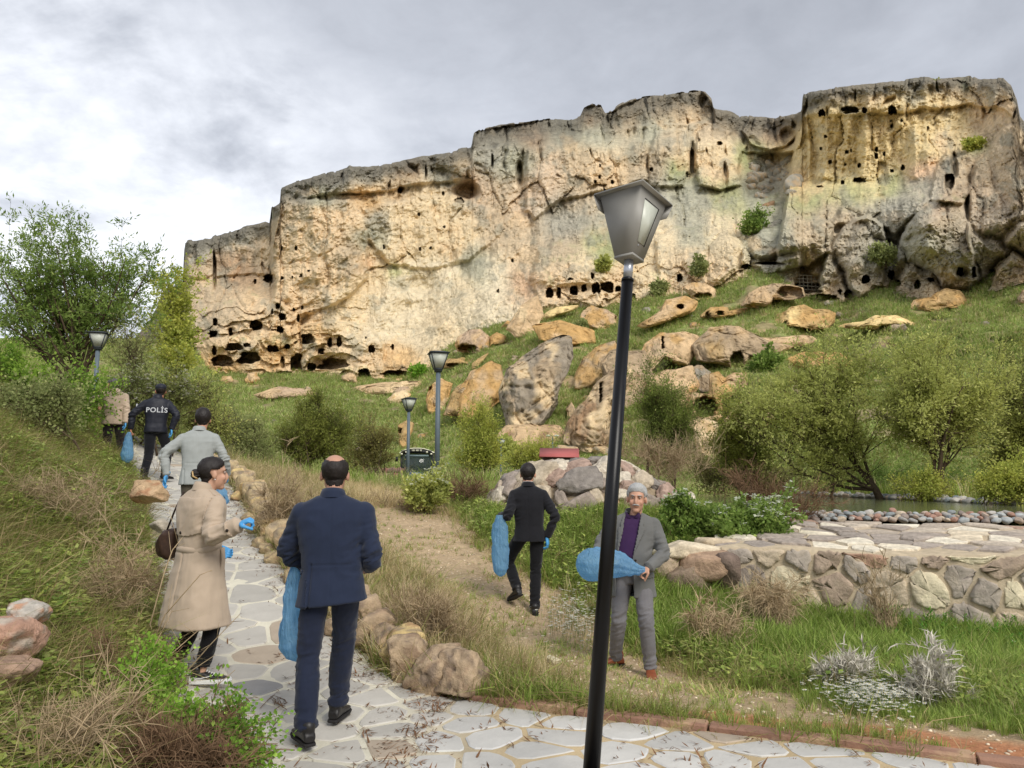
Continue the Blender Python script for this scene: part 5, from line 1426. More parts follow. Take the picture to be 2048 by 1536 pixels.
# ------------------------------------------------------------------ woody plants
def bez(p0, p1, p2, n):
    t = np.linspace(0, 1, n)[:, None]
    return (1 - t) ** 2 * p0 + 2 * t * (1 - t) * p1 + t ** 2 * p2
def woody(r, blobs, nstem=1, K=14, L2=6, twigs=22, tl=0.5, up=0.2, rad=0.09, leaves=9, leaf=(.09, .016), bend=0.25, base_r=0.1, height=None, leafspread=.04, twig_w=.004,
          trunk_pts=None, spread2=0.6, curl=0.25):
    """blobs: ellipsoids (cx, cy, cz, rx, ry, rz, weight) relative to the foot. Returns (branch MB, twig V/F, leaf V/F)"""
    blobs = np.array(blobs, float); wts = blobs[:, 6] / blobs[:, 6].sum()
    def target():
        b = blobs[r.choice(len(blobs), p=wts)]; d = r.normal(size=3); d /= np.linalg.norm(d)
        return b[:3] + b[3:6] * d * r.uniform(.35, .88)
    mb = MB(); S = []
    stems = []
    for k in range(nstem):
        a = r.uniform(0, 6.28)
        b0 = np.array([math.cos(a) * base_r, math.sin(a) * base_r, -0.15]) * (nstem > 1) + np.array([0, 0, -0.15]) * (nstem == 1)
        if trunk_pts is not None and k == 0: pts = np.array(trunk_pts, float)
        else:
            t = target(); t[2] = max(t[2], blobs[:, 2].mean() * .8)
            if nstem == 1: t = np.array([t[0] * .15, t[1] * .15, t[2] * .9])
            pts = bez(b0, b0 * 1.5 + (t - b0) * np.array([.3, .3, .6]), t, 8)
        pts = pts + r.normal(0, .012 * np.linalg.norm(pts[-1] - pts[0]), pts.shape) * np.linspace(0, 1, len(pts))[:, None]
        R_ = rad * np.linspace(1, .25, len(pts)) / (nstem ** .5)
        mb.tube(pts, R_, 7); stems.append((pts, R_))
    allp = []
    for k in range(K):
        pts, R_ = stems[k % len(stems)]; t = target()
        f = r.uniform(.25, .95); i = int(f * (len(pts) - 1))
        # start lower than the target
        while i > 1 and pts[i, 2] > t[2] - 0.12 * np.linalg.norm(t - pts[i]): i -= 1
        p0 = pts[i]; d = t - p0; c = p0 + d * .5 + np.array([0, 0, -bend * np.linalg.norm(d) * r.uniform(.2, 1)]) + r.normal(0, .08, 3) * np.linalg.norm(d)
        q = bez(p0, c, t, 7); rr = np.linspace(R_[i] * .55, R_[i] * .10 + .002, 7); mb.tube(q, rr, 5, caps=False)
        allp.append(q)
        for j in range(L2):
            i2 = r.integers(2, 7); p1 = q[i2]; L = np.linalg.norm(d) * spread2 * r.uniform(.4, 1)
            dd = unit(unit(d) * .6 + r.normal(0, .6, 3) + np.array([0, 0, up]))
            e = p1 + dd * L
            q2 = bez(p1, p1 + dd * L * .5 + r.normal(0, .06, 3) * L, e + np.array([0, 0, -.1 * L]), 5)
            mb.tube(q2, np.linspace(max(rr[i2] * .5, .003), .002, 5), 3, caps=False); S.append(q2)
    segs = S + allp
    st, dr = [], []
    for q in segs:
        n = max(2, int(twigs * (1.0 if len(q) == 5 else .6)))
        f = r.uniform(.15, 1, n) * (len(q) - 1); i = np.minimum(f.astype(int), len(q) - 2); w = (f - i)[:, None]
        st.append(q[i] * (1 - w) + q[i + 1] * w); dr.append(q[i + 1] - q[i])
    st = np.concatenate(st); dr = unit(np.concatenate(dr)); n = len(st)
    d = unit(dr * .5 + r.normal(0, .55, (n, 3)) + np.array([0, 0, up])); L = tl * r.uniform(.35, 1.15, n)[:, None]
    mid = st + d * L * .5 + r.normal(0, .05, (n, 3)) * L; tip = st + d * L + np.array([0, 0, -1]) * curl * L * r.random((n, 1)) + r.normal(0, .1, (n, 3)) * L
    side = unit(np.cross(d, r.normal(size=(n, 3))))
    tV, tF4, tF3 = blade_strip(st, tip, mid, twig_w, side)
    lf = None
    if leaves:
        m = n * leaves; k = np.repeat(np.arange(n), leaves); t = r.uniform(.15, 1.05, m)[:, None]
        c = (1 - t) ** 2 * st[k] + 2 * t * (1 - t) * mid[k] + t ** 2 * tip[k] + r.normal(0, leafspread, (m, 3))
        ld = unit(d[k] * .7 + r.normal(0, .6, (m, 3)) + np.array([0, 0, .05])); ls = unit(np.cross(ld, r.normal(size=(m, 3))))
        s = r.uniform(.6, 1.25, m)[:, None]; a, b = leaf[0] * s, leaf[1] * s
        V = np.stack([c, c + ld * a * .5 + ls * b, c + ld * a, c + ld * a * .5 - ls * b], 1).reshape(-1, 3)
        lf = (V, np.arange(m * 4).reshape(-1, 4))
    return mb, (tV, [tF4, tF3]), lf
def plant(name, label, cat, loc, group=None, lmat=None, bmat=None, tmat=None, seed=0, rz=0, lcols=None, parts=('trunk', 'crown'), flowers=None, **kw):
    r = np.random.default_rng(seed)
    mb, tw, lf = woody(r, **kw)
    e = empty(name, loc, label, cat, group, rz)
    me = mb.data(parts[0], smooth=None)
    link(parts[0], me, bmat or bark_mat, e)
    tV, tF = tw
    link('twigs' if lf is not None else parts[1], mesh_data('twigs', tV, tF), tmat or bmat or bark_mat, e)
    if lf is not None:
        V, F = lf; n = len(F)
        cl = np.array([np.asarray(c) for c in lcols]); ctr = V[::4]
        nn = sst(fbm(ctr * 1.1 + seed, 3), -.3, .3)[:, None]
        C = (cl[0] * (1 - nn) + cl[-1] * nn); mix = r.random(n)[:, None] < .25; C = np.where(mix, cl[r.integers(0, len(cl), n)], C) * r.uniform(1.2, 1.75, (n, 1))
        link(parts[1], mesh_data(parts[1], V, F, np.repeat(C, 4, 0)), lmat or leaf_c, e)
    if flowers:
        nfl, size, fc = flowers; tips = tV.reshape(-1, 5, 3)[:, 4]; tips = tips[np.argsort(-tips[:, 2] + r.normal(0, .12, len(tips)))][:nfl * 3]
        tips = tips[r.permutation(len(tips))[:nfl]]
        m_ = MB()
        for t in tips:
            for _ in range(7):
                c = t + r.normal(0, size * .5, 3) * np.array([1, 1, .35]) + np.array([0, 0, size * .3])
                a = r.uniform(0, 6.28); s = size * r.uniform(.2, .38)
                Q = c + s * np.array([[math.cos(a + k * 1.26), math.sin(a + k * 1.26), r.normal(0, .3)] for k in range(5)])
                m_.add(Q, np.array([[0, 1, 2], [0, 2, 3], [0, 3, 4]]), np.array(fc) * r.uniform(.8, 1.1))
        m_.build('blossoms', leaf_c, e)
    return e
leaf_c = leaf_mat('leaf', (.1, .14, .04), attr='Col', rand=0.0, var=.15)
SUN_ = 0
OLV = [lin((164, 168, 96)), lin((184, 184, 116)), lin((140, 146, 80))]
YGR = [lin((168, 170, 84)), lin((186, 184, 100)), lin((142, 150, 70))]
DGR = [lin((122, 142, 72)), lin((150, 164, 92)), lin((98, 120, 56))]
GGR = [lin((142, 148, 96)), lin((164, 166, 114)), lin((118, 126, 78))]
BGR = [lin((128, 164, 60)), lin((160, 188, 84)), lin((98, 136, 46))]
def gp(u, d, dz=0.0):
    x, y, z = at(u, 0, d); return (x, y, z + dz)
# crown ellipsoids given from the photograph: (u, v, half width px, half height px, depth radius m)
def blobs_px(loc, d, lst, yr=None):
    out = []
    for (u, v, hu, hv, w) in lst:
        p = P(u, v, d); m = d / FPX
        out.append((p[0] - loc[0], 0.0, p[2] - loc[2], hu * m, (yr or hu * m), hv * m, w))
    return out
def tree_px(name, label, cat, u, d, lst, seed, dz=0.0, yr=None, **kw):
    loc = gp(u, d, dz)
    return plant(name, label, cat, loc, seed=seed, blobs=blobs_px(loc, d, lst, yr), **kw)
def make_trees():
    tree_px('willow_tree', 'tall dark-green willow with upright limbs standing over the left bank', 'tree', 150, 24.5,
        [(155,480,30,62,2),(90,550,50,66,2),(225,545,46,70,2),(35,560,50,60,1.6),(292,555,30,40,1.2),(130,610,110,60,2.4),(235,630,60,44,1.4),(10,630,60,60,1.6)], 11, lcols=DGR,
        K=36, L2=7, twigs=14, tl=.55, up=.45, rad=.16, leaves=8, leaf=(.15, .021), yr=2.0, bend=.1)
    tree_px('yellow_poplar', 'slender yellow-green tree against the left end of the cliff', 'tree', 350, 40,
        [(350,650,38,75,3),(355,720,42,60,2),(345,600,24,30,1)], 12, lcols=YGR, K=16, L2=6, twigs=18, tl=1.0, up=.9, rad=.12, leaves=8, leaf=(.16,.05), bend=.05)
    tree_px('bare_sapling', 'thin bare grey sapling beside the street lamp on the left bank', 'tree', 250, 23,
        [(262,655,40,45,2),(268,700,40,30,2)], 13, lcols=GGR, K=10, L2=6, twigs=10, tl=.8, up=.4, rad=.05, leaves=2, leaf=(.08,.02))
    tree_px('blossoming_shrub', 'broad shrub sprinkled with tiny white blossoms behind the police officer', 'shrub', 300, 18.2,
        [(275,785,50,42,2),(335,770,55,50,2),(370,800,45,50,1),(245,815,40,30,1),(300,830,80,45,2)], 14, lcols=[lin((116,122,70)),lin((140,144,92)),lin((96,104,58))], nstem=6,
        K=28, L2=6, twigs=14, tl=.5, up=.2, rad=.07, leaves=7, leaf=(.06,.02), flowers=(520, .06, (.62,.60,.50)), base_r=.5)
    tree_px('twiggy_shrub', 'half-bare arching shrub right of the police officer, grey twigs showing', 'shrub', 400, 19.5,
        [(400,790,45,60,2),(380,850,50,50,2),(430,840,30,60,1)], 15, lcols=OLV, nstem=6, K=20, L2=6, twigs=12, tl=.7, up=.2, rad=.05, leaves=4, leaf=(.07,.016), base_r=.4)
    tree_px('leafy_shrub', 'fresh light-green shrub at the left edge of the frame', 'shrub', 40, 15,
        [(20,745,60,44,2),(90,790,55,34,2),(-10,790,60,50,2),(150,815,40,24,1),(-70,720,50,60,1)], 16, lcols=[lin((124,150,58)),lin((152,172,80)),lin((96,124,46))], nstem=6, K=30, L2=6, twigs=14,
        tl=.5, up=.3, rad=.06, leaves=9, leaf=(.07,.022), base_r=.6)
    tree_px('leafy_shrub', 'olive shrub low at the left edge of the frame', 'shrub', 90, 13,
        [(60,820,60,40,2),(20,850,50,50,2),(110,790,40,30,1)], 17, lcols=GGR, nstem=6, K=22, L2=6, twigs=14, tl=.45, up=.2, rad=.05, leaves=8, leaf=(.06,.02), base_r=.6)
    tree_px('grey_green_bush', 'soft grey-green bush just beyond the man in the pale blazer', 'bush', 485, 25, [(485,870,50,50,2),(460,900,45,40,1),(520,905,35,35,1)], 18, lcols=GGR,
        nstem=6, K=20, L2=6, twigs=20, tl=.5, up=.7, rad=.05, leaves=7, leaf=(.08,.014), base_r=.5)
    tree_px('olive_bush', 'big feathery olive bush behind the bald man', 'bush', 625, 26, [(620,850,65,80,3),(600,900,60,60,2),(670,880,50,70,2)], 19, lcols=[lin((124,130,62)),lin((148,150,78)),lin((104,112,54))],
        nstem=8, K=34, L2=7, twigs=18, tl=.6, up=.7, rad=.07, leaves=8, leaf=(.09,.014), base_r=.6)
    tree_px('olive_bush', 'brownish half-leafed bush left of the farm trailer', 'bush', 745, 29, [(740,870,50,60,2),(770,900,40,55,1),(715,910,40,50,1)], 20, lcols=[lin((138,132,76)),lin((150,148,84)),lin((116,112,70))],
        nstem=6, K=20, L2=7, twigs=14, tl=.6, up=.5, rad=.06, leaves=5, leaf=(.09,.016), base_r=.5)
    tree_px('yellow_bush', 'bright yellow-green bush right of the second tall lamp', 'bush', 962, 36, [(962,870,42,60,3),(980,910,38,40,1),(940,920,32,35,1)], 21, lcols=YGR,
        nstem=6, K=22, L2=7, twigs=16, tl=.8, up=.7, rad=.06, leaves=7, leaf=(.12,.022), base_r=.5)
    tree_px('yellow_bush', 'low yellow-green bush left of the red roof', 'bush', 1060, 40, [(1050,920,50,34,2),(1090,905,28,32,1)], 22, lcols=YGR, nstem=6, K=16, L2=6, twigs=12, tl=.8, up=.7, rad=.05,
        leaves=6, leaf=(.12,.022), base_r=.5)
    tree_px('feathery_willow', 'feathery green willow just right of the near lamp post', 'tree', 1325, 27, [(1325,800,50,65,3),(1310,880,55,60,2),(1360,860,40,60,2)], 23, lcols=[lin((118,130,64)),lin((140,148,80)),lin((96,108,52))],
        nstem=5, K=30, L2=7, twigs=16, tl=.7, up=.7, rad=.07, leaves=8, leaf=(.1,.015), base_r=.5)
    # willows beyond the pool
    tree_px('leaning_willow', 'willow with a dark trunk leaning left out of the pool bank', 'tree', 1762, 24.5, [(1640,765,90,85,3),(1560,830,80,75,2),(1690,725,60,60,2),(1600,900,90,50,2),(1690,860,70,60,1)], 24,
        lcols=OLV, K=40, L2=8, twigs=14, tl=.65, up=.35, rad=.13, leaves=8, leaf=(.11,.022), yr=1.8,
        trunk_pts=[(0.05,0,-.15),(-.15,0,.35),(-.55,.05,1.0),(-.95,0,1.6),(-1.25,.05,2.2),(-1.6,0,3.0),(-1.9,0,3.6)])
    tree_px('branching_willow', 'wide willow with several dark limbs fanning up from one foot, right of the leaning one', 'tree', 1880, 23.0, [(1870,765,95,90,3),(1800,810,60,90,2),(1940,800,80,90,2),(1850,715,70,50,1.4)], 25,
        lcols=OLV, nstem=5, K=40, L2=8, twigs=14, tl=.65, up=.4, rad=.14, leaves=8, leaf=(.11,.022), base_r=.25, yr=1.8)
    tree_px('edge_willow', 'greyer willow at the right edge of the frame', 'tree', 2040, 25, [(2040,800,70,110,3),(2090,860,70,90,2),(2010,900,50,60,1)], 26,
        lcols=[lin((138,142,72)),lin((156,158,90)),lin((114,120,62))], nstem=4, K=34, L2=8, twigs=15, tl=.7, up=.4, rad=.12, leaves=7, leaf=(.1,.018), base_r=.3)
    tree_px('small_willow', 'small rounded willow at the left end of the pool trees', 'tree', 1500, 27, [(1490,840,55,80,3),(1460,900,50,60,2),(1530,910,60,60,2)], 27,
        lcols=[lin((140,144,66)),lin((162,162,84)),lin((110,118,54))], nstem=4, K=28, L2=7, twigs=16, tl=.7, up=.5, rad=.1, leaves=7, leaf=(.1,.018), base_r=.3)
    tree_px('thin_willow', 'thin forked sapling rising from the bank between the two big willows', 'tree', 1645, 27.5, [(1650,900,40,60,2),(1690,930,40,40,1)], 28, lcols=OLV, nstem=2, K=10, L2=6, twigs=10, tl=.6, up=.4,
        rad=.08, leaves=5, leaf=(.09,.018), base_r=.2)
    tree_px('yellow_shrub', 'bright yellow-green shrub on the pool bank at the right edge', 'shrub', 2010, 18.5, [(2000,975,45,30,2),(2050,960,50,38,2)], 29, lcols=YGR, nstem=6, K=24, L2=6, twigs=12, tl=.35, up=.4, rad=.04,
        leaves=8, leaf=(.06,.02), base_r=.5)
    tree_px('yellow_shrub', 'low yellowing shrub at the foot of the branching willow', 'shrub', 1850, 22, [(1840,975,50,24,2),(1900,985,30,14,1)], 30, lcols=YGR, nstem=5, K=14, L2=6, twigs=10, tl=.35, up=.4, rad=.03,
        leaves=7, leaf=(.06,.02), base_r=.5)
    tree_px('brush', 'dull olive undergrowth between the stone mound and the pool trees', 'bush', 1440, 30, [(1440,950,60,40,2),(1520,960,60,30,2),(1400,930,40,40,1),(1600,965,60,26,1)], 31, lcols=[lin((128,122,76)),lin((148,140,90)),lin((104,104,58))],
        nstem=8, K=34, L2=6, twigs=12, tl=.7, up=.4, rad=.05, leaves=5, leaf=(.1,.02), base_r=1.2)
    tree_px('brush', 'dark undergrowth under the willows beyond the water', 'bush', 1700, 30, [(1690,960,80,26,2),(1800,965,80,24,2),(1950,965,80,30,2)], 32, lcols=DGR,
        nstem=8, K=40, L2=6, twigs=12, tl=.6, up=.4, rad=.05, leaves=6, leaf=(.1,.02), base_r=1.6)
    # bushes on the slope and in the cliff
    for k, (u, v, hw, hh, lab, cl) in enumerate([(1512,450,32,26,'dark green bush on the scree at the middle of the cliff', DGR),(1765,512,24,22,'grey-green bush in the gully between two rock domes', GGR),
        (842,745,20,15,'bright green bush at the cliff foot left of the second tall lamp', BGR),(1525,722,26,24,'dark bush growing between the pitted boulders', DGR),(1318,580,14,16,'small olive bush at the cliff foot right of the lamp head', GGR),
        (1398,535,16,22,'pale thin bush against the cliff above the arched niche', GGR),(1206,528,14,16,'round pale green bush on the cliff right beside the lamp neck', OLV),(1950,287,18,12,'yellow-green tuft bush below the right bluff', YGR),(1874,172,10,8,'tiny bush on the top edge of the right bluff', OLV),
        (1160,655,22,12,'low olive bush above the big boulders', GGR),(1010,905,20,26,'small shrub at the foot of the huge boulder', OLV)]):
        if v > 600 or k in (2,): D = float(hill_depth(u, v + hh))
        else: D = {1512:140,1765:118,1318:128,1398:126,1206:140,1950:128,1874:150}.get(u, 130)
        D = {1318: 126, 1398: 124}.get(u, D)
        D = cliff_front(u, v + hh * .6, D)
        loc = tuple(P(u, v + hh, D)); m = D / FPX
        plant('cliff_bush', lab, 'bush', loc, seed=40 + k, lcols=cl, nstem=5, K=14, L2=5, twigs=9, tl=hw * m * .5, up=.3, rad=.1, leaves=5, leaf=(.5, .16), base_r=hw * m * .3, twig_w=.03, leafspread=.15,
              blobs=[(0, 0, hh * m, hw * m, hw * m, hh * m * .9, 1)])
def cliff_front(u, v, D):
    """forward distance of the rock or slope under pixel (u, v)"""
    dg = bpy.context.evaluated_depsgraph_get()
    p = P(u, v, 1.0); o = Vector((0, 0, CAMZ)); d = Vector(p) - o; d.normalize()
    best = None
    for nm in ('cliff', 'hillside'):
        ob = bpy.data.objects[nm]
        ok, loc, n, i = ob.ray_cast(o, d)
        if ok and (best is None or loc.y < best): best = loc.y
    return (best - .3) if best else D
make_trees()
def talus():
    r = np.random.default_rng(64); vs = [rock_mesh('fallen_block', (1, .8, .75), r, 3, .55, .22, [lin(CC['grey']) * 1.05, lin(CC['gtan']) * 1.05]) for _ in range(4)]
    for k in range(26):
        u = r.uniform(1482, 1592); v = r.uniform(312, 398); D = cliff_front(u, v, 150) + .6; s = r.uniform(.8, 2.2)
        o = link('fallen_block', vs[k % 4], rock_mat, loc=tuple(P(u, v, D)), rot=(r.normal(0, .4), r.normal(0, .4), r.uniform(0, 6)), scale=s)
        tag(o, 'grey fallen block in the scree gully left of the right bluff', 'rock', 'fallen blocks in the scree gully')
talus()
# ================================================================== people
def cloth_mat(name, col, rough=0.85, weave=420, bump=0.0006, var=0.10, sheen=0.15):
    m = surf(name, col, rough=rough, var=var, nscale=5, bump=bump, bscale=weave, spec=0.15, sheen=sheen, detail=6)
    return m
skin_m = surf('skin', lc(196, 146, 120), rough=0.55, var=0.08, nscale=14, bump=0.0006, bscale=300, spec=0.35, attr='Col')
glove_m = surf('blue_glove', lc(74, 152, 208), rough=0.45, var=0.10, nscale=30, bump=0.002, bscale=60, spec=0.4)
navy_m = cloth_mat('navy_wool', lc(36, 44, 64))
navy2_m = cloth_mat('navy_trouser_wool', lc(33, 39, 57))
trench_m = cloth_mat('trench_cotton', lc(180, 162, 142), var=0.06)
black_m = cloth_mat('black_wool', lc(30, 30, 34))
black2_m = cloth_mat('black_trouser_wool', lc(22, 22, 25))
legg_m = cloth_mat('black_leggings', lc(18, 18, 20))
blaz_m = cloth_mat('pale_grey_wool', lc(158, 162, 160))
olive_m = cloth_mat('olive_trousers', lc(84, 78, 66))
pol_m = surf('police_nylon', lc(32, 34, 44), rough=0.55, var=0.12, nscale=6, bump=0.001, bscale=160, spec=0.3)
pol2_m = cloth_mat('police_trousers', lc(22, 23, 28))
beige_m = cloth_mat('beige_jacket_cloth', lc(184, 164, 144))
darkb_m = cloth_mat('dark_trousers', lc(40, 34, 34))
grey_m = cloth_mat('grey_wool', lc(104, 104, 102))
jean_m = cloth_mat('grey_denim', lc(112, 110, 112), weave=300, bump=.001)
polo_m = cloth_mat('purple_polo', lc(58, 36, 72))
white_m = cloth_mat('white_shirt', lc(220, 220, 220))
shoe_m = surf('black_leather', lc(34, 32, 32), rough=0.42, var=0.15, nscale=12, bump=0.001, bscale=90, spec=0.4)
brown_m = surf('tan_leather', lc(132, 72, 44), rough=0.5, var=0.18, nscale=14, bump=0.001, bscale=90, spec=0.35)
sole_m = surf('dark_rubber', lc(40, 38, 38), rough=0.8, var=0.1)
wsole_m = surf('white_rubber', lc(228, 228, 226), rough=0.6, var=0.05)
hairk_m = surf('dark_hair', lc(34, 28, 26), rough=0.5, var=0.3, nscale=90, bump=0.003, bscale=220, spec=0.35)
hairg_m = surf('grey_hair', lc(168, 168, 166), rough=0.6, var=0.25, nscale=90, bump=0.004, bscale=200, spec=0.3)
hairs_m = surf('greying_hair', lc(84, 80, 80), rough=0.6, var=0.3, nscale=90, bump=0.003, bscale=200, spec=0.3)
blond_m = surf('blond_hair_ends', lc(196, 166, 118), rough=0.5, var=0.3, nscale=90, bump=0.003, bscale=200, spec=0.3)
button_m = surf('dark_button', lc(44, 36, 32), rough=0.4, var=0.1)
eye_m = surf('eye', lc(40, 30, 26), rough=0.15, var=0.05, spec=0.5)
eyew_m = surf('eye_white', lc(168, 150, 140), rough=0.3, var=0.03)
lip_m = surf('lips', lc(168, 96, 88), rough=0.5, var=0.05)
letter_m = surf('silver_lettering', lc(190, 192, 196), rough=0.4, var=0.05)

def loft(mb, rings, n=28):
    """rings: (centre, u_axis, v_axis, ru, rv, exponent)"""
    th = np.arange(n) / n * 2 * math.pi; R_ = []
    for c, ua, va, ru, rv, e in rings:
        c_, s_ = np.cos(th), np.sin(th)
        x = np.sign(c_) * np.abs(c_) ** (2 / e); y = np.sign(s_) * np.abs(s_) ** (2 / e)
        R_.append(np.asarray(c, float) + ru * x[:, None] * np.asarray(ua, float) + rv * y[:, None] * np.asarray(va, float))
    V = np.concatenate(R_); k0 = mb.n; m = len(rings)
    mb.add(V, gridfaces(m, n, True))
    mb.add(np.array([rings[0][0], rings[-1][0]], float), np.zeros((0, 3), int))
    i = np.arange(n); j = (i + 1) % n; e = k0 + (m - 1) * n
    mb.F3.append(np.stack([np.full(n, k0 + m * n), k0 + j, k0 + i], -1)); mb.F3.append(np.stack([np.full(n, k0 + m * n + 1), e + i, e + j], -1))
def ell(mb, c, r, M=None, n=14):
    th = np.linspace(0, math.pi, n)[1:-1]; ph = np.arange(2 * n) / (2 * n) * 2 * math.pi
    T, Ph = np.meshgrid(th, ph, indexing='ij')
    V = np.stack([np.sin(T) * np.cos(Ph), np.sin(T) * np.sin(Ph), np.cos(T)], -1).reshape(-1, 3)
    V = np.concatenate([V, [[0, 0, 1], [0, 0, -1]]]) * np.asarray(r, float)
    if M is not None: V = V @ np.asarray(M).T
    V = V + np.asarray(c, float); nr, nc = T.shape; k0 = mb.n
    mb.add(V, gridfaces(nr, nc, True)[:, ::-1])
    i = np.arange(nc); j = (i + 1) % nc
    mb.F3.append(np.stack([np.full(nc, k0 + nr * nc), k0 + i, k0 + j], -1)); e = k0 + (nr - 1) * nc
    mb.F3.append(np.stack([np.full(nc, k0 + nr * nc + 1), e + j, e + i], -1))
def limb(mb, pts, rad, n=16):
    """closed tube with rounded ends"""
    pts = np.asarray(pts, float); rad = np.asarray(rad, float)
    # densify with a smooth curve
    t = np.arange(len(pts)); tt = np.linspace(0, len(pts) - 1, (len(pts) - 1) * 5 + 1)
    q = np.stack([np.interp(tt, t, pts[:, k]) for k in range(3)], 1); r_ = np.interp(tt, t, rad)
    for _ in range(2): q[1:-1] = (q[:-2] + q[1:-1] * 2 + q[2:]) / 4
    mb.tube(q, r_, n); ell(mb, q[0], (r_[0],) * 3); ell(mb, q[-1], (r_[-1],) * 3)
def rz(a):
    c, s = math.cos(a), math.sin(a); return np.array([[c, -s, 0], [s, c, 0], [0, 0, 1.0]])
def rx_(a):
    c, s = math.cos(a), math.sin(a); return np.array([[1, 0, 0], [0, c, -s], [0, s, c]])
def ry_(a):
    c, s = math.cos(a), math.sin(a); return np.array([[c, 0, s], [0, 1, 0], [-s, 0, c]])
def remesh(mb, vox=0.009, smooth=3, sfac=0.5):
    me = mb.data('tmp')
    o = bpy.data.objects.new('tmp', me); COL.objects.link(o)
    m = o.modifiers.new('r', 'REMESH'); m.mode = 'VOXEL'; m.voxel_size = vox; m.adaptivity = 0
    if smooth:
        s = o.modifiers.new('s', 'SMOOTH'); s.factor = sfac; s.iterations = smooth
    dg = bpy.context.evaluated_depsgraph_get(); ev = o.evaluated_get(dg); m2 = ev.to_mesh()
    V = np.empty(len(m2.vertices) * 3, np.float32); m2.vertices.foreach_get('co', V); V = V.reshape(-1, 3).astype(float)
    N_ = np.empty(len(m2.vertices) * 3, np.float32); m2.vertices.foreach_get('normal', N_); N_ = N_.reshape(-1, 3).astype(float)
    tot = np.empty(len(m2.polygons), np.int32); m2.polygons.foreach_get('loop_total', tot)
    li = np.empty(len(m2.loops), np.int32); m2.loops.foreach_get('vertex_index', li)
    st = np.concatenate([[0], np.cumsum(tot)[:-1]])
    F = []
    for k in (3, 4):
        s = st[tot == k]
        if len(s): F.append(li[s[:, None] + np.arange(k)])
    ev.to_mesh_clear(); bpy.data.objects.remove(o); bpy.data.meshes.remove(me)
    return V, F, N_
def subset(V, F, keep):
    out = []; used = np.zeros(len(V), bool)
    for f in F:
        g = f[keep[f].all(1)]; out.append(g); used[g.ravel()] = True
    idx = np.where(used)[0]; mp = -np.ones(len(V), int); mp[idx] = np.arange(len(idx))
    return idx, [mp[g] for g in out if len(g)]
def shell(name, S, keep, off, mat, parent, edge=0.0):
    """a layer lying on the surface S where keep is true"""
    V, F, N_ = S; idx, G = subset(V, F, keep)
    if not G: return None
    o_ = off if np.isscalar(off) else off[idx][:, None]
    Vo = V[idx] + N_[idx] * o_
    # turn the rim down to the surface so the layer has thickness
    allf = np.concatenate([np.stack([g[:, k], g[:, (k + 1) % g.shape[1]]], 1) for g in G for k in range(g.shape[1])])
    key = set(map(tuple, allf)); rim = [(a, b) for a, b in key if (b, a) not in key]
    Vi = V[idx] - N_[idx] * 0.002
    n = len(idx); W = np.concatenate([Vo, Vi]); 
    faces = list(G)
    if rim:
        rm = np.array(rim); faces.append(np.stack([rm[:, 1], rm[:, 0], rm[:, 0] + n, rm[:, 1] + n], 1))
    o = mk(name, W, faces, mat, parent, smooth=True); return o
def ik(a, b, l1, l2, hint):
    d = b - a; L = np.linalg.norm(d); L2 = min(L, (l1 + l2) * 0.995); d = d / L
    b = a + d * L2; x = (l1 * l1 - l2 * l2 + L2 * L2) / (2 * L2); h = math.sqrt(max(l1 * l1 - x * x, 0))
    n = np.asarray(hint, float); n = n - d * (n @ d); n /= np.linalg.norm(n) + 1e-9
    return a + d * x + n * h, b
def hand_pieces(mb, wrist, dirv, palm, side, k=1.0, curl=0.6, grow=0.0):
    """palm block and five bent fingers; side +1 = thumb towards +cross"""
    f = unit(np.asarray(dirv, float)); pn_ = np.asarray(palm, float); pn_ = unit(pn_ - f * (pn_ @ f)); s = np.cross(f, pn_) * side
    w = np.asarray(wrist, float); g = grow
    loft(mb, [(w - f * .02 * k, s, pn_, .024 * k + g, .019 * k + g, 2.3), (w + f * .02 * k, s, pn_, .033 * k + g, .017 * k + g, 2.6), (w + f * .06 * k, s, pn_, .041 * k + g, .015 * k + g, 2.8),
              (w + f * .092 * k, s, pn_, .040 * k + g, .012 * k + g, 2.6)], 20)
    for i, (off, L, r) in enumerate([(.030, .074, .0088), (.010, .082, .0092), (-.011, .076, .0088), (-.030, .060, .0078)]):
        b = w + f * .088 * k + s * off * k; p = [b - f * .012 * k]; a = 0.0; cur = b.copy()
        for j, fr in enumerate((.45, .32, .23)):
            a += curl * (0.75 if j == 0 else 1.0) * (1 + .1 * i)
            d = f * math.cos(a) + pn_ * math.sin(a); p.append(cur.copy()) if j == 0 else None
            cur = cur + d * L * fr * k; p.append(cur.copy())
        q = np.array(p); rr = np.linspace(r, r * .78, len(q)) * k + g
        mb.tube(q, rr, 10); ell(mb, q[-1], (rr[-1],) * 3, n=8); ell(mb, q[0], (rr[0],) * 3, n=8)
    b = w + f * .025 * k + s * .030 * k
    q = np.array([b, b + (f * .5 + s * .75 + pn_ * .25) * .034 * k, b + (f * .5 + s * .75 + pn_ * .25) * .034 * k + (f * .85 + s * .1 + pn_ * (.3 + .4 * curl)) * .032 * k,
                  b + (f * .5 + s * .75 + pn_ * .25) * .034 * k + (f * 1.4 + s * -.1 + pn_ * (.5 + .9 * curl)) * .038 * k])
    mb.tube(q, np.array([.014, .0125, .011, .009]) * k + g, 10); ell(mb, q[-1], ((.009 * k + g),) * 3, n=8)
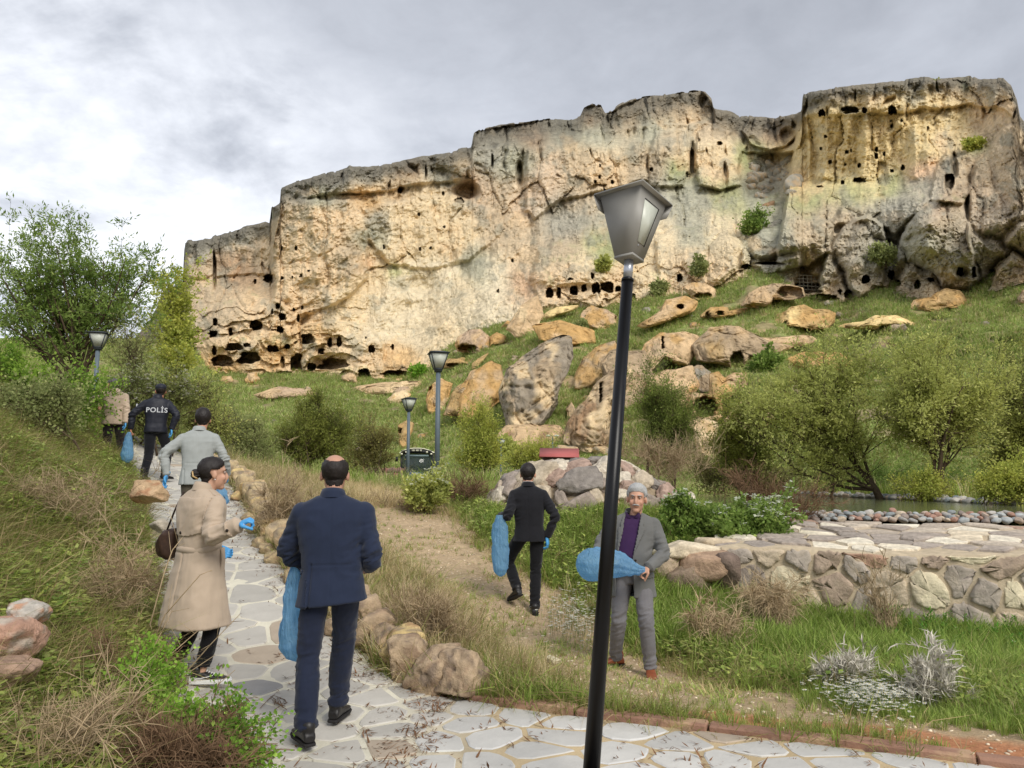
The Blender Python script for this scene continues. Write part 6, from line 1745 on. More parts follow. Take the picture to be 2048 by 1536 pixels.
def fold(V, N_, r, amp=0.006, fx=9.0, fz=2.6, seed=0.0, sharp=0.5):
    a = fbm(np.stack([V[:, 0] * fx, V[:, 1] * fx, V[:, 2] * fz], 1) + seed, 3)
    b = 1 - np.abs(fbm(np.stack([V[:, 0] * fx * .6 + V[:, 2] * 2.2, V[:, 1] * fx * .6, V[:, 2] * fz * 2.4 - V[:, 0] * 3], 1) + seed + 7, 2)) * 3
    return V + N_ * (amp * (a + sharp * 0.8 * np.clip(b, -1, 1)))[:, None]
def crease(V, sd):
    q = np.stack([V[:, 0] * 5 + V[:, 2] * 3, V[:, 1] * 5, V[:, 2] * 15 - V[:, 0] * 6], 1) + sd * 3.1
    return 1 - 4.5 * np.abs(fbm(q, 2)) 
def seg_gauss(P2, a, b, w):
    a, b = np.asarray(a, float), np.asarray(b, float); ab = b - a
    t = np.clip(((P2 - a) @ ab) / (ab @ ab + 1e-12), 0, 1)
    return np.exp(-((P2 - a - t[:, None] * ab) ** 2).sum(1) / (w * w))
def shoe(parent, pos, yaw, mat, sole, k=1.0, kind='shoe', tilt=0.0, sneaker=False, boot=False):
    """toe towards +y before turning"""
    M = rz(yaw) @ rx_(tilt)
    X, Y, Z = np.eye(3)
    mb = MB(); hs = .012
    sec = [(-.075, .028, .040), (-.065, .034, .062), (-.03, .037, .075), (.02, .038, .068), (.07, .043, .048), (.12, .046, .036), (.165, .040, .028), (.195, .024, .018)]
    rings = [((0, y * k, (h * .5 + .014) * k), X, Z, w * k, h * .5 * k, 2.6) for y, w, h in sec]
    loft(mb, rings, 22)
    limb(mb, [(0, -.03 * k, .05 * k), (0, -.035 * k, (.18 if boot else .095) * k)], [.036 * k, .040 * k])
    V, F, N_ = remesh(mb, .005, 3)
    V = (V @ M.T) + pos; N_ = N_ @ M.T
    o = mk(kind, V, F, mat, parent, smooth=True)
    mb = MB()
    t = .030 if sneaker else .016
    sec2 = [(-.088, .018), (-.080, .032), (-.03, .040), (.02, .041), (.07, .047), (.12, .051), (.17, .045), (.20, .028), (.212, .008)]
    a = np.array([(w, y) for y, w in sec2]); outl = np.concatenate([a, a[::-1] * [-1, 1]]) * k
    n = len(outl); wav = (0.004 * np.sin(outl[:, 1] * 130)) if sneaker else 0 * outl[:, 1]
    Vb = np.concatenate([np.c_[outl * .97, np.zeros(n)], np.c_[outl * 1.0 , np.full(n, t * .5)], np.c_[outl * .98, np.full(n, t) + wav + (0.012 * np.clip(-outl[:, 1] / .08, 0, 1) if sneaker else 0)]])
    faces = [list(f) for f in gridfaces(3, n, True)] + [list(range(n))[::-1], list(range(2 * n, 3 * n))]
    me = mesh_data('sole', (Vb @ M.T) + pos, faces); link('sole', me, sole, o)
    if sneaker:
        mb = MB()
        for sx in (-1, 1):
            pts = np.array([(sx * .040, -.05, .045), (sx * .043, .0, .040), (sx * .045, .05, .050), (sx * .036, .085, .058)]) * k
            mb.tube(pts @ M.T + pos, .0035, 6)
        for j in range(5):
            y = .035 + j * .017; z = .083 - j * .0075
            mb.tube((np.array([(-.022, y, z), (0, y + .004, z + .006), (.022, y, z)]) * k) @ M.T + pos, .003, 6)
        mb.tube((np.array([(-.004, .03, .09), (-.02, .02, .115), (-.034, .04, .10)]) * k) @ M.T + pos, .003, 6)
        mb.build('laces', wsole_m, o, smooth=True)
        for yy in (-.06,):
            pass
    return o

def person(label, loc, H=1.75, yaw=0.0, W=1.0, depth=1.0, lean=(0, 0), head=(0, 0, 0), head_off=(0, 0, 0), wr=(None, None), eh=((1, -1, 0), (-1, -1, 0)), feet=((.1, 0, 0), (-.1, 0, 0)),
           fyaw=(0, 0), hip_w=.09, coat=None, trousers=None, tro_r=(.088, .066, .058), shoes=None, sole=None, hair=None, hair_m=None, hands=(None, None), glove=(False, False), gather=None,
           skin=(196, 146, 120), vox=.009, coat_len=.50, flare=0.0, sleeve=(.066, .056, .044), collar=True, grooves=(), knee_dir=None, shirt=None, opening=None, extra=None, foot_tilt=(0, 0), sneaker=False, boot=False,
           fold_amp=.005, belly=0.0, seed=0, hem_tilt=0.0, tuck=False, collar_h=.035):
    """R = +x side before turning by yaw when facing away (+y). All joint targets are given in view axes relative to loc."""
    e = empty('person', tuple(loc), label, 'person')
    k = H / 1.75; T = rz(yaw); r = np.random.default_rng(seed)
    lx, ly = lean
    def tf(p, z_ref=0.95 * k):      # torso space -> view space, with lean above the hip
        p = np.atleast_2d(np.asarray(p, float)); q = p @ T.T
        f = np.clip(q[:, 2] - z_ref, 0, 2)
        q[:, 0] += lx * f; q[:, 1] += ly * f
        return q
    def tp(*p): return tf([p])[0]
    def inv(V):
        q = V.copy(); f = np.clip(q[:, 2] - .95 * k, 0, 2); q[:, 0] -= lx * f; q[:, 1] -= ly * f
        return q @ T
    ax, ay = T[:, 0], T[:, 1]; Z = np.array([0, 0, 1.0])
    shR, shL = tp(.172 * W * k, -.01, 1.385 * k), tp(-.172 * W * k, -.01, 1.385 * k)
    hipR, hipL = tp(hip_w * k, 0, .93 * k), tp(-hip_w * k, 0, .93 * k)
    wr = [np.asarray(w, float) for w in wr]; eh_ = [np.asarray(x, float) for x in eh]
    elR, wR = ik(shR, wr[0], .30 * k, .265 * k, eh_[0]); elL, wL = ik(shL, wr[1], .30 * k, .265 * k, eh_[1])
    fR, fL = [np.asarray(f, float) for f in feet]
    kn = []; 
    for hp, ft, fy in ((hipR, fR, fyaw[0]), (hipL, fL, fyaw[1])):
        kd = np.array([-math.sin(fy), math.cos(fy), 0]) if knee_dir is None else np.asarray(knee_dir, float)
        an = ft + np.array([0, 0, .085 * k]); kq, an2 = ik(hp, an, .44 * k, .43 * k, kd); kn.append((kq, an2))
    # ---------- head frame
    hy, hpz, hr = head; HM = rz(yaw + hy) @ rx_(-hpz) @ ry_(hr)
    hc = tp(0, .02, 1.625 * k) + np.asarray(head_off, float)
    k0_ = k; KH = 1.10
    def hp_(p): return hc + (np.asarray(p, float) * k0_ * KH) @ HM.T
    # ---------- body: one continuous figure
    mb = MB()
    ell(mb, hp_((0, -.012, .040)), np.array((.075, .095, .084)) * k * KH, HM); ell(mb, hp_((0, .020, -.030)), np.array((.061, .072, .080)) * k * KH, HM)
    ell(mb, hp_((0, .060, -.088)), np.array((.030, .028, .024)) * k * KH, HM); ell(mb, hp_((0, .066, .036)), np.array((.052, .026, .016)) * k * KH, HM)
    limb(mb, [hp_((0, .086, .022)), hp_((0, .104, -.016)), hp_((0, .098, -.030))], np.array((.009, .0125, .013)) * k * KH, 10)
    for s in (-1, 1):
        ell(mb, hp_((s * .036, .066, -.022)), np.array((.022, .020, .024)) * k * KH, HM)
        ell(mb, hp_((s * .078, -.004, -.004)), np.array((.010, .020, .032)) * k * KH, HM @ rz(s * -.4), 10)
    ell(mb, hp_((0, .086, -.052)), np.array((.026, .014, .012)) * k * KH, HM)
    nb = tp(0, -.015, 1.40 * k)
    limb(mb, [hp_((0, -.02, -.04)), hp_((0, -.022, -.10)), nb], np.array((.054, .054, .068)) * k)
    ell(mb, tp(0, 0, 1.32 * k), (.15 * W * k, .09 * k, .12 * k), T)
    ell(mb, tp(0, 0, 1.12 * k), (.12 * W * k, .085 * k, .16 * k), T); ell(mb, tp(0, 0, .97 * k), (.13 * k, .09 * k, .10 * k), T)
    for a, b, c in ((shR, elR, wR), (shL, elL, wL)): limb(mb, [a, a * .5 + b * .5, b, b * .5 + c * .5, c], np.array((.046, .042, .036, .034, .025)) * k)
    for hp, (kq, an) in zip((hipR, hipL), kn): limb(mb, [hp, hp * .5 + kq * .5, kq, kq * .5 + an * .5, an], np.array((.072, .058, .042, .042, .031)) * k)
    hd = []
    for i, (w, el) in enumerate(((wR, elR), (wL, elL))):
        spec = hands[i] or {}
        f = unit(w - el) if spec.get('dir') is None else unit(np.asarray(spec['dir'], float))
        pal = np.asarray(spec.get('palm', (-ax if i == 0 else ax)), float)
        hd.append((w, f, pal, spec.get('side', 1), spec.get('curl', .35)))
        hand_pieces(mb, w, f, pal, spec.get('side', 1), k, spec.get('curl', .35))
    V, F, N_ = remesh(mb, min(vox, .008), 2)
    L_ = (V - hc) @ HM / (k * KH)
    x, y, z = L_[:, 0], L_[:, 1], L_[:, 2]
    base = lin(skin); C = np.repeat(base[None], len(V), 0)
    inh = (np.abs(x) < .12) & (np.abs(y) < .14) & (z > -.16) & (z < .16)
    lips = inh * np.exp(-(((x) / .022) ** 2 + ((z + .053) / .0065) ** 2)) * (y > .06)
    C = C + (base * [.80, .58, .56] - C) * lips[:, None] * .8
    sock = inh * sum(np.exp(-(((x - s * .031) / .015) ** 2 + ((z - .020) / .010) ** 2)) for s in (-1, 1)) * (y > .04)
    C = C + (base * .40 - C) * sock[:, None] * .55
    V = V - N_ * (sock * .006)[:, None]
    chk = inh * sum(np.exp(-(((x - s * .042) / .022) ** 2 + ((z + .02) / .02) ** 2)) for s in (-1, 1)) * (y > .03)
    C = C + (base * [1.0, .88, .86] - C) * chk[:, None] * .4
    S = (V, F, N_)
    mk('body', V, F, skin_m, e, cols=C, smooth=True)
    for s in (-1, 1):
        m2 = MB(); ell(m2, hp_((s * .031, .0745, .0195)), (.0115 * k,) * 3, n=10); ey = m2.build('eye', eyew_m, e, smooth=True)
        m2 = MB(); ell(m2, hp_((s * .031, .0815, .0195)), (.0058 * k,) * 3, n=8); m2.build('iris', eye_m, ey, smooth=True)
        q = [hp_((s * (.014 + .011 * j), .094 - .004 * j * j * .6, .037 + .003 * math.sin(j))) for j in range(4)]
        m2 = MB().tube(q, np.array((.003, .0045, .004, .002)) * k, 6); m2.build('eyebrow', hair_m if hair != 'bald' else hairk_m, e, smooth=True)
    # ---------- hair
    if hair:
        nz = fbm(L_ * np.array([95, 95, 30]), 3) * .0042 + fbm(L_ * 25, 2) * .003
        ear = (np.abs(x) > .070) & (z < .032) & (y > -.030) & (y < .03)
        line = np.interp(y, [-.12, -.06, -.022, .0, .028, .045, .09], [-.075, -.070, -.050, .028, .010 if hair != 'woman' else .05, .055, .078])
        h = z - line
        if hair == 'woman': h = z - np.interp(y, [-.12, -.05, -.02, .02, .05, .09], [-.085, -.08, -.03, .030, .055, .083])
        if hair == 'bald':
            q = np.sqrt((x / .062) ** 2 + ((y - .03) / .128) ** 2); h = np.minimum(h, (q - 1.0) * .06 + np.where(z < .075, .04 * sst(.105 - z, 0, .05), 0))
        h = np.where(ear | ~inh, -1, h)
        vol = {'short': .012, 'bald': .006, 'woman': .011, 'full': .017, 'cap': .006}.get(hair, .012)
        top = vol * sst(h, 0, .035) * (1 + (.5 if hair == 'full' else 0) * sst(z, .06, .12))
        shell('hair', S, h > 0, top + nz + .002, hair_m, e)
        if hair == 'woman':
            m2 = MB(); ell(m2, hp_((0, -.125, .0)), np.array((.036, .034, .042)) * k, HM); ell(m2, hp_((0, -.105, .005)), np.array((.03, .03, .03)) * k, HM)
            Vb, Fb, Nb = remesh(m2, .005, 2); Vb = Vb + Nb * (.004 * np.sin(((Vb - hc) @ HM[:, 2]) * 260 + 3 * ((Vb - hc) @ HM[:, 0]) * 60))[:, None]
            mk('hair_bun', Vb, Fb, hair_m, e, smooth=True)
            m2 = MB()
            for j in range(5): m2.tube([hp_((-.022 + .011 * j, -.108, -.034)), hp_((-.026 + .013 * j, -.146, -.014 )), hp_((-.022 + .011 * j, -.148, .022))], np.array((.006, .008, .004)) * k, 8)
            m2.build('blond_lock', blond_m, e, smooth=True)
    # ---------- trousers
    if trousers is not None:
        mb = MB()
        zw = (1.03 if tuck else .98) * k
        loft(mb, [(tp(0, 0, .84 * k), ax, ay, .145 * k * W ** .5, .105 * k, 2.4), (tp(0, 0, .92 * k), ax, ay, .165 * k * W ** .5, .118 * k, 2.5), (tp(0, 0, zw), ax, ay, .150 * k * W ** .5, .108 * k * depth, 2.5)])
        a, b, c = [q * k for q in tro_r]
        for hp, (kq, an) in zip((hipR, hipL), kn):
            d = unit(an - kq)
            limb(mb, [hp + (0, 0, -.02), hp * .5 + kq * .5, kq, kq * .5 + an * .5, an - d * .045], [a, (a + b) / 2 + .004, b, (b + c) / 2 + .004, c])
            m_ = an + d * (.01 if not sneaker else -.12)
            if not sneaker: loft(mb, [(an - d * .06, *perp(d), c, c, 2.2), (m_, *perp(d), c * 1.02, c * 1.06, 2.2)], 18)
        V, F, N_ = remesh(mb, vox, 4)
        # creases: behind the knee, at the ankle, a pressed line down the leg
        amp = np.zeros(len(V))
        for (kq, an) in kn:
            dk = np.linalg.norm(V - kq, axis=1); amp += np.exp(-(dk / .14) ** 2) * .007 * crease(V, seed)
            da = np.linalg.norm(V - an, axis=1); amp += np.exp(-(da / .14) ** 2) * .010 * crease(V, seed + 4)
        V = V + N_ * amp[:, None]; V = fold(V, N_, r, fold_amp * .9, 12, 3.2, seed + 3)
        if sneaker:
            keep = np.ones(len(V), bool)
            for (kq, an) in kn: keep &= ~((np.hypot(V[:, 0] - an[0], V[:, 1] - an[1]) < .12) & (V[:, 2] < an[2] + .035))
            ii, G = subset(V, F, keep); mk('trousers', V[ii], G, trousers, e, smooth=True)
        else: mk('trousers', V, F, trousers, e, smooth=True)
    # ---------- shoes
    for (ft, fy, tl, (kq, an)) in zip((fR, fL), fyaw, foot_tilt, kn):
        shoe(e, ft, fy, shoes, sole, k * 1.08, 'sneaker' if sneaker else ('boot' if boot else 'shoe'), tl, sneaker, boot)
    # ---------- upper garment
    def torso_rings(g=0.0, zl=None, zt=1.0, fl=flare):
        zl = zl if zl is not None else H - 0
        hem = coat_len * k
        zs = [hem, hem + (.86 * k - hem) * .5 if hem < .8 * k else .86 * k, .93 * k, 1.02 * k, 1.12 * k, 1.24 * k, 1.34 * k, 1.405 * k, 1.445 * k, 1.475 * k, 1.50 * k]
        ws = [.190 + fl, .186 + fl * .6, .182, .168, .172, .192, .206, .196, .170, .118, .062]
        ds = [.128 + fl, .128 + fl * .6, .126, .118, .122, .128, .122, .108, .090, .076, .062]
        yo = [0, 0, 0, .0, 0, -.004, -.008, -.010, -.012, -.014, -.014]
        out = []
        for z_, w_, d_, y_ in zip(zs, ws, ds, yo):
            b = belly * math.exp(-((z_ / k - 1.08) / .16) ** 2)
            out.append((tp(0, y_ * k + b * .6, z_ ), ax, ay, (w_ * W + g) * k, (d_ * depth + b * .5 + g) * k, 2.5))
        return out
    mb = MB()
    loft(mb, torso_rings(), 36)
    s0, s1, s2 = [q * k for q in sleeve]
    for a, b, c in ((shR, elR, wR), (shL, elL, wL)):
        d = unit(c - b)
        limb(mb, [a + (0, 0, -.005), a * .5 + b * .5, b, b * .5 + c * .5, c - d * .03], [s0, (s0 + s1) / 2, s1, (s1 + s2) / 2 + .003, s2])
        loft(mb, [(c - d * .06, *perp(d), s2, s2, 2.2), (c - d * .005, *perp(d), s2 * 1.06, s2 * 1.06, 2.2)], 18)
    V, F, N_ = remesh(mb, vox, 3)
    Q = inv(V)
    amp = np.zeros(len(V))
    for el, sh, w in ((elR, shR, wR), (elL, shL, wL)):
        de = np.linalg.norm(V - el, axis=1); ua = unit(w - sh)
        amp += np.exp(-(de / .13) ** 2) * .013 * crease(V, seed + 9)
        dm = np.linalg.norm(V - (sh * .45 + el * .55), axis=1); amp += np.exp(-(dm / .12) ** 2) * .005 * crease(V, seed + 13)
        da = np.linalg.norm(V - (sh * .9 + tp(0, 0, 1.3 * k) * .1 + np.array([0, 0, -.09])), axis=1); amp += np.exp(-(da / .09) ** 2) * -.006
    V = V + N_ * amp[:, None]; V = fold(V, N_, r, fold_amp, 8, 2.4, seed)
    tors = np.abs(Q[:, 0]) < .26 * W
    for (a, b, w, dp, sd) in grooves:
        g = seg_gauss(Q[:, [0, 2]], a, b, w) * (np.sign(Q[:, 1]) == sd) * tors
        V = V - N_ * (dp * g)[:, None]
    if hem_tilt: V[:, 2] += hem_tilt * np.clip((coat_len * k + .12 - V[:, 2]) / .12, 0, 1) * Q[:, 0] * tors
    keep = np.ones(len(V), bool)
    Q = inv(V)
    if opening is not None: keep = ~opening(Q / k)
    ii, G = subset(V, F, keep)
    jk = mk(coat[0], V[ii], G, coat[1], e, smooth=True)
    if opening is not None:
        so = jk.modifiers.new('thickness', 'SOLIDIFY'); so.thickness = .006; so.offset = -1
    SJ = (V, F, N_)
    # ---------- collar
    if collar:
        mb = MB(); cz = 1.488 * k; th = np.linspace(0, 2 * math.pi, 41)[:-1]
        if opening is not None: th = np.linspace(math.pi * .72, math.pi * 2.28, 34)
        rows = []
        for (dr, dz) in ((-.004, -.004), (.000, collar_h), (.006, collar_h + .004), (.016, collar_h * .4), (.026, -.018)):
            rows.append(np.array([tp(math.cos(t) * (.066 + dr) * k, (-.012) + math.sin(t) * (.066 + dr) * k, cz + (dz - .018 * math.sin(t)) * k) for t in th]))
        A = np.array(rows); closed = opening is None
        mb.add(A, gridfaces(A.shape[0], A.shape[1], closed)); mb.build('collar', coat[1], e, smooth=True)
    if shirt is not None:
        mb = MB(); sm, sl = shirt
        rr = torso_rings(-.012); rr = [q for q in rr if q[0][2] > sl * k - .01]
        loft(mb, rr[:-1], 36)
        V2, F2, N2 = remesh(mb, vox, 2); V2 = fold(V2, N2, r, .004, 9, 3, seed + 9)
        mk('shirt', V2, F2, sm, e, smooth=True)
    # ---------- gloves
    for i, (w, f, pal, sd, cu) in enumerate(hd):
        if glove[i]:
            mb = MB(); hand_pieces(mb, w, f, pal, sd, k, cu, .0022)
            loft(mb, [(w - f * .05 * k, *perp(f), .031 * k, .028 * k, 2.2), (w + f * .0, *perp(f), .030 * k, .026 * k, 2.2)], 18)
            V2, F2, N2 = remesh(mb, .0042, 2); mk('glove', V2, F2, glove_m, e, smooth=True)
    if extra: extra(dict(e=e, S=S, SJ=SJ, inv=inv, tp=tp, hp_=hp_, HM=HM, k=k, hc=hc, T=T, elR=elR, elL=elL, wR=wR, wL=wL, shR=shR, shL=shL, ax=ax, ay=ay, kn=kn, hd=hd, Q=inv(SJ[0])))
    return e, dict(wR=wR, wL=wL, hd=hd)
def perp(d):
    d = unit(np.asarray(d, float)); a = np.cross(d, (0, 0, 1.0) if abs(d[2]) < .9 else (0, 1.0, 0)); a = a / np.linalg.norm(a); return a, np.cross(d, a)
def zat(x, y): return float(gz(np.array([x]), np.array([y]))[0]) if path_in(x, y) < 0 else float(gz0(np.array([x]), np.array([y]))[0]) + .012
def vp(u, v, d, loc):
    """view-axes offset of a pixel at distance d from a person's foot point"""
    return P(u, v, d) - np.asarray(loc, float)
def button(e, p, nrm, r_=.011):
    mb = MB(); a, b = perp(nrm); loft(mb, [(p, a, b, r_, r_, 2), (p + np.asarray(nrm) * .004, a, b, r_ * .9, r_ * .9, 2)], 14); mb.build('button', button_m, e)

# ------------------------------------------------------------------ plastic bags
bag_m, Nb_, Lb_, bb_ = new_mat('blue_plastic')
bb_.inputs['Base Color'].default_value = (*lc(168, 216, 248), 1); bb_.inputs['Roughness'].default_value = 0.3; bb_.inputs['Specular IOR Level'].default_value = .5
_t = Nb_.new('ShaderNodeBsdfTransparent'); _t.inputs['Color'].default_value = (*lc(176, 214, 240), 1)
_l = Nb_.new('ShaderNodeBsdfTranslucent'); _l.inputs['Color'].default_value = (*lc(166, 212, 244), 1)
_m1 = Nb_.new('ShaderNodeMixShader'); _m1.inputs[0].default_value = .6; _m2 = Nb_.new('ShaderNodeMixShader'); _m2.inputs[0].default_value = .36
Lb_.new(bb_.outputs[0], _m1.inputs[1]); Lb_.new(_l.outputs[0], _m1.inputs[2]); Lb_.new(_m1.outputs[0], _m2.inputs[1]); Lb_.new(_t.outputs[0], _m2.inputs[2])
Lb_.new(_m2.outputs[0], Nb_['Material Output'].inputs['Surface'])
_tc2 = Nb_.new('ShaderNodeTexCoord'); _mp2 = Nb_.new('ShaderNodeMapping'); _mp2.inputs['Scale'].default_value = (26, 26, 9)
_n2 = Nb_.new('ShaderNodeTexNoise'); _n2.inputs['Scale'].default_value = 1; _n2.inputs['Detail'].default_value = 4; _n2.inputs['Distortion'].default_value = 1.2
_b2 = Nb_.new('ShaderNodeBump'); _b2.inputs['Distance'].default_value = .03; _b2.inputs['Strength'].default_value = 1
Lb_.new(_tc2.outputs['Object'], _mp2.inputs[0]); Lb_.new(_mp2.outputs[0], _n2.inputs['Vector']); Lb_.new(_n2.outputs['Fac'], _b2.inputs['Height']); Lb_.new(_b2.outputs[0], bb_.inputs['Normal']); Lb_.new(_b2.outputs[0], _l.inputs['Normal'])
def bag(label, rings, seed=0, crumple=.012, n=48, litter=False, loc=(0, 0, 0), pleat=16):
    """rings: (centre, half width, half depth, u axis, v axis)"""
    r = np.random.default_rng(seed); th = np.arange(n) / n * 2 * math.pi
    m = len(rings); t = np.arange(m); tt = np.linspace(0, m - 1, 46)
    Cc = np.array([q[0] for q in rings], float); A = np.array([q[1] for q in rings]); B = np.array([q[2] for q in rings])
    Ua = np.array([q[3] for q in rings], float); Va = np.array([q[4] for q in rings], float)
    ip = lambda Q: np.stack([np.interp(tt, t, Q[:, k]) for k in range(3)], 1)
    C_, U_, W_ = ip(Cc), ip(Ua), ip(Va); a = np.interp(tt, t, A); b = np.interp(tt, t, B)
    for _ in range(2): a[1:-1] = (a[:-2] + 2 * a[1:-1] + a[2:]) / 4; b[1:-1] = (b[:-2] + 2 * b[1:-1] + b[2:]) / 4
    V = C_[:, None] + a[:, None, None] * np.cos(th)[None, :, None] * U_[:, None] + b[:, None, None] * np.sin(th)[None, :, None] * W_[:, None]
    cen = C_[:, None]; d = V - cen
    ph = r.uniform(0, 6.28)
    fl = 1 + 0.16 * np.sin(pleat * th + ph + 1.2 * np.sin(tt * .7)[:, None])[..., None] * (1 - (a / a.max())[:, None, None] * .72) + 0.0
    V = cen + d * fl
    V = V + crumple * fbm(V * 14 + seed, 3)[..., None] * unit(d) + crumple * 1.3 * (ridged(V * 8 + seed, 3) - .5)[..., None] * unit(d)
    e = empty('plastic_bag', loc, label, 'bag')
    mb = MB().add(V, gridfaces(46, n, True))
    k0 = mb.n; mb.add(C_[-1:], np.zeros((0, 3), int)); i = np.arange(n); mb.F3.append(np.stack([np.full(n, k0), 45 * n + i, 45 * n + (i + 1) % n], -1))
    mb.build('film', bag_m, e, smooth=True)
    if litter:
        lm = surf('litter', lc(196, 206, 214), rough=.5, var=.3, nscale=9)
        for j in range(5):
            me = rock_mesh('litter', (.045, .035, .03), r, 2, .2, .3)
            p = C_[-8] + r.normal(0, .035, 3); link('litter', me, lm, e, loc=tuple(p))
    return e
# ------------------------------------------------------------------ the seven people
def p_navy():
    loc = np.array([-1.155, 5.05, 0.012])
    def extra(c):
        Q, k, e = c['Q'], c['k'], c['e']
        S = c['SJ']; back = Q[:, 1] < -.02
        # pocket flap low on the left side, vent flap
        shell('vent_flap', S, back & (Q[:, 0] > -.155) & (Q[:, 0] < .40) & (Q[:, 0] < -.142 + .0) & (Q[:, 2] < .98), .004, navy_m, e)
        shell('pocket_flap', S, (Q[:, 0] < -.15) & (Q[:, 0] > -.23) & (Q[:, 1] > -.06) & (Q[:, 2] > .99) & (Q[:, 2] < 1.03), .006, navy_m, e)
    person('bald man in a navy suit walking away on the flagstones, elbows bent', loc, H=1.74, yaw=0.16, W=1.14, depth=1.08, lean=(-.02, .03), head=(.05, .10, 0), head_off=(.0, .03, .0),
        wr=((.20, .22, 1.02), (-.17, .24, 1.00)), eh=((.35, -.8, -.5), (-1, -.6, -.2)), feet=((-.02, .34, 0), (-.10, -.13, 0)), fyaw=(-.1, .55), coat=('jacket', navy_m), trousers=navy2_m, tro_r=(.092, .074, .066),
        shoes=shoe_m, sole=sole_m, hair='bald', hair_m=hairk_m, skin=(184, 140, 118), vox=.0085, coat_len=.815, flare=.012, sleeve=(.074, .064, .050),
        grooves=[((-.005, .86), (-.0, 1.44), .006, .003, -1), ((-.14, .80), (-.125, 1.06), .007, .012, -1), ((-.12, 1.055), (.12, 1.06), .005, .005, -1), ((.13, .9), (.13, 1.3), .02, .003, -1)],
        extra=extra, seed=1, hem_tilt=.10, fold_amp=.009, collar_h=.040)
    a, b = np.array([1.0, 0, 0]), np.array([0, 1.0, 0]); d = 5.2
    q = lambda u, v: P(u, v, d)
    bag('blue plastic litter bag hanging at the left side of the man in the navy suit',
        [(q(590, 1122), .015, .015, a, b), (q(590, 1150), .045, .05, a, b), (q(588, 1190), .060, .07, a, b), (q(592, 1230), .085, .09, a, b), (q(596, 1265), .115, .11, a, b), (q(600, 1292), .125, .12, a, b), (q(602, 1312), .095, .10, a, b), (q(604, 1322), .03, .04, a, b)],
        seed=2, litter=True, crumple=.010)
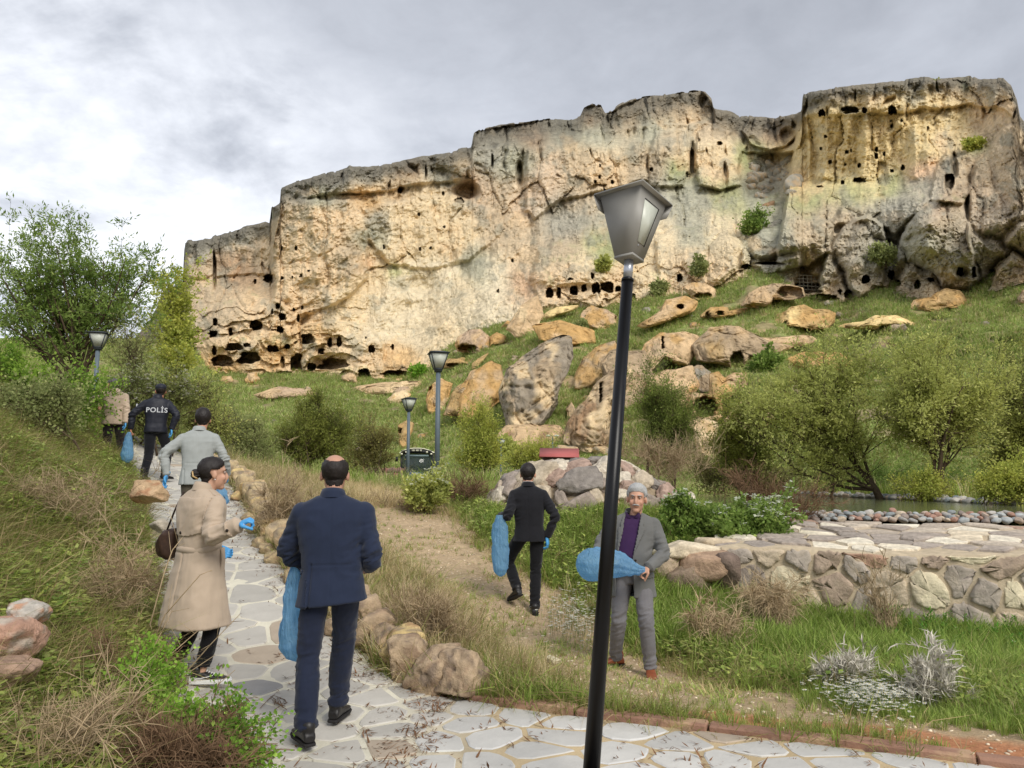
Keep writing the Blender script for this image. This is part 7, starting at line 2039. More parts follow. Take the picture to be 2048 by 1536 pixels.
def p_woman():
    loc = np.array([-2.42, 6.05, zat(-2.42, 6.05)]); yaw = R(-34)
    def extra(c):
        Q, k, e, S = c['Q'], c['k'], c['e'], c['SJ']; V = S[0]; Qk = Q / k
        x, y, z = Qk[:, 0], Qk[:, 1], Qk[:, 2]
        tor = np.abs(x) < .235
        zf = 1.165 - .045 * np.cos(np.clip(x / .2, -1, 1) * 1.5)
        shell('storm_flap', S, (z > zf) & (z < 1.43) & (y < .03) & tor & (np.abs(x) < .205), .008, trench_m, e)
        arm = np.linalg.norm(V - (c['wR'] - unit(c['wR'] - c['elR']) * .055), axis=1) < .062
        shell('cuff_strap', S, (np.abs((V - c['wR']) @ unit(c['elR'] - c['wR']) - .075) < .014) & (np.linalg.norm(V - c['wR'], axis=1) < .14), .006, trench_m, e)
        ep = (z > 1.432) & (z < 1.49) & (np.abs(x) > .085) & (np.abs(x) < .20) & (np.abs(y + .012) < .026)
        shell('epaulette', S, ep & (x > 0), .008, trench_m, e); shell('epaulette', S, ep & (x < 0), .008, trench_m, e)
        # belt: sagging band round the waist, loose end with buckle on the right side
        th = np.linspace(0, 2 * math.pi, 61)[:-1]; rows = []
        for dz, dr in ((-.024, .004), (-.020, .012), (.020, .012), (.024, .004)):
            rows.append(np.array([c['tp'](math.cos(t) * (.186 + dr) * k, math.sin(t) * (.142 + dr) * k, (1.035 + .020 * math.sin(t) * 1.0 + dz) * k + .006 * math.sin(3 * t)) for t in th]))
        MB().add(np.array(rows), gridfaces(4, 60, True)).build('belt', trench_m, e, smooth=True)
        p0 = c['tp'](.175 * k, .085 * k, 1.03 * k); out = unit(c['tp'](.6, .25, 1.03) - c['tp'](0, 0, 1.03))
        q = [p0 + out * .012, p0 + out * .035 + (-.012, 0, -.09), p0 + out * .05 + (-.03, 0, -.20), p0 + out * .055 + (-.045, 0, -.27)]
        w = np.cross(out, (0, 0, 1)) * .024; A = np.array([[x_ - w for x_ in q], [x_ + w for x_ in q]])
        mb = MB(); A2 = np.concatenate([A, A[::-1] - out * .004]); mb.add(A2, gridfaces(4, 4)); bl = mb.build('belt_end', trench_m, e, smooth=True)
        mb = MB(); c0 = q[-1] + np.array([0, 0, -.01])
        mb.tube([c0 - w * 1.3 + (0, 0, .028), c0 + w * 1.3 + (0, 0, .028), c0 + w * 1.3 + (0, 0, -.028), c0 - w * 1.3 + (0, 0, -.028), c0 - w * 1.3 + (0, 0, .028)], .006, 8)
        mb.build('buckle', surf('buckle_horn', lc(170, 146, 120), rough=.4), bl, smooth=True)
        # buttons
        vv = lambda px, py: P(px, py, 1)
        N_ = S[2]
        def btn(cond_pt):
            i = np.argmin(np.linalg.norm(Qk - np.array(cond_pt), axis=1)); button(e, V[i] + N_[i] * .006, N_[i], .013)
        btn((-.03, -.14, 1.150)); btn((.175, .09, 1.445)); btn((.10, .15, 1.02)); btn((.10, .16, .90)); btn((.10, .15, 1.12))
        i = np.argmin(np.linalg.norm(V - (c['wR'] - unit(c['wR'] - c['elR']) * .075 + np.array([0, -.05, -.01])), axis=1)); button(e, V[i] + N_[i] * .006, N_[i], .012)
        shell('pocket_welt', S, (np.abs(x - .15 - (z - .86) * .22) < .009) & (z > .78) & (z < .95) & (y > 0), .007, trench_m, e)
        # earring
        mb = MB(); ell(mb, c['hp_']((.083, .0, -.036)), (.005, .005, .005), n=6); mb.build('earring', wsole_m, e)
        # socks of bare ankle are the body; shoulder strap bag on her left
    e, j = person('woman in a long beige trench coat, dark hair in a bun, gloved hand raised', loc, H=1.67, yaw=yaw, W=1.08, depth=1.2, lean=(.05, .0), head=(R(-24), .02, 0), head_off=(.035, .0, -.012),
        wr=(vp(478, 1049, 5.75, loc), (.02, .33, .95)), eh=((-.1, -.45, -1.0), (-.9, .2, -.6)), feet=((.11, -.10, 0.0), (-.16, .05, .02)), fyaw=(R(-82), R(-58)), hip_w=.075,
        coat=('trench_coat', trench_m), trousers=legg_m, tro_r=(.078, .062, .054), shoes=shoe_m, sole=wsole_m, hair='woman', hair_m=hairk_m, skin=(192, 150, 126), vox=.008, coat_len=.42, flare=.075,
        sleeve=(.074, .068, .054), grooves=[((0, .46), (.01, .98), .008, .010, -1)], glove=(True, True),
        hands=({'dir': (.9, -.1, .38), 'palm': (.25, .3, -.8), 'curl': 1.0, 'side': -1}, {'curl': .6}), extra=extra, seed=4, sneaker=True, fold_amp=.010, collar_h=.05)
    # brown bag behind her left hip, mostly hidden by the twigs
    me = rock_mesh('bag', (.085, .07, .13), np.random.default_rng(3), 4, .5, .06)
    hb = empty('handbag', tuple(P(333, 1085, 6.2)), 'dark brown patterned shoulder bag behind the hip of the woman in the trench coat', 'handbag')
    link('body', me, surf('bag_leather', lc(62, 44, 34), rough=.6, var=.4, nscale=40), hb)
    mb = MB().tube([(0.0, 0, .10), (.06, -.02, .25), (.13, -.03, .40)], .008, 6); mb.build('strap', surf('bag_strap', lc(50, 36, 30), rough=.6), hb)
def p_blazer():
    d = 9.95; x = float(ray(396, 900)[0] * d); loc = np.array([x, d, zat(x, d)])
    loc[2] = P(396, 820, d)[2] - 1.77
    def extra(c):
        pass
    person('dark-haired man in a pale grey blazer seen from behind on the path', loc, H=1.77, yaw=.34, W=1.06, depth=1.0, lean=(.0, .02), head=(0, .05, 0), head_off=(.03, .02, 0),
        wr=(vp(441, 950, d - .0, loc) + (-.02, .28, -.0), vp(334, 950, d - .15, loc)), eh=((1, -.8, -.2), (-1, -.4, 0)), feet=((.11, .1, 0), (-.10, -.15, 0)), coat=('blazer', blaz_m), trousers=olive_m, tro_r=(.092, .072, .066),
        shoes=shoe_m, sole=sole_m, hair='full', hair_m=hairk_m, vox=.010, coat_len=.80, flare=.008, glove=(True, True), hands=({'curl': .9}, {'dir': (-.25, -.1, -1), 'palm': (1, 0, 0), 'curl': .3}), sleeve=(.070, .058, .046),
        grooves=[((0, .86), (0, 1.44), .006, .003, -1), ((-.15, .79), (-.15, 1.0), .008, .012, -1), ((.13, .79), (.13, 1.0), .008, .012, -1), ((-.13, 1.08), (.13, 1.08), .008, .005, -1)], extra=extra, seed=7, fold_amp=.008)
    a, b = np.array([1.0, 0, 0]), np.array([0, 1.0, 0]); q = lambda u, v: P(u, v, 9.9)
    bag('small blue plastic bag carried by the man in the pale blazer', [(q(432, 950), .02, .02, a, b), (q(436, 970), .06, .05, a, b), (q(441, 988), .09, .08, a, b), (q(445, 1003), .075, .07, a, b), (q(447, 1011), .02, .02, a, b)], seed=5, loc=(0, 0, 0))
def p_police():
    d = 14.4; x = float(ray(309, 900)[0] * d); loc = np.array([x, d, P(309, 768, d)[2] - 1.80])
    def extra(c):
        e, k, hp_, HM = c['e'], c['k'], c['hp_'], c['HM']
        mb = MB(); ell(mb, hp_((0, -.005, .065)), np.array((.090, .112, .072)) * k * 1.1, HM)
        V, F, N_ = remesh(mb, .006, 1); L_ = (V - c['hc']) @ HM / (k * 1.1)
        ii, G = subset(V, F, L_[:, 2] > .040); cp = mk('cap', V[ii], G, pol_m, e, smooth=True)
        mb = MB(); A = np.array([[hp_((math.sin(t) * .085, .06 + math.cos(t) * r_, .046 - .02 * (r_ > .1) * math.cos(t))) for t in np.linspace(-1.3, 1.3, 16)] for r_ in (.03, .07, .12)])
        mb.add(A, gridfaces(3, 16)); mb.add(A - np.array([0, 0, .004]), gridfaces(3, 16)); mb.build('brim', pol_m, cp)
        cu = bpy.data.curves.new('polis', 'FONT'); cu.body = 'POLİS'; cu.size = .125; cu.align_x = 'CENTER'; cu.extrude = .0015; cu.offset = .0022; cu.space_character = 1.12
        to = bpy.data.objects.new('t', cu); COL.objects.link(to); dg = bpy.context.evaluated_depsgraph_get(); me = bpy.data.meshes.new_from_object(to.evaluated_get(dg)); bpy.data.objects.remove(to)
        n = len(me.vertices); A = np.empty(n * 3, np.float32); me.vertices.foreach_get('co', A); A = A.reshape(-1, 3).astype(float)
        # wrap on the back of the jacket
        SJ = c['SJ']; Q = c['Q']; bk = (Q[:, 1] < -.03) & (np.abs(Q[:, 0]) < .2) & (Q[:, 2] > 1.1) & (Q[:, 2] < 1.45)
        Qb = Q[bk]; out = np.zeros((n, 3))
        for i, (a, b, t) in enumerate(A):
            zz = 1.255 + b; j = np.argmin((Qb[:, 0] - a) ** 2 + (Qb[:, 2] - zz) ** 2); out[i] = (a, Qb[j, 1] - .012 - t, zz)
        yy = np.median(out[:, 1]); out[:, 1] = out[:, 1] * .0 + (yy - .004 + 0.9 * out[:, 0] ** 2) - A[:, 2]
        W_ = np.array([c['tp'](*p) for p in out]); me.vertices.foreach_set('co', W_.astype(np.float32).ravel()); me.update()
        link('lettering', me, letter_m, e)
        V = SJ[0]; Qk = Q
        for s in (1, -1): shell('epaulette', SJ, (np.sign(Qk[:, 0]) == s) & (Qk[:, 2] > 1.43) & (np.abs(Qk[:, 0]) > .10) & (np.abs(Qk[:, 0]) < .21) & (np.abs(Qk[:, 1] + .01) < .03), .010, pol2_m, e)
        shell('waistband', SJ, (Qk[:, 2] < .90) & (np.abs(Qk[:, 0]) < .25), .006, pol2_m, e)
        N_ = SJ[2]; i = np.argmin(np.linalg.norm(V - (c['shL'] * .75 + c['elL'] * .25 + np.array([-.08, -.02, 0])), axis=1)); 
        mb = MB(); ell(mb, V[i], (.012, .035, .04)); mb.build('arm_badge', letter_m, e)
    person('police officer in a dark cap and jacket lettered POLİS, walking up the path', loc, H=1.80, yaw=.40, W=1.08, depth=1.1, lean=(0, .03), head=(.1, .0, 0), head_off=(.035, .02, -.01),
        wr=(vp(343, 858, d, loc), vp(262, 858, d - .1, loc)), eh=((1, -.3, 0), (-1, -.5, 0)), feet=((.16, .12, .02), (-.10, -.15, 0)), fyaw=(-.3, .0), coat=('jacket', pol_m), trousers=pol2_m, tro_r=(.100, .080, .066),
        shoes=shoe_m, sole=sole_m, hair='cap', hair_m=hairk_m, vox=.011, coat_len=.86, glove=(True, False), hands=({'dir': (.1, 0, -1), 'curl': .4}, {'curl': 1.0}), sleeve=(.076, .064, .050), boot=True, extra=extra, seed=9, fold_amp=.008, collar_h=.05,
        skin=(176, 122, 98))
    a, b = np.array([1.0, 0, 0]), np.array([0, 1.0, 0]); q = lambda u, v: P(u, v, 14.25)
    bag('long blue plastic bag hanging from the police officer\'s left hand', [(q(259, 864), .02, .02, a, b), (q(257, 876), .07, .05, a, b), (q(256, 892), .085, .07, a, b), (q(254, 908), .11, .08, a, b), (q(254, 919), .09, .07, a, b), (q(254, 925), .03, .03, a, b)], seed=8)
def p_beige():
    d = 15.8; x = float(ray(222, 900)[0] * d); loc = np.array([x, d, P(222, 757, d)[2] - 1.76])
    def extra(c):
        e, k = c['e'], c['k']
        mb = MB(); th = np.linspace(0, 2 * math.pi, 25)[:-1]
        V = [c['tp'](math.cos(t) * .075 * k, -.05 + math.sin(t) * .06 * k, (1.485 + .03 * math.sin(t * 2)) * k) for t in th]
        mb.tube(V + [V[0]], .028, 8); ell(mb, c['tp'](0, -.095, 1.43 * k), (.085, .035, .07)); V, F, N_ = remesh(mb, .009, 3); V = fold(V, N_, None, .008, 14, 14, 3)
        mk('hood', V, F, beige_m, e, smooth=True)
        Q, S = c['Q'], c['SJ']
        shell('shirt_hem', S, (Q[:, 2] < .845) & (np.abs(Q[:, 0]) < .25), -.001, white_m, e)
    person('man in a hooded beige jacket, farthest up the path by the shrubs', loc, H=1.76, yaw=.6, W=1.10, depth=1.1, lean=(0, .02), head=(.5, .05, 0), head_off=(-.08, .03, -.01),
        wr=(vp(251, 846, d, loc), vp(192, 812, d + .1, loc)), eh=((1, -.3, 0), (-1, 0, -.5)), feet=((.12, .1, 0), (-.12, -.1, 0)), coat=('jacket', beige_m), trousers=darkb_m, tro_r=(.098, .08, .066), shoes=shoe_m, sole=sole_m,
        hair='short', hair_m=hairs_m, vox=.011, coat_len=.80, glove=(True, False), sleeve=(.078, .068, .052), extra=extra, seed=13, fold_amp=.010, skin=(176, 128, 104))
def p_black():
    d = 9.4; x = float(ray(1060, 1225)[0] * d); z0 = zat(x, d); loc = np.array([x, d, P(1060, 928, d)[2] - 1.77])
    def extra(c):
        e, k = c['e'], c['k']
        mb = MB(); th = np.linspace(0, 2 * math.pi, 33)[:-1]; rows = [np.array([c['tp'](math.cos(t) * rr * k, -.012 + math.sin(t) * rr * k, (zz - .012 * math.sin(t)) * k) for t in th]) for rr, zz in ((.060, 1.48), (.060, 1.535), (.064, 1.535), (.066, 1.48))]
        mb.add(np.array(rows), gridfaces(4, 32, True)); mb.build('shirt_collar', white_m, e, smooth=True)
    person('man in a black suit with white collar walking away on the dirt track', loc, H=1.77, yaw=-.10, W=1.0, depth=1.0, lean=(-.03, .03), head=(.0, .12, 0), head_off=(.0, .03, -.005),
        wr=(vp(1094, 1074, d - .05, loc), vp(1001, 1032, d + .12, loc)), eh=((1, -.5, 0), (-.35, -.5, -1)), feet=((.055, -.08, 0.0), (-.15, -.04, .20)), fyaw=(0, .5), foot_tilt=(0, -.35), coat=('jacket', black_m), trousers=black2_m, tro_r=(.086, .066, .058),
        shoes=shoe_m, sole=sole_m, hair='short', hair_m=hairk_m, vox=.010, coat_len=.84, flare=.01, glove=(True, True), hands=({'dir': (.1, 0, -1), 'palm': (-1, .3, 0), 'curl': .5}, {'dir': (-.5, .3, -.5), 'palm': (.6, .2, -.6), 'curl': 1.1}),
        sleeve=(.066, .056, .044), grooves=[((0, .86), (0, 1.44), .006, .004, -1)], extra=extra, seed=15, fold_amp=.006)
    a, b = np.array([1.0, 0, 0]), np.array([0, 1.0, 0]); q = lambda u, v: P(u, v, d - .1)
    bag('long limp blue plastic bag held by the man in the black suit', [(q(999, 1030), .03, .03, a, b), (q(1000, 1050), .085, .05, a, b), (q(1000, 1080), .095, .06, a, b), (q(1001, 1110), .10, .07, a, b), (q(1001, 1135), .085, .07, a, b), (q(1001, 1148), .05, .05, a, b), (q(1001, 1153), .01, .01, a, b)], seed=9)
def p_grey():
    d = 7.5; x = float(ray(1268, 1320)[0] * d); loc = np.array([x, d, P(1268, 972, d)[2] - 1.76]); yaw = math.pi - .22
    def opening(q):     # torso space: front is +y, person's right is +x
        x, y, z = q[:, 0], q[:, 1], q[:, 2]
        f = y > .02
        # his left lapel edge (negative x) and the right front hanging away
        lo = np.interp(z, [.7, .95, 1.10, 1.30, 1.47, 1.6], [-.02, -.015, -.01, -.05, -.075, -.075])
        hi = np.interp(z, [.7, .95, 1.10, 1.30, 1.47, 1.6], [.15, .145, .13, .085, .065, .065])
        return f & (x > lo) & (x < hi) & (z > .5)
    def extra(c):
        e, k, S, Q = c['e'], c['k'], c['SJ'], c['Q'] / c['k']
        x, y, z = Q[:, 0], Q[:, 1], Q[:, 2]
        lo = np.interp(z, [.7, .95, 1.10, 1.30, 1.47, 1.6], [-.02, -.015, -.01, -.05, -.075, -.075]); hi = np.interp(z, [.7, .95, 1.10, 1.30, 1.47, 1.6], [.15, .145, .13, .085, .065, .065])
        wl = np.interp(z, [1.08, 1.12, 1.36, 1.37, 1.40, 1.47], [0, .012, .075, .045, .05, .03])
        shell('lapel', S, (y > 0.0) & (x < lo) & (x > lo - wl) & (z > 1.08) & (z < 1.47), .009, grey_m, e)
        shell('lapel', S, (y > 0.0) & (x > hi) & (x < hi + wl * .7) & (z > 1.10) & (z < 1.47), .009, grey_m, e)
        i = np.argmin(np.linalg.norm(Q - np.array((-.035, .13, 1.075)), axis=1)); button(e, S[0][i] + S[2][i] * .004, S[2][i], .011)
        shell('pocket_flap', S, (y > 0) & (x < -.09) & (x > -.20) & (z > .90) & (z < .945), .007, grey_m, e)
        hp_ = c['hp_']
        mb = MB()
        for s in (-1, 1): mb.tube([hp_((0, .105, -.038)), hp_((s * .014, .103, -.040)), hp_((s * .030, .092, -.046))], np.array((.006, .0065, .003)) * k, 8)
        mb.build('moustache', hairg_m, e, smooth=True)
        # polo collar points
        for s in (-1, 1):
            A = [c['tp'](s * .012 * k, .080 * k, 1.455 * k), c['tp'](s * .062 * k, .070 * k, 1.432 * k), c['tp'](s * .072 * k, .030 * k, 1.50 * k), c['tp'](s * .055 * k, .045 * k, 1.505 * k)]
            A = np.array(A); B = A + c['ay'] * .005; mb = MB(); mb.add(np.concatenate([A, B]), np.array([[0, 1, 2, 3], [7, 6, 5, 4], [0, 4, 5, 1], [1, 5, 6, 2], [2, 6, 7, 3], [3, 7, 4, 0]])); mb.build('shirt_collar', polo_m, e)
    gl = P(1303, 1345, 7.32); gr = P(1232, 1312, 7.62)
    zf = lambda q: zat(q[0], q[1]) - loc[2]
    fL = np.array([gl[0] - loc[0], 7.38 - d, zf((gl[0], 7.38))]); fR = np.array([gr[0] - loc[0], 7.66 - d, zf((gr[0], 7.66))])
    person('grey-haired man in grey jacket and purple polo shirt, facing the camera', loc, H=1.76, yaw=yaw, W=1.10, depth=1.12, lean=(.03, 0), head=(-.02, .0, -.05), head_off=(.035, -.015, -.005), belly=.045,
        wr=(vp(1236, 1118, d - .22, loc), vp(1296, 1136, d - .30, loc)), eh=((-1, .6, -.3), (1.1, .3, -.5)), feet=(fR, fL), fyaw=(R(100), math.pi - .1), coat=('jacket', grey_m), trousers=jean_m, tro_r=(.094, .070, .056), tuck=False,
        shoes=brown_m, sole=sole_m, hair='full', hair_m=hairg_m, vox=.0085, coat_len=.72, flare=.014, sleeve=(.074, .062, .048), shirt=(polo_m, .80), opening=opening, extra=extra, seed=21, fold_amp=.005,
        hands=({'dir': (-.3, -.5, -.1), 'palm': (0, 0, -1), 'curl': .9, 'side': 1}, {'dir': (-.75, -.3, -.35), 'palm': (-.3, .2, -1), 'curl': 1.15, 'side': 1}), knee_dir=(-.15, -1, 0), skin=(190, 146, 122))
    q = lambda u, v, dd=7.1: P(u, v, dd); Z = np.array([0, -.1, 1.0]); Y = np.array([0, 1.0, .1])
    bag('billowing pale blue plastic bag held open sideways by the grey-haired man', [(q(1290, 1140), .018, .018, Z, Y), (q(1278, 1140), .035, .035, Z, Y), (q(1262, 1134), .075, .07, Z, Y), (q(1240, 1127), .11, .10, Z, Y), (q(1218, 1126), .125, .12, Z, Y),
        (q(1198, 1128), .14, .13, Z, Y), (q(1180, 1129), .145, .13, Z, Y), (q(1164, 1129), .115, .10, Z, Y), (q(1155, 1128), .06, .05, Z, Y), (q(1152, 1128), .01, .01, Z, Y)], seed=12, crumple=.014, pleat=9)
for f in (p_navy, p_woman, p_blazer, p_police, p_beige, p_black, p_grey): f()
# ================================================================== street lamps
lampgrey_m = surf('lantern_grey_paint', lc(138, 136, 130), rough=0.45, var=0.06, nscale=6, spec=0.4)
polek_m = surf('black_pole_paint', lc(10, 10, 12), rough=0.34, var=0.1, nscale=9, spec=0.3)
poleg_m = surf('grey_pole_paint', lc(92, 104, 112), rough=0.5, var=0.1, nscale=9, spec=0.4)
steel_m = surf('bare_steel', lc(176, 180, 188), rough=0.32, var=0.08, nscale=9, metal=0.6, spec=0.5)
opal_m = surf('opal_pane', lc(198, 202, 190), rough=0.35, var=0.05, nscale=30, spec=0.4)
gask_m = surf('black_gasket', lc(26, 26, 26), rough=0.6, var=0.05)
roofd_m = surf('dark_lantern_paint', lc(56, 62, 66), rough=0.5, var=0.06, spec=0.4)
def quad_prism(A, B):
    """solid between two quads given as (4,3)"""
    V = np.concatenate([A, B]); F = np.array([[3, 2, 1, 0], [4, 5, 6, 7], [0, 1, 5, 4], [1, 2, 6, 5], [2, 3, 7, 6], [3, 0, 4, 7]])
    return V, F
def lamp(label, foot, head, rot, s=1.0, near=False, group=None):
    """foot and head are world points: pole base and underside of the lantern"""
    foot = np.array(foot, float); head = np.array(head, float)
    e = empty('street_lamp', tuple(foot), label, 'street lamp', group)
    ax = unit(head - foot); L = np.linalg.norm(head - foot)
    u_, w_ = perp(ax)
    # lantern axes: turned by rot about the pole
    X = np.cos(rot) * np.array([1.0, 0, 0]) + np.sin(rot) * np.array([0, 1.0, 0]); X = unit(X - ax * (X @ ax)); Y = np.cross(ax, X)
    o = head - foot
    pm = polek_m if near else poleg_m
    r0, r1 = (.043, .034) if near else (.058, .050)
    neck = .125 if near else .03
    MB().tube([(0, 0, 0), ax * (L - neck)], np.array([r0, r1]) * s, 20).build('pole', pm, e, smooth=True)
    if near:
        MB().tube([ax * (L - neck - .012), ax * (L - neck + .004)], .0365 * s, 20).build('pole_cap', polek_m, e, smooth=True)
    MB().tube([(0, 0, -.02), (0, 0, .012)], .11, 12).build('base_flange', pm, e)
    if near: MB().tube([ax * (L - neck), ax * (L + .01)], .0275 * s, 20).build('neck', steel_m, e, smooth=True)
    else: MB().tube([ax * (L - neck), ax * (L + .01)], .055 * s, 12).build('neck', roofd_m, e, smooth=True)
    hb, ht, H = .060 * s, .142 * s, .385 * s
    if not near: hb, ht, H = .085 * s, .185 * s, .34 * s
    c = lambda hx, z: np.array([o + X * a * hx + Y * b * hx + ax * z for a, b in ((-1, -1), (1, -1), (1, 1), (-1, 1))])
    bm_ = lampgrey_m if near else roofd_m
    V, F = quad_prism(c(hb, 0), c(ht, H))
    if near:
        body = mk('lantern_body', V, F, bm_, e)
        V2, F2 = quad_prism(c(hb + .003, -.004), c(hb + .003, 0.012)); mk('bottom_plate', V2, F2, bm_, e)
    else:
        body = None
        A, B = c(hb, 0), c(ht, H)
        mb = MB()
        for k in range(4): mb.tube([A[k], B[k]], .013 * s, 6)
        for k in range(4):
            mb.tube([B[k], B[(k + 1) % 4]], .016 * s, 6); mb.tube([A[k], A[(k + 1) % 4]], .013 * s, 6)
        mb.build('lantern_frame', bm_, e)
        V2, F2 = quad_prism(c(hb * .9, -.06 * s), c(hb, .03 * s)); mk('lantern_base', V2, F2, bm_, e)
    # panes
    for k in range(4):
        if near and k not in (0, 2): continue
        A0, A1 = c(hb, 0)[k], c(hb, 0)[(k + 1) % 4]; B0, B1 = c(ht, H)[k], c(ht, H)[(k + 1) % 4]
        nrm = unit(np.cross(A1 - A0, B0 - A0)); 
        def pt(a, b):
            lo = A0 + (A1 - A0) * a; hi = B0 + (B1 - B0) * a; return lo + (hi - lo) * b
        if near:
            q = np.array([pt(.22, .22), pt(.64, .22), pt(.76, .84), pt(.20, .84)])
            V2, F2 = quad_prism(q + nrm * .001, q + nrm * .005); mk('pane', V2, F2, opal_m, body)
            mb = MB(); mb.tube([pt(.655, .20) + nrm * .005, pt(.785, .855) + nrm * .005, pt(.20, .857) + nrm * .005], .003, 6); mb.build('pane_gasket', gask_m, body)
            mb = MB(); mb.tube([pt(.30, .17), pt(.30, .17) + nrm * .004], .004, 8); mb.build('screw', steel_m, body)
        else:
            q = np.array([pt(.06, .05), pt(.94, .05), pt(.96, .95), pt(.04, .95)]) - nrm * .006
            V2, F2 = quad_prism(q, q + nrm * .004); mk('pane', V2, F2, opal_m, e)
    # roof: flat plate with a skirt that follows the slope of the body
    R1 = ht * (1.20 if near else 1.22)
    T0, T1 = c(R1, H + .004), c(R1 * .985, H + .014 * s)
    V2, F2 = quad_prism(T0, T1); rf = mk('roof_plate', V2, F2, bm_, e)
    if near:
        Lo = c(R1 * .86, H - .085 * s)
        mb = MB()
        for k in range(4):
            q = np.array([Lo[k], Lo[(k + 1) % 4], T0[(k + 1) % 4], T0[k]])
            # only the two far skirts hang free as seen in the photograph
            nrm = unit(np.cross(q[1] - q[0], q[3] - q[0]))
            if k in (1, 2): mb.add(*quad_prism(q, q + nrm * .003))
        mb.build('skirt', bm_, rf)
    else:
        T2 = c(R1 * .5, H + .05 * s); V2, F2 = quad_prism(T1, T2); mk('roof_cap', V2, F2, bm_, rf)
    return e
def lamp_px(label, u, vtop, d, lean=0.0, **kw):
    top = P(u, vtop, d); x = float(top[0]); z = float(gz(np.array([x]), np.array([d]))[0])
    head = np.array([top[0], d, top[2] - .40]); lamp(label, (x + lean, d, z - .02), head, **kw)
lamp('near black lamp post with a grey lantern, leaning slightly, standing on the paving edge', P(1179, 1590, 4.02), P(1258, 520, 4.40), rot=R(49), s=1.0, near=True)
lamp_px('tall grey lamp post nearest the red-roofed hut side, second in height', 877, 706, 18.6, rot=.25, s=1.12, group='grey lamp posts in the valley')
lamp_px('grey lamp post standing in front of the tractor cab', 818, 797, 27.6, rot=.5, s=1.1, group='grey lamp posts in the valley')
lamp_px('small distant grey lamp post left of the stone mound', 1002, 878, 48, rot=.5, s=1.1, group='grey lamp posts in the valley')
lamp_px('dark lamp post among the shrubs of the left bank with an upturned lantern', 198, 666, 20.5, rot=.3, s=1.1, group='grey lamp posts in the valley')
def twin_lamp():
    p = P(1105, 872, 62); z0 = .9
    e = empty('twin_lamp', (p[0], 62, z0), 'slender far lamp post with two small white heads above the red roof', 'street lamp')
    h = p[2] - z0
    MB().tube([(0, 0, 0), (0, 0, h)], .05, 8).build('pole', poleg_m, e)
    for s in (-1, 1):
        MB().tube([(0, 0, h - .05), (s * .12, 0, h + .02), (s * .28, 0, h)], .03, 6).build('arm', poleg_m, e)
        mb = MB(); ell(mb, (s * .34, 0, h + .02), (.2, .16, .09), n=8); mb.build('lamp_head', opal_m, e)
twin_lamp()

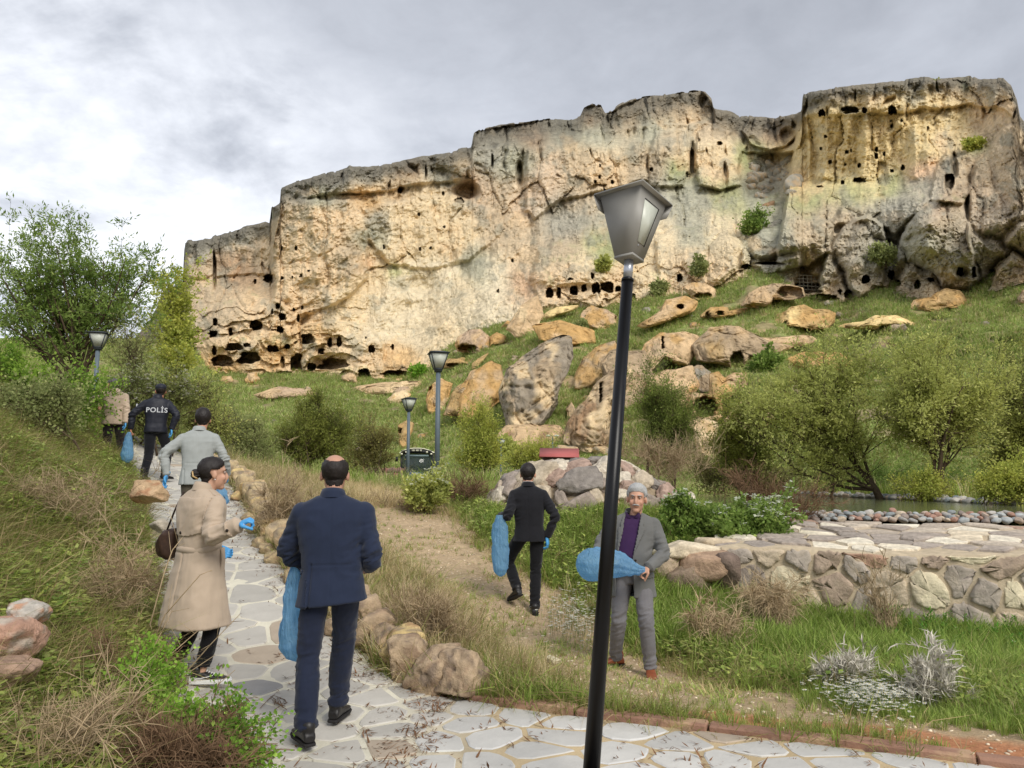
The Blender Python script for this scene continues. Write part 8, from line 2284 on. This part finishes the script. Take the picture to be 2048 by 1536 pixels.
# ================================================================== tractor, trailer, hut
def make_tractor():
    d = 43.0; c = P(836, 940, d); x0, z0 = float(c[0]), float(gz(np.array([c[0]]), np.array([d]))[0])
    m = d / FPX
    e = empty('tractor', (x0, d, z0), 'blue farm tractor with a white cab roof parked facing the camera beyond the weeds', 'tractor')
    blue = surf('tractor_blue', lc(64, 84, 150), rough=.45, var=.2, nscale=3); dark = surf('cab_frame', lc(30, 32, 32), rough=.5, var=.1)
    white = surf('cab_roof_white', lc(226, 222, 196), rough=.5, var=.06); tyre = surf('tyre_rubber', lc(34, 34, 34), rough=.9, var=.2); rim = surf('rim_paint', lc(190, 190, 190), rough=.5)
    gl, N2, L2_, b2 = new_mat('cab_glass'); b2.inputs['Base Color'].default_value = (.05, .07, .065, 1); b2.inputs['Roughness'].default_value = .05; b2.inputs['Alpha'].default_value = .55
    top = c[2] - z0 + 43 * m           # roof crest
    W = .92
    # roof: curved shell
    A = np.array([[(W * t * 1.02, y, top - .26 * abs(t) ** 2.6 + dz) for t in np.linspace(-1, 1, 17)] for y, dz in ((-.75, -.05), (-.78, 0), (.8, 0), (.8, -.10))])
    mb = MB().add(A, gridfaces(4, 17)); mb.build('cab_roof', white, e, smooth=True)
    mb = MB(); mb.box((0, -.74, top - .22), (1.7, .06, .18)); hd = mb.build('roof_fascia', dark, e)
    mb = MB(); mb.box((.02, -.80, top - .15), (.62, .03, .17)); sg = mb.build('sign_plate', dark, e)
    mb = MB()
    for k, w in enumerate((.05, .09, .09, .0, .09, .09, .07, .0, .09, .10)):
        if w: mb.box((-.24 + k * .056, -.818, top - .15), (w * .42, .006, .09)); mb.box((-.24 + k * .056 + .008, -.818, top - .13), (w * .5, .007, .02))
    mb.build('sign_marks', white, sg)
    for s in (-1, 1):
        for t in (.62, .88):
            mb = MB(); ell(mb, (s * t * W, -.79, top - .24 - .1 * (t > .7)), (.06, .04, .05), n=8); mb.build('work_light', white, e)
        MB().box((s * .86, -.62, top - 1.0), (.07, .07, 1.5)).build('cab_pillar', dark, e); MB().box((s * .80, .70, top - 1.0), (.07, .07, 1.5)).build('cab_pillar', dark, e)
        MB().box((s * .87, .04, top - 1.0), (.012, 1.25, 1.45)).build('side_glass', gl, e)
        mb = MB(); mb.tube([(s * .88, -.6, top - .5), (s * 1.05, -.75, top - .5)], .015, 5); mb.box((s * 1.08, -.76, top - .62), (.14, .03, .26)); mb.build('mirror', dark, e)
    MB().box((0, -.64, top - .98), (1.64, .012, 1.4)).build('windscreen', gl, e); MB().box((.0, .72, top - .98), (1.5, .012, 1.4)).build('rear_glass', gl, e)
    MB().box((0, -.67, top - .42), (1.3, .01, .10)).build('sun_strip', surf('sun_strip', lc(150, 170, 170), rough=.5), e)
    MB().box((.12, .1, top - 1.3), (.5, .2, .6)).build('seat', dark, e)
    mb = MB(); mb.box((0, -1.25, top - 1.75), (.78, 1.5, .62)); mb.box((0, -1.1, top - 1.4), (.70, 1.2, .12)); mb.build('bonnet', blue, e)
    MB().box((0, -2.02, top - 1.75), (.6, .04, .5)).build('grille', dark, e)
    MB().box((0, 0, top - 1.85), (1.5, 1.4, .3)).build('cab_floor', dark, e)
    for s in (-1, 1):
        for (y, r_, w_) in ((.45, .74, .38), (-1.55, .46, .26)):
            mb = MB(); th = np.linspace(0, 2 * math.pi, 25)[:-1]
            rows = [np.array([(s * .82 + dx, y + math.cos(t) * rr, r_ + math.sin(t) * rr) for t in th]) for dx, rr in ((-w_ / 2, r_ * .6), (-w_ / 2, r_ * .94), (-w_ * .3, r_), (w_ * .3, r_), (w_ / 2, r_ * .94), (w_ / 2, r_ * .6))]
            mb.add(np.array(rows), gridfaces(6, 24, True)); wh = mb.build('wheel', tyre, e)
            MB().tube([(s * .82 - w_ * .3, y, r_), (s * .82 + w_ * .3, y, r_)], r_ * .6, 16).build('rim', rim, wh)
    # trailer
    d2 = 41.5; xa, xb = float(P(735, 960, d2)[0]), float(P(806, 960, d2)[0]); zt = float(P(770, 936, d2)[2]); zg = float(gz(np.array([xa]), np.array([d2]))[0])
    t = empty('farm_trailer', ((xa + xb) / 2, d2, zg), 'old brown farm trailer with plank sides behind the dry weeds', 'trailer')
    br = surf('trailer_planks', lc(124, 100, 92), rough=.9, var=.3, nscale=4, hue=(lc(150, 96, 86), 3, .52)); L = xb - xa; h = zt - zg
    nb = 4
    for side in (-.9, .9):
        for k in range(nb): MB().box((0, side, h - .14 - k * .26), (L, .04, .235)).build('plank', br, t)
        for q in np.linspace(-.5, .5, 6): MB().box((q * L * .98, side - .04, h - .5), (.06, .05, 1.1)).build('stake', br, t)
    for side in (-.5, .5):
        for k in range(nb): MB().box((side * L, 0, h - .14 - k * .26), (.04, 1.76, .235)).build('plank', br, t)
    MB().box((0, 0, h - 1.12), (L, 1.76, .08)).build('bed', br, t)
    MB().box((-L / 2 - .03, -.95, h - .35), (.07, .07, 1.5)).build('corner_post', surf('red_paint', lc(170, 84, 72), rough=.7), t)
    for s in (-1, 1):
        for y in (-.8, .8): MB().tube([(s * L * .28, y - .12, .38), (s * L * .28, y + .12, .38)], .38, 16).build('wheel', tyre, t)
    # hut with a red sheet roof
    d3 = 36.0; a = P(1080, 897, d3); b = P(1158, 900, d3); x0 = (a[0] + b[0]) / 2; zg = float(gz(np.array([x0]), np.array([d3]))[0])
    hu = empty('hut', (x0, d3, zg), 'low hut with a plain red sheet roof showing above the stone mound', 'hut')
    L = (b[0] - a[0]); zt = a[2] - zg; low = zt - .42
    red = surf('red_sheet_metal', lc(176, 96, 92), rough=.5, var=.10, nscale=3); wood = surf('hut_wall', lc(86, 70, 60), rough=.9, var=.2)
    rfm = MB(); Q = np.array([(-L / 2 - .06, -.75, low), (L / 2 - .06, -.75, low - .03), (L / 2 + .02, .25, zt - .03), (-L / 2, .25, zt)]); rfm.add(*quad_prism(Q, Q + np.array([0, 0, .04])))
    rfm.build('roof', red, hu)
    Q = np.array([(-L / 2, .25, zt), (L / 2 + .02, .25, zt - .03), (L / 2, 1.2, low), (-L / 2, 1.2, low)]); MB().add(*quad_prism(Q, Q + np.array([0, 0, .04]))).build('roof', red, hu)
    MB().box((0, .2, low / 2), (L - .25, 1.6, low)).build('wall', wood, hu)
    MB().box((-.2, -.61, low * .45), (.5, .03, low * .8)).build('door', red, hu)
make_tractor()

def cave_mesh():
    """pale wire or stone lattice across the mouth of the pigeon cave"""
    D = cliff_front(1600, 548, 118) - .5
    e = empty('lattice', tuple(P(1620, 566, D)), 'pale lattice of square cells across the mouth of a cave at the cliff foot', 'lattice')
    c0 = P(1620, 566, D); lm = surf('lattice_stone', lc(176, 168, 150), rough=.9, var=.15)
    for k in range(7):
        mb = MB(); u = 1598 + k * 8.0
        mb.tube([P(u, 549 + k * .6, D) - c0, P(u + 2, 578 - k * 0.2, D + .3) - c0], .07, 5); mb.build('bar', lm, e)
    for k in range(5):
        mb = MB(); v = 550 + k * 7; mb.tube([P(1594, v, D) - c0, P(1652, v + 3, D) - c0], .07, 5); mb.build('bar', lm, e)
cave_mesh()

# ================================================================== small plants and litter
def dry(name, label, u, d, lst, seed, mat=twig_mat, cat='dry shrub', dz=0, **kw):
    loc = gp(u, d, dz); K_ = dict(nstem=7, K=16, L2=6, twigs=16, tl=.3, up=.4, rad=.02, leaves=0, base_r=.12, twig_w=.0035, bend=.05, curl=.5)
    K_.update(kw)
    return plant(name, label, cat, loc, seed=seed, blobs=blobs_px(loc, d, lst, kw.get('yr')), tmat=mat, bmat=mat, parts=('stems', 'twigs'), **{k: v for k, v in K_.items() if k != 'yr'})
SG = [lin((128, 162, 62)), lin((158, 186, 86)), lin((98, 134, 48))]
def make_small():
    dry('dry_weed', 'tall bare tan weed stems rising behind the low wall, left of the navy suit', 560, 10.6, [(560,960,40,60,2),(545,1020,35,60,2),(590,1000,40,60,1)], 60, twigs=12)
    dry('dry_weed', 'bleached dry weeds just right of the bald man\'s shoulder', 800, 14.0, [(760,1018,60,34,2),(830,1015,60,34,2),(720,1020,50,30,1)], 61, twigs=14, tl=.28)
    dry('dry_weed', 'grey-brown dry weed thicket between the flowering weed and the stone mound', 930, 14.6, [(920,985,60,50,2),(960,1000,50,50,2)], 62, mat=brown_twig_mat, twigs=20, tl=.35)
    dry('dry_weed', 'dry branches lying over the right shoulder of the stone mound', 1300, 15.9, [(1260,900,60,35,2),(1340,910,70,35,2),(1400,930,60,40,2)], 63, twigs=18, tl=.5, rad=.03, yr=.9)
    dry('dry_weed', 'leafless tangled bush at the left end of the pool', 1560, 13.0, [(1520,980,60,45,2),(1590,1000,50,40,2),(1470,960,50,40,1),(1620,1020,40,30,1)], 64, mat=brown_twig_mat, twigs=20, tl=.4, rad=.03)
    dry('dry_weed', 'thin pale upright stalks against the middle of the big wall', 1765, 9.2, [(1765,1180,40,90,3),(1740,1220,40,70,2)], 65, nstem=9, K=20, L2=4, twigs=7, tl=.22, up=.9)
    dry('dry_weed', 'grey tangle of fine dead stems right of the grey-haired man\'s knee', 1430, 8.4, [(1420,1240,60,50,2),(1470,1270,50,50,2),(1380,1260,40,40,1)], 66, twigs=22, tl=.25, up=.1)
    dry('dry_weed', 'pale straw fan leaning over the dirt track right of the navy trousers', 870, 7.0, [(850,1230,70,60,3),(900,1270,60,50,2)], 67, nstem=10, K=24, L2=5, twigs=14, tl=.3, up=.6, twig_w=.0025)
    dry('dry_weed', 'straw-coloured tangle hanging at the left corner of the big wall', 1530, 9.3, [(1520,1200,60,50,2),(1570,1190,50,50,2)], 68, twigs=24, tl=.3, up=-.1, twig_w=.003)
    for (u, d, lst, sd, lb) in ((1705, 6.75, [(1705,1335,48,42,3),(1660,1350,25,25,1)], 70, 'smaller of two silvery dead shrubs near the daisies'),
                                (1860, 6.25, [(1860,1335,60,45,3),(1900,1390,50,35,2),(1810,1380,40,40,2)], 71, 'larger of two silvery dead shrubs, with coral-like pale twigs')):
        dry('dead_shrub', lb, u, d, lst, sd, mat=grey_twig_mat, cat='dead shrub', nstem=6, K=22, L2=7, twigs=14, tl=.11, up=.3, rad=.03, twig_w=.0055, curl=.1)
    # foreground tangle, lower left
    dry('twig_tangle', 'dense brown twig tangle in the bottom left foreground beside the paving', 330, 4.0, [(330,1500,110,60,3),(420,1530,80,40,2),(240,1510,80,50,2)], 72, mat=brown_twig_mat, cat='dry shrub', nstem=10, K=34, L2=8, twigs=26, tl=.22, up=.2, rad=.012, twig_w=.0022, yr=.35)
    dry('twig_tangle', 'dry weed tangle at the bottom left corner', 90, 3.7, [(90,1470,110,60,3),(180,1420,80,50,2)], 73, mat=twig_mat, nstem=9, K=20, L2=6, twigs=13, tl=.22, up=.2, rad=.01, twig_w=.0020, yr=.4)
    dry('twig_tangle', 'greyish dry twigs between the reddish rocks and the woman\'s coat', 230, 4.9, [(200,1350,90,60,3),(240,1420,60,40,2)], 74, mat=brown_twig_mat, nstem=9, K=20, L2=6, twigs=13, tl=.25, up=.2, rad=.012, twig_w=.0018, yr=.4)
    dry('twig_tangle', 'bleached weeds on the bank left of the woman\'s waist', 250, 6.3, [(240,1130,80,60,3),(290,1180,40,60,2),(170,1160,70,50,2)], 75, nstem=9, K=20, L2=6, twigs=14, tl=.25, up=.2, rad=.012, twig_w=.0020, yr=.5)
    dry('twig_tangle', 'matted dry weeds high on the bank below the green shrubs', 120, 8.2, [(100,960,90,50,3),(200,1000,80,50,2),(40,1000,60,50,2)], 76, nstem=9, K=20, L2=6, twigs=13, tl=.3, up=.2, rad=.015, twig_w=.0022, yr=.7)
    e = empty('bare_branches', tuple(gp(320, 5.35)), 'long thin bare branches reaching across the skirt of the trench coat', 'branches')
    o = np.array(gp(320, 5.35)); r = np.random.default_rng(80)
    for (pts) in ([(310,1420,5.3),(350,1370,5.3),(420,1290,5.35),(480,1228,5.4)], [(300,1300,5.4),(330,1230,5.4),(400,1150,5.45),(424,1140,5.45)], [(300,1250,5.3),(330,1140,5.4),(345,1100,5.4),(365,1075,5.45)],
                  [(300,1440,5.1),(370,1350,5.2),(430,1310,5.3)], [(290,1400,5.2),(340,1310,5.3),(395,1262,5.35)], [(280,1360,5.3),(310,1290,5.35),(345,1220,5.4)], [(330,1470,4.9),(400,1400,5.0),(470,1340,5.1)]):
        q = np.array([P(*p) for p in pts]) - o
        mb = MB(); mb.tube(q, np.linspace(.006, .002, len(q)), 5)
        for k in range(5):
            i = r.integers(0, len(q) - 1); a = q[i] + (q[i + 1] - q[i]) * r.random(); dd = r.normal(0, .06, 3) + (0, 0, .05); mb.tube([a, a + dd], [.0022, .0012], 4)
        mb.build('branch', twig_mat, e)
    # light green shoots at the path's left edge
    for k, (u, d, lst, lb) in enumerate([(318, 4.9, [(318,1375,24,26,2),(300,1340,20,24,1)], 'fresh green leafy shoots on the bank edge left of the sneakers of the woman'),
            (400, 4.5, [(395,1435,44,20,2),(345,1445,46,22,2)], 'low bright green sprig below the sneakers at the paving edge'),
            (480, 4.15, [(470,1470,40,25,2),(520,1500,50,20,2),(440,1500,40,25,1)], 'green sprig spreading onto the flagstones at the bottom left')]):
        loc = gp(u, d); plant('green_sprig', lb, 'green sprig', loc, seed=90 + k, lcols=SG, nstem=5, K=14, L2=5, twigs=7, tl=.13, up=.3, rad=.008, leaves=7, leaf=(.026, .010), base_r=.06, leafspread=.012, twig_w=.0018, bmat=brown_twig_mat,
            blobs=blobs_px(loc, d, lst, .18))
    # white-flowered umbel weeds
    for k, (u, d, lst, lb, nf) in enumerate([(1500, 11.75, [(1480,1050,45,32,2),(1540,1045,38,36,2),(1450,1060,30,24,1)], 'dense dark green weed topped with white flower heads on the end of the wall', 110),
            (850, 13.6, [(835,985,22,22,2),(868,976,20,22,2)], 'white-headed weed in front of the tractor and lamp posts', 60), (1375, 12.1, [(1375,1040,40,40,2),(1340,1060,40,30,1)], 'leafy weed with few white heads behind the grey-haired man', 40)]):
        loc = gp(u, d) if k else (gp(u, d)[0], d, .62)
        plant('flowering_weed', lb, 'flowering weed', loc, seed=100 + k, lcols=DGR if k != 1 else OLV, nstem=9, K=26 if k != 1 else 14, L2=6, twigs=10, tl=.18, up=.5, rad=.012, leaves=9, leaf=(.07, .018), base_r=.3, leafspread=.02, twig_w=.003,
              blobs=blobs_px(loc, d, lst, .4), flowers=(nf, .075, (.80, .82, .68)))
    # stones
    r = np.random.default_rng(55)
    def stone(lb, u, v, d, sz, c, sub=4, boxy=.3, dz=0):
        p = P(u, v, d); me = rock_mesh('rock', sz, r, sub, boxy, .16, [lin(q) * .84 for q in c])
        tag(link('rock', me, stone_mat, loc=(p[0], p[1], p[2] + dz), rot=(r.normal(0, .1), r.normal(0, .1), r.uniform(0, 6))), lb, 'rock')
    stone('large pinkish rock at the left edge of the frame in the dry weeds', 20, 1275, 4.35, (.20, .18, .12), [(200,160,138), (198,184,168)])
    stone('pale smooth stone above the large pinkish rock', 60, 1228, 4.5, (.12, .1, .07), [(204,196,184), (206,160,130)])
    stone('dull orange stone at the left edge under the pinkish rock', 25, 1345, 4.1, (.14, .13, .08), [(186,156,134), (160,134,116)])
    stone('tan stone poking from the bank beside the coat collar', 300, 985, 8.3, (.20, .16, .13), [(206,176,140), (190,146,112)])
    stone('small pale stone on the bank beside the bag of the woman', 322, 1050, 7.0, (.09, .08, .07), [(196,186,168)])
    stone('flat pale stone lying on the dirt track near the red kerb', 1108, 1316, 6.75, (.09, .07, .035), [(226,214,180), (206,190,160)], dz=-.02)
    # daisies
    n = 1500; X, Y = [], []
    for _ in range(n):
        t = r.random()
        if t < .5: u, d = r.normal(1740, 38), r.normal(6.05, .32)
        elif t < .8: u, d = r.normal(1150, 28), r.normal(9.2, .5)
        else: u, d = r.uniform(1600, 2048), r.uniform(6, 8.5)
        X.append(float(ray(u, 1300)[0]) * d); Y.append(d)
    X, Y = np.array(X), np.array(Y); pts = v3(X, Y, gz(X, Y) + r.uniform(.05, .20, n))
    def daisy():
        mb = MB(); a = np.arange(8) / 8 * 6.283
        for t in a: mb.add([(0, 0, 0), (math.cos(t - .3) * .010, math.sin(t - .3) * .010, .001), (math.cos(t) * .014, math.sin(t) * .014, -.001), (math.cos(t + .3) * .010, math.sin(t + .3) * .010, .001)], np.array([[0, 1, 2, 3]]), (.78, .78, .72))
        mb.add([(0.004 * math.cos(t), .004 * math.sin(t), .002) for t in a[::2]], np.array([[0, 1, 2, 3]]), lin((214, 190, 70)))
        mb.tube([(0, 0, -.16), (0, 0, 0)], .001, 3, col=lin((110, 130, 60)), caps=False); return mb.data('daisy')
    scatter('daisies', 'tiny white daisies in the grass', [daisy()], pts, r.uniform(.8, 1.6, n), mat=gr_mat, seed=6)
    # upright leafy weeds at the foot of the wall on the right
    def leafy(rr):
        mb = MB(); H = rr.uniform(.34, .5); mb.tube([(0, 0, 0), (rr.normal(0, .02), rr.normal(0, .02), H)], .004, 4, col=lin((110, 146, 60)), caps=False)
        for z in np.linspace(.04, H, 17):
            for _ in range(2):
                a = rr.uniform(0, 6.28); L = rr.uniform(.05, .085); d = np.array([math.cos(a), math.sin(a), rr.uniform(.2, .9)]); s = np.array([-math.sin(a), math.cos(a), 0]) * .012; p = np.array([0, 0, z])
                mb.add([p, p + d * L * .5 + s, p + d * L, p + d * L * .5 - s], np.array([[0, 1, 2, 3]]), lin(((86, 138, 44), (110, 156, 56), (70, 118, 40))[rr.integers(3)]))
        if rr.random() < .4:
            for _ in range(6): c = np.array([rr.normal(0, .02), rr.normal(0, .02), H + .01]); mb.add([c, c + (.012, 0, .002), c + (.006, .012, .002)], np.array([[0, 1, 2]]), (.72, .74, .5))
        return mb.data('leafy_stem')
    lvv = [leafy(r) for _ in range(6)]; n = 900
    S = r.uniform(2.0, 7.5, n); T = -r.random(n) ** .8 * 1.3 - .12
    d1 = (WB - WA) / np.linalg.norm(WB - WA); pw = np.array([wpt(s) for s in S]); X = pw[:, 0] + d1[1] * -T * 1.0; Y = pw[:, 1] - d1[0] * -T
    scatter('leafy_weeds', 'upright fresh green leafy weeds in front of the big wall', lvv, v3(X, Y, gz(X, Y)), r.uniform(.55, 1.0, n) * np.interp(T, [-1.4, -.1], [.55, 1.0]), mat=gr_mat, seed=7)
    # gravel on the earth and crumbs on the paving
    gm = surf('gravel_stone', lc(206, 190, 164), rough=.9, var=.3, nscale=40, rand=.35)
    gvs = [rock_mesh('pebble', (1, .8, .5), r, 1, .2, .15) for _ in range(4)]
    n = 9000; X = r.uniform(-3, 5, n); Y = r.uniform(4.4, 13, n); tr = seg_dist(X, Y, TRACK); kd = kerb_dist(X, Y); k = (path_in(X, Y) < -.02) & ((tr < 1.1) | (kd < .8)) & (X > xr(Y)) ; X, Y = X[k], Y[k]
    scatter('gravel', 'small pale stones strewn over the dirt track', gvs, v3(X, Y, gz(X, Y) + .004), .006 + .016 * r.random(len(X)) ** 3, mat=gm, seed=8)
    lm = [surf('leaf_litter', lc(120, 88, 62), rough=.9, var=.4, nscale=30, rand=.35)][0]
    def crumb(rr):
        mb = MB()
        for _ in range(5):
            c = rr.normal(0, .03, 3) * (1, 1, .1) + (0, 0, .006); a = rr.uniform(0, 6.28); L = rr.uniform(.012, .04); d = np.array([math.cos(a), math.sin(a), rr.normal(0, .3)]) * L; s = np.array([-math.sin(a), math.cos(a), 0]) * rr.uniform(.002, .007)
            mb.add([c - d, c + s, c + d, c - s], np.array([[0, 1, 2, 3]]))
        return mb.data('crumb')
    cvs = [crumb(r) for _ in range(5)]; n = 2600; Y = 3.5 + 14 * r.random(n) ** 1.3; X = np.where(r.random(n) < .55, xr(Y) - np.abs(r.normal(0, .22, n)), xl(Y) + np.abs(r.normal(0, .4, n)))
    X[:700] = r.uniform(-2, 4, 700); Y[:700] = r.uniform(3.5, 7, 700); k = path_in(X, Y) > .02; X, Y = X[k], Y[k]
    scatter('leaf_litter', 'dry leaf crumbs and twigs scattered on the paving', cvs, v3(X, Y, gz0(X, Y) + .012), r.uniform(.4, 1.3, len(X)), mat=lm, seed=9)
    # fallen twigs on the paving
    for k, (u, v, L, sd, lb) in enumerate([(430,1310,.32,1,'thin fallen twig on the flagstones right of the black leggings'), (470,1455,.5,2,'bundle of fallen twigs on the paving at the bottom left'), (560,1410,.32,3,'dried flower stalk fallen beside the black shoe'),
                                          (500,1500,.5,4,'dark fallen twigs at the bottom edge of the frame'), (560,1090,.3,5,'dark dead stems lying at the foot of the low wall')]):
        rr = np.random.default_rng(sd + 200); dr = ray(u, v); d = 1.6 / -dr[1] if v > 1250 else 10.0; x = dr[0] * d; z = float(gz0(np.array([x]), np.array([d]))[0]) + .016
        e = empty('fallen_twig', (float(x), float(d), z), lb, 'twig'); mb = MB()
        for _ in range(9):
            a = rr.uniform(-.5, .5) + k; c = rr.normal(0, .05, 3) * (1, 1, .08) + (0, 0, .006); dd = np.array([math.cos(a), math.sin(a), 0]) * L * rr.uniform(.25, .6)
            mb.tube([c - dd, c + rr.normal(0, .015, 3) * (1, 1, .4), c + dd + (0, 0, .008)], [.003, .0035, .0012], 4)
        mb.build('twigs', brown_twig_mat, e)
make_small()
